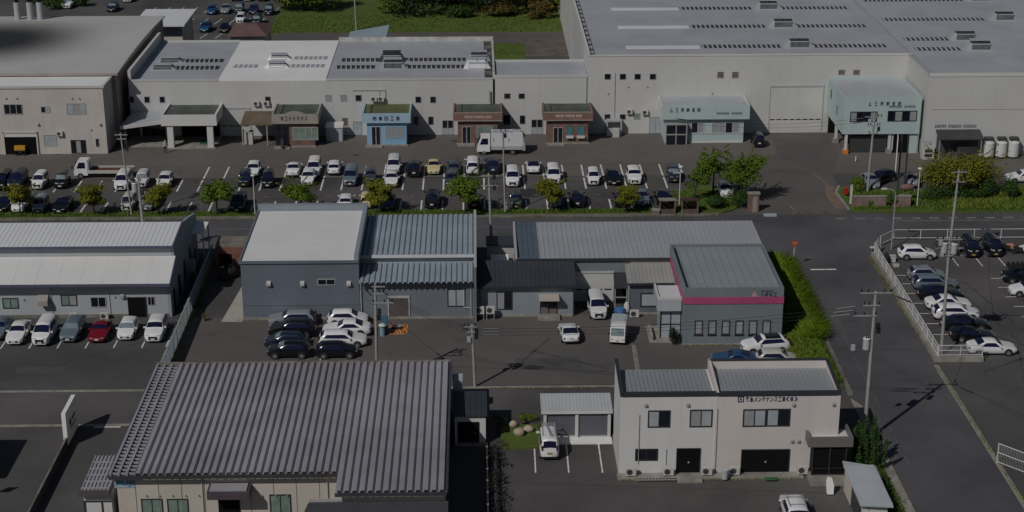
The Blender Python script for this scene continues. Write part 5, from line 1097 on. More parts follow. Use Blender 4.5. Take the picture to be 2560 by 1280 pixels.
bay('hatch','maroon',1185,527,'b','dark car with a red lamp under the tree left of the poles',gC)
bay('jeep','olive',1290,526,'f','olive grey off-roader with a yellow plate right of the poles',gC)
bay('hatch','silver',1388,523,'f','silver car half covered by the tree beside the dark asphalt patch',gC)
bay('suv','black',1444,523,'b','black car with a white plate right of the half covered silver one',gC)
bay('kei','black',1552,522,'b','black kei car left of the small tree by the brown shelters',gC)
bay('sedan','steel',1607,520,'f','blue grey sedan right of the small tree by the brown shelters',gC)
bay('sedan','black',1660,517,'b','black car with its nose behind the left brown shelter',gC)
bay('hatch','white',1818,500,'f','white car just showing between the round bush and the big tree',gC)
bay('kei','black',1898,371,'b','black car parked tail out beside the mint green office','cars by the factory offices')
bay('sedan','silver',2184,477,'f','silver sedan right of the bush and pole at the street corner','cars by the street corner bed')
side('hatch','black',50.9,200.6,'l','black hatchback behind the twin sign posts at the street corner','cars by the street corner bed',dyaw=35)
bay('sedan','silver',2292,473,'b','silver blue car with a dark rear window left of the tall lamp','cars by the street corner bed',dyaw=-14)
side('wagon','white',V(2560,470,200).x,200.4,'l','white car cut by the right edge behind the dark shrubs','cars by the street corner bed')
# lot of the white warehouse
gM = 'cars parked in front of the white warehouse'
bay('sedan','steel',-14,856,'f','blue grey car cut by the left edge before the white warehouse',gM)
bay('sedan','white',34,867,'f','white sedan with a dark grille left of the tall white minivan',gM)
bay('minivan','white',101,869,'f','tall white minivan with a chrome grille before the warehouse',gM)
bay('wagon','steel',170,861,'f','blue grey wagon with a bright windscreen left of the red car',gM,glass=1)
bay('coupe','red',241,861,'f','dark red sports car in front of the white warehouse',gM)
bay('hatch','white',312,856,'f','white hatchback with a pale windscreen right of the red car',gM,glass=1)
bay('suv','white',382,860,'f','white crossover at the end of the row beside the sheet fence',gM)
# yard of the blue-grey hall
gY = 'cars in the yard of the blue-grey hall'
side('wagon','silver',-18.4,155.0,'l','silver white wagon with a red tail lamp right under the blue-grey wall',gY)
side('suv','black',-18.1,152.2,'l','black car between the silver wagon and a dark hatchback',gY)
side('hatch','navy',-18.5,149.4,'l','dark hatchback with a bright windscreen in the left column of the yard',gY,glass=1)
side('hatch','black',-17.9,147.1,'l','black car at the foot of the left column, cut by the ribbed roof',gY,glass=1)
side('hatch','white',-12.9,155.0,'r','white hatchback at the head of the right column by the blue-grey wall',gY)
side('sedan','white',-12.8,152.4,'l','white sedan facing left, second in the right column of the yard',gY)
side('wagon','white',-13.0,149.7,'r','white wagon facing right, third in the right column beside the pole',gY)
side('hatch','black',-13.4,147.0,'r','black car at the foot of the right column, cut by the ribbed roof',gY)
bay('minivan','pearl',1495,803,'f','pearl white people carrier in front of the white shutter','vehicles in the middle yard',dyaw=2)
bay('coupe','white',1425,864,'b','white coupe with dark rear glass alone in the middle yard','vehicles in the middle yard',dyaw=4)
gP = 'cars beside the pink banded office'
side('suv','white',27.4,147.2,'l','white car with a black roof in front of the narrow windows',gP,dyaw=6,black_roof=True)
side('coupe','blue',24.0,144.4,'l','blue sports car peeking over the parapet of the two-storey office',gP,dyaw=-5)
side('hatch','beige',28.0,144.2,'r','beige car whose bonnet shows over the parapet of the two-storey office',gP)
# right-hand lot
gR = 'cars along the fence of the right parking lot'
side('hatch','white',48.3,172.7,'r','white hatchback seen side-on beside the lamp at the lot corner',gR)
for (k,c,x,y,lb) in (('hatch','silver',47.7,166.2,'silver hatchback at the head of the fence row'),('wagon','steel',47.9,163.6,'blue grey wagon with a red lamp, second in the fence row'),('sedan','black',47.7,160.7,'black sedan between the blue grey wagon and two white cars, fence row'),
                     ('sedan','white',47.8,157.9,'white sedan behind the white wagon in the fence row'),('wagon','white',47.9,155.2,'white wagon between a white sedan and two black cars, fence row'),
                     ('sedan','black',48.0,152.4,'black sedan right below the white wagon in the fence row'),('coupe','black',48.0,149.7,'low black car right above the white sedan at the fence corner'),('sedan','white',48.9,146.4,'white sedan at the fence corner at the foot of the row')):
    side(k,c,x,y,'r',lb,gR)
gV = 'vehicles on the far and right sides of the right lot'
bay('keivan','black',2433,648,'f','black kei van right of the transformer pole',gV,name='parked_van',cat='van')
bay('keivan','black',2490,646,'f','black kei van with chrome headlamps left of the motorcycles',gV,name='parked_van',cat='van')
side('beetle','white',57.3,161.5,'l','small white retro car with a black roof at the right edge',gV,black_roof=True)
side('hatch','black',57.9,158.4,'l','dark car below the small white retro car at the right edge',gV)
RK = side('suv','black',57.8,165.4,'l','tall black off-roader with a toothed roof rack at the right edge',gV)
mb = MB()
for i in range(7): mb.prism([(164.7+.0,1.70),(166.1,1.70),(166.1,1.98),(164.7,1.98)],0,56.2+i*.5,56.42+i*.5)
rk = mb.box(56.0,164.7,1.655,59.6,166.1,1.699).build('roof_rack', T['black']); attach(rk, RK)
# far lot, top left
gT = 'cars in the far parking lot'
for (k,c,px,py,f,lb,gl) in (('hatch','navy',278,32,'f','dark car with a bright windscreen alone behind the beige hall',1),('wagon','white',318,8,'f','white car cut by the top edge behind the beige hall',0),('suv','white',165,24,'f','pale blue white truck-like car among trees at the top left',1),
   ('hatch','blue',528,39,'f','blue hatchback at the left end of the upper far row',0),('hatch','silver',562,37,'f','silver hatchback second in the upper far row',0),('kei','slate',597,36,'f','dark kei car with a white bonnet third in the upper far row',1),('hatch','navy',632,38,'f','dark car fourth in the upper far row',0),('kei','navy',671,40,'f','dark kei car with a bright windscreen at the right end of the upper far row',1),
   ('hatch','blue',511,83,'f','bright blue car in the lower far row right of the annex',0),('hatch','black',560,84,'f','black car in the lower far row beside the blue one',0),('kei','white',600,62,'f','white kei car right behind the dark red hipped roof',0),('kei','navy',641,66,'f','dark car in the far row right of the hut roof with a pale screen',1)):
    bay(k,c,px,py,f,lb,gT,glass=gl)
for i,px in enumerate((590,618,655)): bay('sedan',('navy','white','navy')[i],px,5,'f','%s car cut by the top edge at the back of the far lot'%('left dark','white','right dark')[i],gT)
# kei van with a ladder rack, and the roof-racked wagon at the bottom edge
g = G(1374,1153); o = place('keivan','white',g.x,g.y+1.7,math.pi,'white kei van seen from behind with a folded ladder on its roof','vehicles in the forecourt',name='parked_van',cat='van'); o.scale = (1.1,1.05,1.04)
ld = thing('folding_ladder','silver folding stepladder lying on the roof of the white kei van','ladder',(g.x,g.y+1.9,1.93)); mb = MB()
for s_ in (-.52,.52): mb.box(g.x+s_-.04,g.y+.7,1.94,g.x+s_+.04,g.y+3.3,2.0)
for i in range(8): mb.box(g.x-.5,g.y+.8+i*.33,1.945,g.x+.5,g.y+.86+i*.33,1.99)
mb.hexa([(g.x+.05,g.y+.5,2.0),(g.x+.25,g.y+.5,2.0),(g.x-.1,g.y+3.0,2.0),(g.x-.3,g.y+3.0,2.0)],[(g.x+.05,g.y+.5,2.1),(g.x+.25,g.y+.5,2.1),(g.x-.1,g.y+3.0,2.1),(g.x-.3,g.y+3.0,2.1)]); mb.build('rails', T['metal'], ld)
g = G(1998,1330); o = place('suv','white',g.x,g.y+2.2,math.pi,'white wagon with a glass roof and roof bars cut by the bottom edge','vehicles in the forecourt')
RB = o; mb = MB()
for s_ in (-.62,.62): mb.box(g.x+s_-.03,g.y+.9,1.70,g.x+s_+.03,g.y+2.9,1.75)
for yy in (1.2,2.4): mb.box(g.x-.6,g.y+yy,1.71,g.x+.6,g.y+yy+.06,1.74)
attach(mb.build('roof_bar', T['metal']), RB)
# ---- trucks
def truck_wheels(t, xs, y0, y1, r=.38, mname='wheel'):
    for x in xs:
        for yy in (y0,y1):
            wl = MB().cyl((x,yy-.12,r),(x,yy+.12,r),r,n=18).build('wheel', T['tyre'], t); MB().cyl((x,yy-.14,r),(x,yy+.14,r),r*.55,n=12).build('rim', T['rim'], wl)
def cab(t, x0, x1, y0, y1, z0, z1, col='white'):
    """cab-over cab with its nose towards -X"""
    w = x1-x0
    MB().prism([(x0,z0),(x1,z0),(x1,z1),(x0+w*.34,z1),(x0+w*.02,z0+(z1-z0)*.5)],1,y0,y1).build('cab', PAINT[col], t) if False else None
    b = MB(); pts = [(x0,z0),(x1,z0),(x1,z1),(x0+w*.30,z1),(x0+w*.04,z0+(z1-z0)*.48)]
    b.add([(x,y0,z) for x,z in pts]+[(x,y1,z) for x,z in pts], [(0,1,2,3,4),(9,8,7,6,5)]+[(i,5+i,5+(i+1)%5,(i+1)%5) for i in range(5)])
    c = b.build('cab', PAINT[col], t)
    zm = z0+(z1-z0)*.5
    MB().hexa([(x0+w*.04,y0+.12,zm),(x0+w*.06,y0+.12,zm),(x0+w*.06,y1-.12,zm),(x0+w*.04,y1-.12,zm)],[(x0+w*.27,y0+.15,z1-.08),(x0+w*.31,y0+.15,z1-.08),(x0+w*.31,y1-.15,z1-.08),(x0+w*.27,y1-.15,z1-.08)]).add([],[]).build('windshield', T['car_glass'], t).location = (-.03,0,.02)
    for (yy,s_) in ((y0,-1),(y1,1)):
        MB().prism([(x0+w*.22,zm),(x0+w*.85,zm),(x0+w*.85,z1-.15),(x0+w*.42,z1-.15)],1,yy-.015,yy+.015).build('side_window', T['car_glass'], t)
        MB().box(x0-.18,yy+s_*.02,zm,x0-.04,yy+s_*.2,zm+.38).build('mirror', T['black'], t)
        MB().box(x0-.015,yy-s_*.12,z0+.3,x0+.05,yy-s_*.42,z0+.48).build('headlight', T['lamp_glass'], t)
    MB().box(x0-.02,y0+.1,z0-.05,x0+.2,y1-.1,z0+.22).build('bumper', T['grille'], t); return c
g = G(250,447); yb = g.y; x0, x1 = V(184,430,yb).x, V(330,430,yb).x
t = thing('flatbed_truck','white flatbed truck with an empty red floored bed, facing left','truck',((x0+x1)/2,yb+1,0))
cab(t,x0,x0+1.75,yb,yb+1.9,.45,2.3)
MB().box(x0+1.9,yb-.03,.75,x1,yb+1.93,.9).build('bed_floor', mat('red_bed_floor',(.10,.03,.025),.7), t); MB().box(x0+1.9,yb-.08,.72,x1,yb-.031,1.15).box(x0+1.9,yb+1.931,.72,x1,yb+1.98,1.15).box(x1,yb-.08,.72,x1+.05,yb+1.98,1.15).build('side_board', PAINT['beige'], t); MB().box(x0+1.82,yb,.7,x0+1.89,yb+1.9,2.2).build('headboard', PAINT['white'], t)
MB().box(x0+1.7,yb+.5,.45,x1-.1,yb+1.4,.74).build('chassis', T['black'], t); truck_wheels(t,(x0+.85,x1-1.4),yb+.12,yb+1.78)
g = G(1255,388); yb = g.y; x0, x1 = V(1192,370,yb).x, V(1312,370,yb).x
t = thing('box_truck','white rear-loading truck with a boxy silver body parked before the red brick office','truck',((x0+x1)/2,yb+1,0))
cab(t,x0,x0+1.75,yb,yb+2.1,.5,2.45)
MB().box(x0+1.9,yb,.75,x1-.3,yb+2.15,2.95).build('cargo_body', PAINT['pearl'], t); MB().prism([(x1-.3,.6),(x1+.05,.6),(x1+.05,1.4),(x1-.3,2.9)],1,yb,yb+2.15).build('tailgate', T['grey_box'], t)
MB().box(x0+1.9,yb-.05,.75,x1-.3,yb-.002,1.25).build('side_skirt', T['grey_box'], t); MB().box(x0+2.2,yb-.02,1.9,x0+2.28,yb-.001,2.3).box(x0+4.2,yb-.02,1.9,x0+4.28,yb-.001,2.3).build('latch', T['black'], t)
mb = MB(); r = random.Random(8)
for i in range(9): mb.blob((x0+2.3+i*.42,yb+.5+r.uniform(0,1.1),3.02),.34,.3,.16,.25,8,5,r)
mb.build('tarpaulin', mat('crumpled_sheet',(.36,.39,.43),.6,var=.3,scale=2), t)
MB().box(x0+1.8,yb+.6,.45,x1-.2,yb+1.5,.74).build('chassis', T['black'], t); truck_wheels(t,(x0+.95,x1-1.6),yb+.14,yb+1.95)
# small covered kei truck in the middle yard: nose towards the camera, slightly turned
t = thing('covered_kei_truck','small white kei truck with a grey cargo hood in the middle yard','truck'); L = 3.3
b = MB(); pts = [(-L/2,.4),(-L/2+1.35,.4),(-L/2+1.35,1.75),(-L/2+.42,1.75),(-L/2+.05,1.0)]
b.add([(-.72,y,z) for y,z in pts]+[(.72,y,z) for y,z in pts],[(0,1,2,3,4)[::-1],(5,6,7,8,9)]+[(i,(i+1)%5,5+(i+1)%5,5+i) for i in range(5)]); b.build('cab', PAINT['white'], t)
MB().hexa([(-.64,-L/2+.06,1.03),(.64,-L/2+.06,1.03),(.64,-L/2+.09,1.03),(-.64,-L/2+.09,1.03)],[(-.6,-L/2+.38,1.69),(.6,-L/2+.38,1.69),(.6,-L/2+.43,1.69),(-.6,-L/2+.43,1.69)]).build('windshield', T['pale_screen'], t).location = (0,-.03,.015)
MB().box(-.74,-L/2+1.38,.55,.74,L/2,2.02).build('cargo_hood', mat('grey_hood',(.46,.48,.50),.5), t); MB().box(-.60,-L/2+1.36,2.021,.6,L/2-.02,2.07).build('hood_top', mat('grey_hood_top',(.42,.45,.48),.5), t)
for s_ in (-1,1):
    MB().box(s_*.66,-L/2-.015,.62,s_*.42,-L/2+.02,.76).build('headlight', T['lamp_glass'], t); MB().box(s_*.73,-L/2+.3,1.05,s_*.745,-L/2+1.1,1.6).build('side_window', T['car_glass'], t); MB().box(s_*.74,-L/2+.1,1.1,s_*.92,-L/2+.16,1.32).build('mirror', T['black'], t)
    for y in (-L/2+.6,L/2-.75): wl = MB().cyl((s_*.55,y,.26),(s_*.74,y,.26),.27,n=16).build('wheel', T['tyre'], t); MB().cyl((s_*.6,y,.26),(s_*.75,y,.26),.15,n=10).build('rim', T['rim'], wl)
MB().box(-.16,-L/2-.02,.48,.16,-L/2-.001,.6).build('number_plate', T['plate_y'], t); MB().box(-.65,-L/2+.1,.3,.65,L/2-.1,.54).build('chassis', T['black'], t)
g = G(1543,866); t.location = (g.x+.25,g.y+1.65,.018); t.rotation_euler = (0,0,math.radians(-9))
# motorcycles in the right lot
def motorcycle(x, y, rz, label, fairing):
    t = thing('motorcycle',label,'motorcycle'); g_ = 'motorcycles by the lot fence'; t['group'] = g_
    for yy in (-.65,.65):
        wl = MB(); wl.cyl((-.06,yy,.3),(.06,yy,.3),.3,n=16); wl.build('wheel', T['tyre'], t)
    MB().prism([(-.55,.4),(.35,.38),(.75,.75),(.2,.82),(-.1,.85),(-.5,.9)],0,-.14,.14).build('engine_body', T['black'], t)
    MB().prism([(-.8,.55),(-.35,.55),(-.2,1.0),(-.45,1.15),(-.85,.75)],0,-.22,.22).build('fairing', fairing, t)
    MB().blob((0,-.12,.92),.17,.3,.12,.05,8,5,random.Random(1)).build('fuel_tank', fairing, t); MB().box(-.13,.15,.8,.13,.75,.9).build('seat', T['black'], t); MB().tube([(-.36,-.42,1.02),(0,-.5,1.05),(.36,-.42,1.02)],.02).build('handlebar', T['metal'], t)
    t.location = (x,y,.016); t.rotation_euler = (0,0,rz)
a,b = G(2520,634),G(2552,640)
motorcycle(a.x,a.y+.4,math.radians(70),'motorcycle with a red and pale fairing beside the black kei van',mat('red_pale_fairing',(.45,.27,.22),.4,var=.6,scale=3,col2=(.3,.03,.03)))
motorcycle(b.x,b.y+.5,math.radians(80),'black and white motorcycle at the far right edge of the lot',PAINT['white'])
# ================================================================== VEGETATION
def leaves(mb, c, rx, ry, rz, n, size, rnd, hollow=.35):
    """n leaf sprays through the volume of one uneven clump"""
    for _ in range(n):
        while True:
            x,y,z = rnd.uniform(-1,1),rnd.uniform(-1,1),rnd.uniform(-1,1); q = x*x+y*y+z*z
            if q < 1 and (q > hollow or rnd.random() < .25): break
        p = Vector((c[0]+x*rx,c[1]+y*ry,c[2]+z*rz)); s = size*rnd.uniform(.6,1.35)
        d = Vector((x+rnd.uniform(-.7,.7),y+rnd.uniform(-.7,.7),z+rnd.uniform(-.2,1.1))).normalized()
        a = d.cross(Vector((rnd.uniform(-1,1),rnd.uniform(-1,1),rnd.uniform(-1,1)))).normalized(); b = d.cross(a)
        mb.add([p-a*s*.5,p-b*s*.28+d*s*.1,p+a*s*.5,p+b*s*.28+d*s*.1],[(0,1,2,3)])
def crown_mb(seed, R, H, z0, nclump, nleaf, size, lean=(0,0), flat=1.0, spike=0):
    r = random.Random(seed); mb = MB(); cs = []
    for i in range(nclump):
        a = r.uniform(0,6.283); q = math.sqrt(r.random())*.82; zz = r.random()
        k = 1-.55*abs(zz-.42)
        c = (R*q*k*math.cos(a)+lean[0]*zz, R*q*k*math.sin(a)*flat+lean[1]*zz, z0+H*(.12+.76*zz)); cs.append(c)
        rr = R*r.uniform(.32,.52); leaves(mb, c, rr, rr*flat, rr*.62, int(nleaf/nclump), size, r)
    leaves(mb,(lean[0]*.45,lean[1]*.45,z0+H*.5),R*.72,R*.72*flat,H*.34,int(nleaf*.38),size,r,.2)
    for i in range(spike):
        a = r.uniform(0,6.283); t = r.uniform(.5,1.0); c0 = (R*.7*math.cos(a)+lean[0]*t, R*.7*math.sin(a)*flat+lean[1]*t, z0+H*t); L = R*r.uniform(.3,.6)
        for j in range(14):
            f = j/13; leaves(mb,(c0[0]+math.cos(a)*L*f,c0[1]+math.sin(a)*L*f*flat,c0[2]+L*.5*f),.12,.12,.12,2,size,r)
    return mb, cs
def tree(name, label, cat, x, y, z, R, H, z0, seed, m, nleaf=900, size=.24, nclump=13, lean=(0,0), tr=.09, group=None, flat=1.0, spike=6, limbs=7):
    t = thing(name,label,cat,(0,0,0),group); mb, cs = crown_mb(seed,R,H,z0,nclump,nleaf,size,lean,flat,spike)
    mb.build('crown', T[m], t)
    tk = MB(); r = random.Random(seed+5); f0 = (lean[0]*.1,lean[1]*.1,z0+H*.12); tk.tube([(0,0,-.1),(r.uniform(-.06,.06),r.uniform(-.06,.06),z0*.5),f0],[tr*1.25,tr,tr*.8],8)
    for c in cs[:limbs]:
        mid = ((f0[0]+c[0])/2+r.uniform(-.1,.1),(f0[1]+c[1])/2,(f0[2]+c[2])/2+.1); tk.tube([f0,mid,c],[tr*.62,tr*.4,tr*.15],6)
    tk.build('trunk', T['bark'], t); t.location = (x,y,z); return t
gS = 'small street trees along the grass verge'
base = [tree('street_tree','tree','tree',0,0,0,1.85,2.5,1.5,11,'leaf_y',2600,.27,13,(.2,0),.08,gS),
        tree('street_tree','tree','tree',0,0,0,1.75,2.6,1.3,23,'leaf_y',2600,.27,12,(-.2,.1),.085,gS),
        tree('street_tree','tree','tree',0,0,0,2.0,2.3,1.6,37,'leaf_g',2700,.27,14,(.35,0),.08,gS)]
for i,(px,py,v,sc,rz,lb) in enumerate(((52,541,0,1.0,.3,'leftmost yellow-green street tree, over a white car'),(236,538,1,.98,1.0,'yellow-green street tree alone left of the leaning pole'),(398,538,0,.95,2.2,'yellow-green street tree right of the concrete pole with a white transformer'),
      (543,538,2,1.08,.0,'wide leafy street tree left of the black off-roader'),(753,538,2,1.0,3.3,'street tree whose trunk is hidden by the white roof of the hall'),(945,532,1,1.02,4.0,'street tree over the dark grey sedan by the hall corner'),(1162,535,2,1.15,1.9,'widest street tree, just left of the double crossarm pole'),
      (1374,529,0,.98,5.0,'street tree beside the dark round asphalt patch'),(1567,532,1,.86,2.7,'smallest street tree, left of the brown shelters'))):
    o = base[v] if (i in (0,1,3)) else copy_tree(base[v])
    g = G(px,py,.16); o.location = (g.x,g.y,.15); o.scale = (sc,sc,sc); o.rotation_euler = (0,0,rz); o['label'] = lb
g = G(1733,508); tree('leaning_tree','tall ragged green tree leaning right beside the white twin lamp','tree',g.x,g.y,.16,1.45,5.4,1.2,51,'leaf_g',2300,.25,17,(2.7,.6),.11,None,.8,16)
g = G(1783,487); tree('spreading_tree','slim forked tree with a flat yellow-green crown behind the round bush','tree',g.x,g.y,.16,1.7,1.7,2.5,52,'leaf_g',1700,.25,13,(.3,0),.11,None,.8,10)
g = G(1838,505); tree('spreading_tree','largest broad green tree of the planted island, by the drive','tree',g.x+.3,g.y,.16,2.7,4.1,1.7,53,'leaf_g',4000,.26,22,(.9,0),.15,None,.8,26)
g = G(2402,500); tree('spreading_tree','broad low yellow-green tree behind the right grass verge','tree',g.x-.2,g.y+1.5,.16,5.2,3.6,1.0,54,'leaf_y',10000,.28,36,(.2,0),.2,None,.6,20)
def bush(name, label, x, y, z, rx, ry, h, seed, m, n=700, size=.2, group=None, k=9, cat='bush'):
    r = random.Random(seed); mb = MB()
    for i in range(k):
        a = r.uniform(0,6.283); q = math.sqrt(r.random())*.6; rr = r.uniform(.4,.6)
        leaves(mb,(rx*q*math.cos(a),ry*q*math.sin(a),h*(.35+.35*r.random())),rx*rr,ry*rr,h*r.uniform(.28,.36),n//k,size,r)
    t = thing(name,label,cat,(0,0,0),group); mb.build('foliage', T[m], t)
    tk = MB()
    for i in range(4): a = r.uniform(0,6.283); tk.tube([(0,0,-.05),(rx*.3*math.cos(a),ry*.3*math.sin(a),h*.5)],[.05,.02],5)
    tk.build('stem', T['bark'], t); t.location = (x,y,z); return t
gB_ = 'bushes around the parking lots'
for (px,py,rx,ry,h,m,lb,nm) in ((1790,524,2.0,1.4,1.7,'leaf_d','big rounded dark green bush right of the brown shelters','round_bush'),(1850,520,1.8,1.3,2.2,'leaf_d','dark bush below the largest tree by the brick pillar','round_bush'),(2146,484,1.2,1.0,2.1,'leaf_g','green bush left of the silver sedan at the corner','round_bush'),
   (2170,519,.8,.6,1.2,'leaf_g','small green shrub before the left half of the low brick wall','shrub'),(2234,521,1.0,.7,1.9,'leaf_d','taller dark shrub hiding the middle of the low brick wall','shrub'),(2272,516,.5,.6,1.4,'leaf_d','narrow dark shrub at the right end of the low brick wall','shrub'),(2345,500,3.0,1.2,1.5,'leaf_d','dark undergrowth clump left under the broad low tree','shrub'),(2440,500,2.5,1.2,1.6,'leaf_d','dark undergrowth clump right under the broad low tree','shrub'),
   (2466,498,1.2,1.0,2.8,'leaf_d','dark pine-like shrub right of the broad low tree','conifer_shrub'),(2525,500,1.2,1.0,3.0,'leaf_d','dark upright shrub before the white car at the right edge','conifer_shrub')):
    g = G(px,py); bush(nm,lb,g.x,g.y+.3,.15,rx,ry,h,px,m,int(500*rx+300*h),.2,gB_)
# cypress-like bush and hedge at lower right
g = G(2172,1178)
r = random.Random(3); mb = MB()
for i in range(17):
    a = r.uniform(0,6.283); q = math.sqrt(r.random()); bx, by = 1.35*q*math.cos(a), 1.5*q*math.sin(a); hh = 4.4-1.9*q+r.uniform(-.5,.5)
    for k in range(8):
        f = k/7; leaves(mb,(bx*(1+.25*f),by*(1+.25*f),.5+(hh-.5)*f),.36*(1-.72*f)+.05,.36*(1-.72*f)+.05,.40,46,.17,r,.1)
t = thing('flame_cypress','bushy dark green cypress with flame-like tips beside the storage shed','tree',(0,0,0)); mb.build('crown', T['leaf_d'], t); MB().tube([(0,0,-.1),(0,0,2.2)],[.14,.06],7).build('trunk', T['bark'], t); t.location = (g.x-.1,g.y+.6,.17)
t = thing('side_hedge','dark clipped hedge running from the cypress along the side road','hedge',(0,0,0)); mb = MB(); r = random.Random(9)
for i in range(40): leaves(mb,(r.uniform(-.45,.45),-8+i*.4,r.uniform(.4,.9)),.55,.5,.45,52,.19,r)
mb.build('foliage', T['leaf_d'], t); MB().box(-.05,-8,-.1,.05,7,.6).build('stem', T['bark'], t); t.location = (32.0,113.5,.17)
t = thing('shade_hedge','added hedge, near-black to extend the shade between the workshop and the forecourt','hedge',(0,0,0)); mb = MB(); r = random.Random(19)  # added hedge: workshop shade carried on in its near-black leaf colour
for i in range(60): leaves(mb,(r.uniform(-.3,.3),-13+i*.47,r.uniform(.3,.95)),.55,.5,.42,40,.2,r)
mb.build('foliage', mat('shade_black_leaf',(.006,.010,.005),.7,var=.3), t); MB().box(-.04,-13,-.1,.04,14,.5).build('stem', T['bark'], t); t.location = (1.45,112.2,.0)
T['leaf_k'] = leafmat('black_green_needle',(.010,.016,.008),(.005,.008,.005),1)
g = G(1683,866); bush('potted_conifer','black-green conifer shrub standing at the glazed porch corner',g.x,g.y+.5,.0,.65,.6,1.9,77,'leaf_k',900,.16,None,9)
g = G(512,806); bush('withered_shrub','withered brown shrub in the passage by the sheet fence',g.x,g.y+.3,0,.4,.4,1.0,78,'leaf_o',120,.16,None,5)
g = G(500,765); bush('weed_clump','low weed clump by the sheet fence, behind the withered shrub',g.x,g.y+.3,0,.6,.5,.5,79,'leaf_o',140,.16,None,5)
# garden bed with boulders
for (px,py,rx,h,lb) in ((1298,1093,.45,.7,'larger upright tan boulder in the garden bed'),(1322,1082,.5,.5,'flat tan boulder right of the upright one'),(1284,1070,.4,.5,'small grey-purple stone behind the boulders')):
    g = G(px,py,.18); o = MB().blob((g.x,g.y+.35,.18+h*.42),rx,rx*.75,h*.6,.12,12,8,random.Random(px)).build('boulder', T['rock'], smooth=50); solo(o,lb,'boulder','stones in the garden bed')
for (px,py,rx,h,m,lb) in ((1245,1066,.8,1.2,'leaf_d','dark bush at the corner of the garden bed beside the black fence'),(1322,1046,1.1,.45,'leaf_g','low bright green ground plant behind the boulders'),(1350,1072,.4,.5,'leaf_o','rusty brown tuft between the boulders and the garage'),(1308,1058,.3,.55,'leaf_o','small red-leaved plant in the middle of the garden bed'),(1531,1075,.5,.9,'leaf_d','dark shrub squeezed between the garage and the two-storey office')):
    g = G(px,py,.18); bush('garden_plant',lb,g.x,g.y,.17,rx,rx*.8,h,px,m,int(400*rx+150),.15,'plants of the garden bed',6,'plant')
# grass as stuff
T['bank_grass'] = leafmat('bank_grass_blade',(.125,.185,.011),(.08,.13,.010),.25)
def blades(name, rects, n, h, m, seed, wob=.35, z=.16, w=.03):
    r = random.Random(seed); mb = MB(); areas = [abs((a[2]-a[0])*(a[3]-a[1])) for a in rects]
    for _ in range(n):
        a = r.choices(rects, areas)[0]; x, y = r.uniform(a[0],a[2]), r.uniform(a[1],a[3]); hh = h*r.uniform(.5,1.3)*(a[4] if len(a) > 4 else 1); t = r.uniform(0,6.28); dx, dy = math.cos(t), math.sin(t); l = wob*hh
        zz = z*0+ (a[5] if len(a) > 5 else z)
        mb.add([(x-dy*w,y+dx*w,zz-.02),(x+dy*w,y-dx*w,zz-.02),(x+dx*l+dy*w*.4,y+dy*l-dx*w*.4,zz+hh*.7),(x+dx*l*1.6,y+dy*l*1.6,zz+hh)],[(0,1,2,3)])
    return props(mb.build(name, T[m]), kind='stuff')
blades('verge_grass',[(-70,188.65,22.5,190.15),(24,189,30.5,197,.8)],9000,.26,'grass',1,w=.05)
blades('bed_grass',[(45,189.2,53.8,196.2),(54.2,188.5,70,196.5)],9000,.3,'grass',2,w=.06)
blades('bank_grass',[(29.6,139,31.4,172,.6,.3),(31.6,149,33.3,171.5,1.1,.3),(32.3,150,33.5,170.5,1.35,.3),(31.4,139,33.0,149,.55,.3)],36000,.85,'bank_grass',3,.6,.3,.035)
blades('dry_grass',[(30.0,140,31.8,148,1.0,.3),(57,189,70,195,.5,.16)],3000,.7,'grass_dry',4,.5,.3,.05)
blades('weeds',[(-120,187.5,28,187.65,1,.01),(33.75,60,33.95,134,1,.01),(42.78,60,42.95,143,1,.01),(-28.9,142,-28.6,173,1.3,.01),(-24,156.0,-11,156.18,.8,.01),(11.2,121.0,26,121.18,.8,.01),(43.0,144,43.3,173,1,.01),(-2.6,132.05,1,132.2,1,.01),(0.8,139.1,12,139.3,.8,.01),(19.7,148.6,29,148.85,.8,.01)],5200,.22,'grass_dry',21,.6,.0,.035)
blades('meadow_grass',[(-36,288.8,17,303,1,.0),(17,288.8,60,303,1,0),(1.9,270,8.1,279.8,.8,.01)],9000,.10,'grass',5,.8,0,.2)
# far trees and the dark wood
g = G(757,32); tree('broad_tree','broad green tree on the lawn beyond the far parking lot','tree',g.x,g.y+2,0,7.0,7.5,.8,61,'leaf_g',7000,.5,30,(0,0),.3,None,.8,0)
T['leaf_wood'] = leafmat('wood_leaf',(.018,.034,.010),(.008,.016,.006),.3)
mb = MB(); r = random.Random(12)
for i in range(120): leaves(mb,(r.uniform(-17,15),r.uniform(301,325),r.uniform(1.0,10.5)),2.8,2.4,2.4,130,.75,r)
props(mb.build('dark_woods', T['leaf_wood']), kind='stuff')
for i,(px,py,R,H,m,lb) in enumerate(((985,40,3.2,4.5,'leaf_g','mid green tree at the left end of the dark wood'),(1352,52,2.6,3.2,'leaf_o','rusty leaved bush at the edge of the dark wood'),(1420,50,2.8,4.0,'leaf_g','green tree beside the big factory corner at the top'),(1250,46,3.5,2.0,'leaf_o','scrubby low thicket before the dark wood'),(1150,48,3.0,1.6,'leaf_d','low dark thicket in front of the wood'))):
    g = G(px,py); tree('wood_edge_tree',lb,'tree',g.x,g.y+2,0,R,H,.2,70+i,m,1800,.38,14,(0,0),.14,'trees along the edge of the wood',.7,0)
for i,(px,py,R,H,lb) in enumerate(((90,14,3.2,3.0,'green bush behind the three roof cowls at top left'),(135,26,2.6,2.4,'dark bush left of the pale truck-like car at top left'),(200,18,2.2,2.5,'dark bush right of the pale truck-like car at top left'))):
    g = G(px,py); bush('far_bush',lb,g.x,g.y+1,0,R,R*.7,H,90+i,'leaf_g' if i == 0 else 'leaf_d',900,.4,'bushes behind the beige hall')
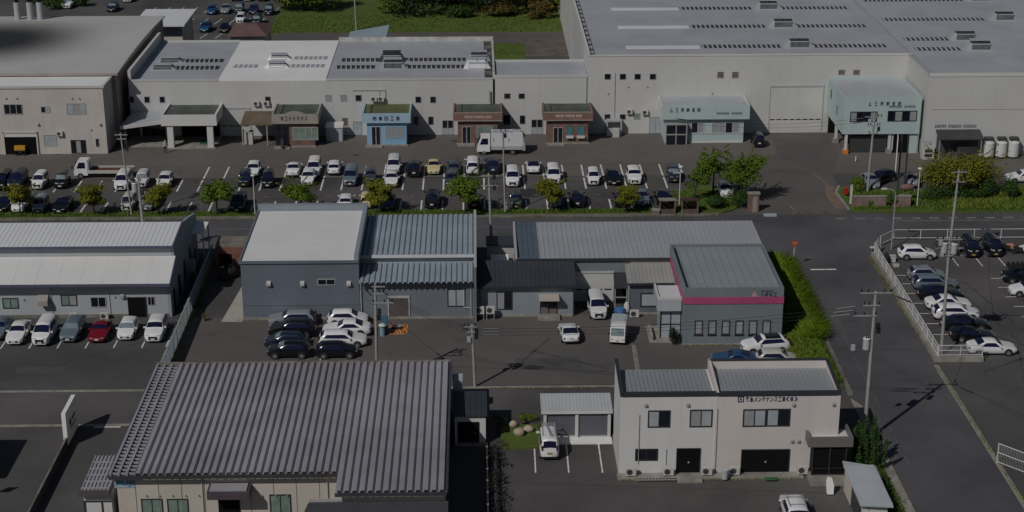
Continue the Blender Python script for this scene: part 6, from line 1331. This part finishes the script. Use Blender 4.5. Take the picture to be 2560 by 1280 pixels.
# roof cowls on the beige hall's ridge
for i,px in enumerate((38,70,95)):
    a = V(px,34,254.0); t = thing('roof_cowl','%s grey ventilation cowl behind the ridge of the beige hall'%('left','middle','right')[i],'cowl',(a.x,254.4,10.0),'three roof cowls of the beige hall')
    MB().cyl((a.x,255.3,9.0),(a.x,255.3,12.3),.5,n=12).build('stack', T['grey_box'], t); MB().cyl((a.x,255.3,12.31),(a.x,255.3,12.9),.35,n=12).build('neck', T['black'], t); MB().cyl((a.x,255.3,12.91),(a.x,255.3,13.3),.75,.2,n=14).build('cowl_cap', T['trim_lt'], t)

# ================================================================== POLES, LAMPS, WIRES
def utility_pole(label, x, y, h, arms=(), trans=(), r0=.17, r1=.11, m='pole', lean=(0,0), boxes=(), steps=False):
    """arms: (height, half length left, right); trans: (height, side); boxes: (height, dx)"""
    t = thing('utility_pole',label,'utility pole',(x,y,0),'utility poles'); tx = lambda z: x+lean[0]*z/h
    MB().cyl((x,y,-.2),(x+lean[0],y+lean[1],h),r0,r1,n=10).build('pole', T[m], t, smooth=50)
    for (z,a,b) in arms:
        c = MB().box(tx(z)-a,y-.17,z-.05,tx(z)+b,y-.09,z+.05); c.box(tx(z)-.1,y-.18,z-.08,tx(z)+.1,y+.12,z-.051)
        o = c.build('crossarm', T['metal'], t)
        xs = [tx(z)-a+.1,tx(z)+b-.1]+([tx(z)-a*.5] if a > .6 else [])+([tx(z)+b*.5] if b > .6 else [])
        for xx in xs: MB().cyl((xx,y-.13,z+.051),(xx,y-.13,z+.17),.045,n=8).cyl((xx,y-.13,z+.171),(xx,y-.13,z+.34),.085,.05,n=8).build('insulator', T['ceramic'], o)
    for (z,s) in trans:
        o = MB().cyl((tx(z)+s*.46,y-.05,z-.5),(tx(z)+s*.46,y-.05,z+.42),.3,n=14).build('transformer', T['grey_box'], t, smooth=40)
        MB().cyl((tx(z)+s*.46,y-.05,z+.421),(tx(z)+s*.46,y-.05,z+.52),.33,.24,n=14).build('transformer_lid', T['steel_white'], o)
        MB().cyl((tx(z)+s*.36,y-.2,z+.521),(tx(z)+s*.36,y-.2,z+.75),.05,n=6).cyl((tx(z)+s*.56,y-.2,z+.521),(tx(z)+s*.56,y-.2,z+.75),.05,n=6).build('bushing', T['ceramic'], o)
        MB().box(tx(z)+s*.1,y-.1,z-.1,tx(z)+s*.2,y+.05,z+.1).build('bracket', T['metal'], t)
    for (z,dx) in boxes: MB().box(tx(z)+dx-.16,y-.32,z-.24,tx(z)+dx+.16,y-.06,z+.24).build('cable_box', T['grey_box'] if dx < 0 else T['ceramic'], t)
    if steps:
        mb = MB(); 
        for i in range(8): zz = 2.5+i*.75; mb.box(tx(zz)-.26,y-.02,zz-.015,tx(zz)+.26,y+.02,zz+.015)
        mb.build('climbing_steps', T['metal'], t)
    return t
def at(px, py, Y): q = V(px,py,Y); return q.x, q.z
g = G(330,540); utility_pole('thin dark leaning pole with cable gear before the beige hall entrance',g.x,g.y,10.2,((10.0,.7,.8),(9.5,.5,.6)),(),.12,.09,'pole',(-.55,0),((9.1,.5),(8.3,.55)))
x,z = at(345,445,173.8); xb = V(357,557,173.8).x+.1; utility_pole('concrete pole with a white transformer rising behind the white warehouse roof',xb,173.8,z+.1,((z-.35,.9,.35),),((z-1.0,-1),),.17,.12,'pole',(x-xb,0),((z-1.6,.35),),True)
g = G(1263,535); utility_pole('tall thin dark pole passing in front of the white truck body',g.x,g.y,10.3,((10.1,.35,.35),),(),.12,.09,'pole',(-.25,0),((9.7,.25),))
x,z = at(1222,440,174.3); xb = V(1230,595,174.3).x; utility_pole('concrete pole with two crossarms beside the widest street tree',xb,174.3,z+.3,((z+.05,.95,1.05),(z-1.05,.9,.95)),(),.18,.12,'pole',(x-xb,0),((z-.1,.55),(z-1.3,.55)),True)
g = G(2168,482); utility_pole('pole with black insulator clusters in front of the mint stilt office',g.x,g.y,10.2,((9.7,1.2,.9),(8.6,.8,.8),(7.6,.6,.6)),(),.17,.12,'pole',(.2,0),((9.2,-.6),(8.2,.6)))
g = G(2371,648); x,z = at(2398,425,g.y); utility_pole('tall concrete pole with two short crossarms before the broad low tree',g.x,g.y,z,((z-.2,.85,.9),(z-1.3,.6,.8)),(),.2,.12,'pole',(x-g.x,0),((z-.5,.55),(z-1.6,.5)),True)
g = G(2353,888); x,z = at(2374,600,g.y); utility_pole('pole with a crowded transformer cluster over the right parking lot',g.x,g.y,z+.3,((z+.1,1.3,1.2),(z-.75,1.3,1.3),(z-1.5,.8,1.3)),((z-.7,-1),(z-.8,1)),.17,.12,'pole',(x-g.x,0),((z-.2,-.9),(z-1.2,.8),(z-1.3,-.7)))
g = G(2160,1106); x,z = at(2190,728,g.y); utility_pole('big roadside pole with long crossarms and a grey transformer by the cypress',g.x,g.y,z,((z-.1,1.3,1.35),(z-1.2,1.0,.4),(z-2.1,1.7,.2)),((z-4.6,-1),),.19,.12,'pole',(x-g.x,0),((z-3.0,.35),(z-4.9,-1.6),(z-3.4,.4)))
g = G(1188,967); x,z = at(1180,818,g.y); utility_pole('short pole with a tangled insulator head in the middle yard',g.x,g.y,z+.25,((z+.1,.75,.4),(z-.4,.55,.35)),(),.15,.12,'pole',(x-g.x,0),((z-.3,.4),(z-.8,.35),(z-1.1,-.35)))
yb = 139.9; x,z = at(938,714,yb); xb = V(941,897,yb).x; utility_pole('pole beside the white cars with a row of black strain insulators at its top',xb,yb,z+.2,((z-.05,.3,.9),(z-.7,.3,.8),(z-1.6,.3,1.6)),(),.16,.12,'pole',(x-xb,0),((z-2.4,.35),(z-3.0,.3)))
def cable(name, label, p, q, sag=.5, r=.016, group='overhead power lines', sleeves=True):
    p, q = Vector(p), Vector(q); pts = []
    for i in range(13):
        f = i/12; v = p.lerp(q,f); v.z -= sag*4*f*(1-f); pts.append(v)
    t = thing(name,label,'cable',tuple(p),group); MB().tube(pts,r,5).build('wire', T['black'], t)
    if sleeves: MB().tube([pts[0].lerp(pts[1],.25),pts[0].lerp(pts[1],.8)],.06,6).tube([pts[-1].lerp(pts[-2],.25),pts[-1].lerp(pts[-2],.8)],.06,6).build('sleeve', T['ceramic'], t)
x6,z6 = at(938,714,139.9); g5 = G(1188,967); x5,z5 = at(1180,818,g5.y)
for i in range(3): cable('power_line','black wire between the pole by the white cars and the short yard pole',(x6+.3+.3*i,139.8,z6-.1-.45*i),(x5-.5+.2*i,g5.y-.1,z5+.1-.3*i),.35)
gF = G(2160,1106); xF,zF = at(2190,728,gF.y)
for i in range(3): cable('power_line','wire from the short yard pole past the pink banded office to the roadside pole',(x5+.3,g5.y-.1,z5-.1-.3*i),(xF-.9-.2*i,gF.y-.1,zF-1.2-.35*i),.6)
gR2 = G(2371,648); gR1 = G(2353,888); xr1,zr1 = at(2374,600,gR1.y)
cable('power_line','wire crossing the side road from the big roadside pole to the transformer cluster',(xF+1.1,gF.y,zF-.1),(xr1-1.1,gR1.y,zr1),.5)
g7 = G(2168,482)
for i in range(2): cable('power_line','thin wire running left from the pole before the mint stilt office',(g7.x-.8,g7.y-.1,9.6-.5*i),(24.3,200.0,8.6-.4*i),.8)
cable('power_line','wire dropping from the pole by the white cars to the blue-grey hall corner',(x6-.2,139.9,z6-1.8),(-11.8,156.0,3.9),.4,.014)
cable('power_line','wire leaving the transformer cluster towards the right edge',(xr1+1.2,gR1.y,zr1-.2),(66,150,zr1-1.5),.7)
cable('power_line','wire from the big roadside pole towards the lower right',(xF+1.2,gF.y-.1,zF-.2),(52,100,zF+1.5),.6)
cable('power_line','wire strung between the two poles of the right lot',(xr1+.2,gR1.y,zr1-.6),(gR2.x+.3,gR2.y,9.0),.5)
# street lamps
def lamp(label, x, y, h, kind='globe', group='lamp posts'):
    t = thing('street_lamp',label,'street lamp',(x,y,0),group); MB().cyl((x,y,0),(x,y,h),.07,.05,n=8).build('post', T['steel_white'], t); MB().cyl((x,y,0),(x,y,.3),.13,n=8).build('base', T['conc'], t)
    if kind == 'globe': MB().blob((x,y,h+.12),.3,.3,.16,.0,12,7).build('lamp_head', T['steel_white'], t, smooth=60)
    elif kind == 'twin':
        for dx,zz in ((.05,h+.15),): MB().blob((x+dx,y,zz),.3,.3,.2,.0,12,7).build('lamp_head', T['steel_white'], t, smooth=60)
        MB().box(x-.9,y-.05,h-.62,x-.05,y+.05,h-.52).build('sign_arm', T['steel_white'], t)
    return t
for (px,py,h,k,lb) in ((638,540,4.9,'globe','thin lamp post rising behind the left corner of the blue-grey hall'),(1698,516,4.8,'twin','white lamp post with a side arm between the brown shelters'),(2292,520,4.8,'globe','slim lamp post with a round head on the corner grass')):
    g = G(px,py); lamp(lb,g.x,g.y,h,k)
g = G(2228,624); t = thing('street_lamp','tall street lamp with a curved arm at the corner of the right lot','street lamp',(g.x,g.y,0),'lamp posts')
zt = 7.0; MB().tube([(g.x,g.y,0),(g.x,g.y,zt-.6),(g.x-.12,g.y,zt-.2),(g.x-.5,g.y,zt+.05),(g.x-1.1,g.y,zt+.15)],[.085,.06,.05,.045,.04],8).build('post', T['metal'], t); MB().hexa([(g.x-1.65,g.y-.12,zt+.1),(g.x-1.0,g.y-.08,zt+.06),(g.x-1.0,g.y+.08,zt+.06),(g.x-1.65,g.y+.12,zt+.1)],[(g.x-1.6,g.y-.09,zt+.24),(g.x-1.0,g.y-.06,zt+.22),(g.x-1.0,g.y+.06,zt+.22),(g.x-1.6,g.y+.09,zt+.24)]).build('lamp_head', T['steel_white'], t)
g = G(891,76); t = thing('tall_pole','tall pale pole on the lawn behind the white factory','pole',(g.x,g.y,0)); MB().cyl((g.x,g.y,0),(g.x-.3,g.y,12),.16,.10,n=10).build('shaft', T['pole'], t); MB().box(g.x-1.0,g.y-.06,11.6,g.x+.4,g.y+.06,11.72).build('crossarm', T['metal'], t)
# signs
g = G(1983,668); t = thing('stop_sign','red triangular stop sign on a white post at the corner of the side road','sign',(g.x,g.y,0))
MB().cyl((g.x,g.y,0),(g.x,g.y,2.9),.045,n=8).build('post', T['steel_white'], t); MB().prism([(g.x-.40,3.0),(g.x,2.3),(g.x+.40,3.0)],1,g.y-.09,g.y-.05).build('plate', mat('sign_red',(.55,.06,.03),.5), t); MB().prism([(g.x-.36,2.975),(g.x,2.35),(g.x+.36,2.975)],1,g.y-.046,g.y-.04).build('back', T['metal'], t)
cu = bpy.data.curves.new('lettering_curve','FONT'); cu.body = '止まれ'; o = bpy.data.objects.new('lettering_curve',cu); C.collection.objects.link(o); dg = bpy.context.evaluated_depsgraph_get(); me = o.evaluated_get(dg).to_mesh(); vs = [v.co.copy() for v in me.vertices]; fs = [tuple(p.vertices) for p in me.polygons]; o.evaluated_get(dg).to_mesh_clear(); bpy.data.objects.remove(o); bpy.data.curves.remove(cu)
mx = max(v.x for v in vs); my = max(v.y for v in vs); MB().add([(g.x-.21+v.x/mx*.42,g.y-.095,2.76+v.y/my*.14) for v in vs],fs).build('lettering', T['ink_white'], t)
g = G(2243,482); t = thing('pylon_sign','twin-post pylon with a narrow white banner panel at the street corner','sign',(g.x,g.y,0))
for px in (2243,2260): q = V(px,482,g.y); MB().box(q.x-.09,g.y-.09,0,q.x+.09,g.y+.09,7.4).build('post', T['metal_dk'], t)
q0 = V(2231,340,g.y); q1 = V(2245,424,g.y); MB().hexa([(q1.x-.5,g.y-.9,q1.z),(q1.x-.1,g.y+.9,q1.z),(q1.x-.15,g.y+.95,q1.z),(q1.x-.55,g.y-.85,q1.z)][::-1],[(q1.x-.5,g.y-.9,7.3),(q1.x-.1,g.y+.9,7.3),(q1.x-.15,g.y+.95,7.3),(q1.x-.55,g.y-.85,7.3)][::-1]).build('banner', T['roof_white'], t)
g = G(2126,512); t = thing('white_marker_post','white square post at the left end of the low brick wall','post',(g.x,g.y,0)); MB().box(g.x-.12,g.y-.12,0,g.x+.12,g.y+.12,2.4).build('shaft', T['steel_white'], t); MB().box(g.x-.15,g.y-.15,2.401,g.x+.15,g.y+.15,2.5).build('cap', T['trim_lt'], t)
g = G(2114,494); t = thing('red_post_box','small red box on a green leg on the corner grass','post box',(g.x,g.y,0)); MB().box(g.x-.22,g.y-.2,.5,g.x+.22,g.y+.2,1.25).build('box', T['red'], t); MB().cyl((g.x,g.y,0),(g.x,g.y,.5),.09,n=8).build('leg', T['metal_dk'], t); MB().box(g.x-.14,g.y-.215,1.0,g.x+.14,g.y-.2,1.06).build('slot', T['black'], t)
g = G(2139,404); t = thing('white_bollard','small white bollard on the drive before the stilt office','bollard',(g.x,g.y,0)); MB().cyl((g.x,g.y,.05),(g.x,g.y,.75),.1,.08,n=10).build('shaft', T['steel_white'], t); MB().cyl((g.x,g.y,0),(g.x,g.y,.049),.2,n=10).build('base', T['black'], t)
# low brick wall and monument, gate pillar
t = thing('corner_brick_wall','low pale-capped brick wall at the street corner, half hidden by shrubs','wall',(49,190,0)); a,b,c,d_ = G(2129,520),G(2215,520),G(2232,522),G(2276,522)
MB().box(a.x,a.y,0,b.x,a.y+.25,1.35).box(c.x,c.y,0,d_.x,c.y+.5,1.5).build('brickwork', mat('pinkish_brick',(.24,.165,.15),.85,var=.25,scale=1,fine=.2), t); MB().box(a.x-.05,a.y-.05,1.351,b.x+.05,a.y+.3,1.5).box(c.x-.05,c.y-.05,1.501,d_.x+.05,c.y+.55,1.62).build('coping', T['conc'], t)
g = G(2260,500); o = MB().blob((g.x,g.y-1.0,1.95),.85,.35,.42,.08,12,8,random.Random(2)).build('stone_monument', T['brick'], smooth=50); solo(o,'rounded reddish stone lying on the right block of the low brick wall','stone')
g = G(1885,530); t = thing('gate_pillar','pinkish brick gate pillar beside the drive, right of the bushes','pillar',(g.x,g.y,0)); MB().box(g.x-.75,g.y,0,g.x+.55,g.y+.6,2.2).build('brickwork', T['brick'], t); MB().box(g.x-.2,g.y-.05,0,g.x+.35,g.y-.001,1.9).build('face_slab', mat('pale_slab',(.30,.25,.22),.8), t); MB().box(g.x-.85,g.y-.1,2.2,g.x+.65,g.y+.7,2.35).build('coping', T['conc'], t)
# brown rubbish shelters
for i,(p,q,py,lb) in enumerate(((1649,1688,538,'left brown slatted rubbish shelter with a pale roof edge'),(1704,1745,538,'right brown slatted rubbish shelter with a white disc'))):
    a,b = G(p,py),G(q,py); t = thing('rubbish_shelter',lb,'shelter',((a.x+b.x)/2,a.y,0),'brown rubbish shelters')
    x0,x1,y = a.x,b.x,a.y; mbr = mat('maroon_boards',(.085,.035,.032),.8,var=.3,scale=2)
    mb = MB(); [mb.box(x0+.1,y+1.15,.15+k*.17,x1-.1,y+1.2,.29+k*.17) for k in range(9)]; mb.build('back_boards', mbr, t)
    mb = MB(); [mb.box(x0+.1,y+.05,.15+k*.17,x0+.14,y+1.14,.29+k*.17).box(x1-.14,y+.05,.15+k*.17,x1-.1,y+1.14,.29+k*.17) for k in range(7)]; mb.build('side_boards', mbr, t)
    for xx in (x0+.04,x1-.04): MB().box(xx-.05,y,0,xx+.05,y+.1,1.8).build('post', T['conc_dirty'], t)
    MB().hexa([(x0-.1,y-.1,1.8),(x1+.1,y-.1,1.8),(x1+.1,y+1.4,1.62),(x0-.1,y+1.4,1.62)],[(x0-.1,y-.1,1.9),(x1+.1,y-.1,1.9),(x1+.1,y+1.4,1.72),(x0-.1,y+1.4,1.72)]).build('roof', T['conc'] if i == 0 else mbr, t)
    MB().box(x0+.1,y,.1,x1-.1,y+.05,.75).build('front_board', mat('brown_boards',(.12,.085,.07),.8,var=.3,scale=2), t); cx = x0+(x1-x0)*(.5 if i == 0 else .38); MB().cyl((cx,y+1.14,1.3),(cx,y+1.1,1.3),.17,n=14).build('disc', T['ink_white'], t)
g = G(1640,540); t = thing('timber_crate','low weathered timber crate beside the left rubbish shelter','crate',(g.x,g.y,0)); MB().box(g.x-.45,g.y,0,g.x+.4,g.y+.7,.65).build('body', T['conc_dirty'], t); MB().box(g.x-.48,g.y-.03,.651,g.x+.43,g.y+.73,.72).build('lid', T['tan'], t)
# railings
def railing(label, pts, h=1.1, z0=0., step=2.0, mid=(.12,.6), mesh=True, group='white railings of the right lot', m='steel_white'):
    t = thing('railing',label,'railing',(pts[0][0],pts[0][1],z0),group); rails = MB(); posts = []; net = MB()
    for i in range(len(pts)-1):
        a, b = Vector((*pts[i],0)), Vector((*pts[i+1],0)); n = max(1,int((b-a).length/step)); d = (b-a).normalized()
        for zz in (h,)+tuple(mid): rails.cyl((a.x,a.y,z0+zz),(b.x,b.y,z0+zz),.04,n=6)
        for k in range(n+(1 if i == len(pts)-2 else 0)): q = a.lerp(b,k/n); posts.append(q)
        if mesh:
            L = (b-a).length; k = 0.12
            while k < L: q = a+d*k; net.cyl((q.x,q.y,z0+.12),(q.x,q.y,z0+h-.03),.016,n=4); k += .14
    rails.build('rail', T[m], t)
    for q in posts: MB().cyl((q.x,q.y,z0-.05),(q.x,q.y,z0+h+.03),.05,n=8).build('post', T[m], t)
    if mesh: net.build('bars', mat('pale_bars',(.42,.43,.44),.5), t)
    return t
railing('white railing along the retaining kerb of the side road and round the lot corner',[(43.3,144.7),(43.8,173.4),(44.6,175.0)],1.1,.5)
railing('short white railing at the near end of the right lot, before the white sedan',[(43.35,144.55),(47.5,144.55)],1.1,.5,1.4)
railing('white railing along the road at the back of the right lot',[(45.2,176.6),(47.2,178.7),(62.5,178.7)],1.1,.15,2.6,(.12,),False)
q = [G(2492,1158),G(2562,1180)]; railing('white pipe railing at the right edge beside the side road',[(q[0].x,q[0].y),(q[1].x+1,q[1].y-1.6)],1.75,.05,2.2,(.1,.95),True)
t = thing('white_screen_panel','tall white panel at the back right corner of the right lot','panel',(62.9,177,0)); MB().box(62.5,168.5,0,62.65,179.0,3.0).build('sheet', T['fence_blue'], t); MB().box(62.44,172,0,62.499,172.1,3.0).box(62.44,178.8,0,62.499,178.9,3.0).build('post', T['metal'], t)
# small clutter
g = G(1008,828)
t = thing('hand_cart','grey folding hand cart standing on the orange hatched box','cart',(g.x,g.y,0)); x,y = G(993,822).x,G(993,822).y
MB().box(x-.5,y-.25,.3,x+.4,y+.25,.38).build('deck', T['metal'], t); MB().tube([(x-.5,y-.22,.38),(x-.75,y-.22,1.0),(x-.75,y+.22,1.0),(x-.5,y+.22,.38)],.03).build('handle', T['metal'], t); [MB().cyl((x+dx,y+dy-.03,.13),(x+dx,y+dy+.03,.13),.13,n=10).build('wheel', T['tyre'], t) for dx in (-.4,.3) for dy in (-.2,.2)]
g = G(956,842); t = thing('blue_drum_stack','pale blue drum with a white lid beside the pole and white cars','drum',(g.x,g.y,0)); MB().cyl((g.x,g.y+.3,0),(g.x,g.y+.3,1.1),.26,n=14).build('drum', mat('pale_blue_drum',(.22,.33,.40),.5), t); MB().cyl((g.x,g.y+.3,1.101),(g.x,g.y+.3,1.25),.4,.2,n=14).build('lid', T['steel_white'], t); MB().box(g.x-.2,g.y+.7,0,g.x+.5,g.y+1.3,1.7).build('blue_case', mat('mid_blue_case',(.06,.14,.22),.5), t)
g = G(2074,1238); t = thing('shrouded_stand','white sheet-wrapped stand on the forecourt near the storage shed','stand',(g.x,g.y,0)); MB().hexa([(g.x-.22,g.y-.1,.12),(g.x+.28,g.y-.1,.12),(g.x+.28,g.y+.3,.12),(g.x-.22,g.y+.3,.12)],[(g.x-.32,g.y,1.1),(g.x+.3,g.y,.9),(g.x+.3,g.y+.2,.9),(g.x-.32,g.y+.2,1.1)]).hexa([(g.x-.32,g.y,1.101),(g.x+.3,g.y,.901),(g.x+.3,g.y+.2,.901),(g.x-.32,g.y+.2,1.101)],[(g.x-.26,g.y+.05,1.6),(g.x+.1,g.y+.05,1.5),(g.x+.1,g.y+.15,1.5),(g.x-.26,g.y+.15,1.6)]).build('sheet', T['roof_white'], t); MB().box(g.x-.2,g.y-.05,0,g.x+.26,g.y+.25,.119).build('base', T['black'], t)
g = G(2215,662); t = thing('dark_sack','dark sack leaning in the railing corner of the right lot','sack',(g.x,g.y,0)); MB().blob((g.x+.1,g.y+.5,.6),.35,.35,.65,.15,10,7,random.Random(4)).build('cloth', T['black'], t, smooth=60)
for i,(px,py,lb) in enumerate(((2232,656,'white crate by the railing corner of the right lot'),(2241,668,'flat white tray on the ground by the white hatchback tail'))):
    g = G(px,py); t = thing('plastic_crate',lb,'crate',(g.x,g.y,0),'crates in the railing corner'); h = .7 if i == 0 else .2; MB().box(g.x-.3,g.y,0,g.x+.3,g.y+.45,h).build('body', T['ac'], t); MB().box(g.x-.33,g.y-.03,h,g.x+.33,g.y+.48,h+.06).build('rim', T['trim_lt'], t)
g = G(2190,630); t = thing('flat_sign_plate','small white plate on a low leg outside the railing corner','sign',(g.x,g.y,0)); MB().hexa([(g.x-.7,g.y-.25,.5),(g.x+.5,g.y-.15,.62),(g.x+.5,g.y+.15,.62),(g.x-.7,g.y+.25,.5)],[(g.x-.7,g.y-.25,.58),(g.x+.5,g.y-.15,.7),(g.x+.5,g.y+.15,.7),(g.x-.7,g.y+.25,.58)]).build('plate', T['steel_white'], t); MB().cyl((g.x+.3,g.y,0),(g.x+.3,g.y,.59),.05,n=8).build('leg', T['metal'], t)
g = G(1920,540); t = thing('street_drain_cover','pale blue-grey drain cover plate on the kerb at the drive','cover',(g.x,g.y,0)); MB().box(g.x-.5,g.y-.3,.02,g.x+1.0,g.y+.3,.22).build('plate', T['fence_blue'], t)
# person at the white porch: white top, dark trousers, leaning on one leg
def person(label, x, y, rz, top, bottom):
    t = thing('person',label,'person',(0,0,0)); J = {'pelvis':(0,0,.92),'waist':(0,.0,1.08),'chest':(0,-.02,1.32),'neck':(0,-.02,1.47),'head':(0,-.05,1.62),'crown':(0,-.04,1.72)}
    L = [('hip',(.1,0,.88)),('knee',(.12,-.06,.48)),('ankle',(.11,.02,.09)),('toe',(.12,-.14,.04))]; A = [('sh',(.19,-.01,1.40)),('el',(.25,.02,1.12)),('wr',(.23,-.12,.90)),('hand',(.22,-.18,.82))]
    vs = [J[k] for k in ('pelvis','waist','chest','neck','head','crown')]; es = [(0,1),(1,2),(2,3),(3,4),(4,5)]; rad = [.15,.135,.165,.055,.095,.06]
    for s_ in (1,-1):
        p = 0
        for (n_,c),q in zip(L,(.095,.065,.045,.035)): vs.append((c[0]*s_,c[1]+(.12 if s_ < 0 and n_ != 'hip' else 0),c[2])); es.append((p,len(vs)-1)); p = len(vs)-1; rad.append(q)
        p = 2
        for (n_,c),q in zip(A,(.062,.046,.034,.034)): vs.append((c[0]*s_,c[1],c[2])); es.append((p,len(vs)-1)); p = len(vs)-1; rad.append(q)
    me = bpy.data.meshes.new('body'); me.from_pydata(vs,es,[]); o = bpy.data.objects.new('body',me); C.collection.objects.link(o); o.parent = t
    sk = o.modifiers.new('skin','SKIN'); 
    for i,q in enumerate(rad): me.skin_vertices[0].data[i].radius = (q,q); 
    me.skin_vertices[0].data[0].use_root = True; o.modifiers.new('sub','SUBSURF').levels = 1; o.modifiers['sub'].render_levels = 2
    m = mat('clothed_figure',top,.8); nt_ = m.node_tree; tc = nt_.nodes.new('ShaderNodeTexCoord'); sp = nt_.nodes.new('ShaderNodeSeparateXYZ'); nt_.links.new(tc.outputs['Object'],sp.inputs[0]); cr = nt_.nodes.new('ShaderNodeValToRGB'); cr.color_ramp.interpolation = 'CONSTANT'
    e = cr.color_ramp.elements; e[0].color = (*bottom,1); e[1].position = .53; e[1].color = (*top,1); k = e.new(.825); k.color = (.40,.24,.17,1); k = e.new(.03); k.color = (*bottom,1)
    mp = nt_.nodes.new('ShaderNodeMath'); mp.operation = 'DIVIDE'; mp.inputs[1].default_value = 1.8; nt_.links.new(sp.outputs[2],mp.inputs[0]); nt_.links.new(mp.outputs[0],cr.inputs[0]); nt_.links.new(cr.outputs[0],nt_.nodes['Principled BSDF'].inputs['Base Color']); me.materials.append(m)
    MB().blob((0,-.03,1.69),.105,.125,.09,.03,10,6,random.Random(1)).build('cap', T['white'], t, smooth=60)
    t.location = (x,y,.012); t.rotation_euler = (0,0,rz)
g = G(414,383); person('person in a white top, white cap and dark trousers at the porch pillar',g.x,g.y,.6,(.55,.54,.52),(.018,.016,.022))
# neighbouring building just outside the left edge: its shade falls into the lower left corner
t = thing('neighbour_block','plain block just outside the lower left edge, whose shade falls on the yard','building',(-46,124,0)); MB().box(-52,119.5,0,-41.6,125.8,4.0).build('wall', T['cream'], t); MB().box(-52.3,119.2,4.001,-41.3,126.1,4.2).build('roof', T['roof_mid'], t); win(t,119.5,-40,1190,-10,1215,('glass','glass'),'frame_lt')
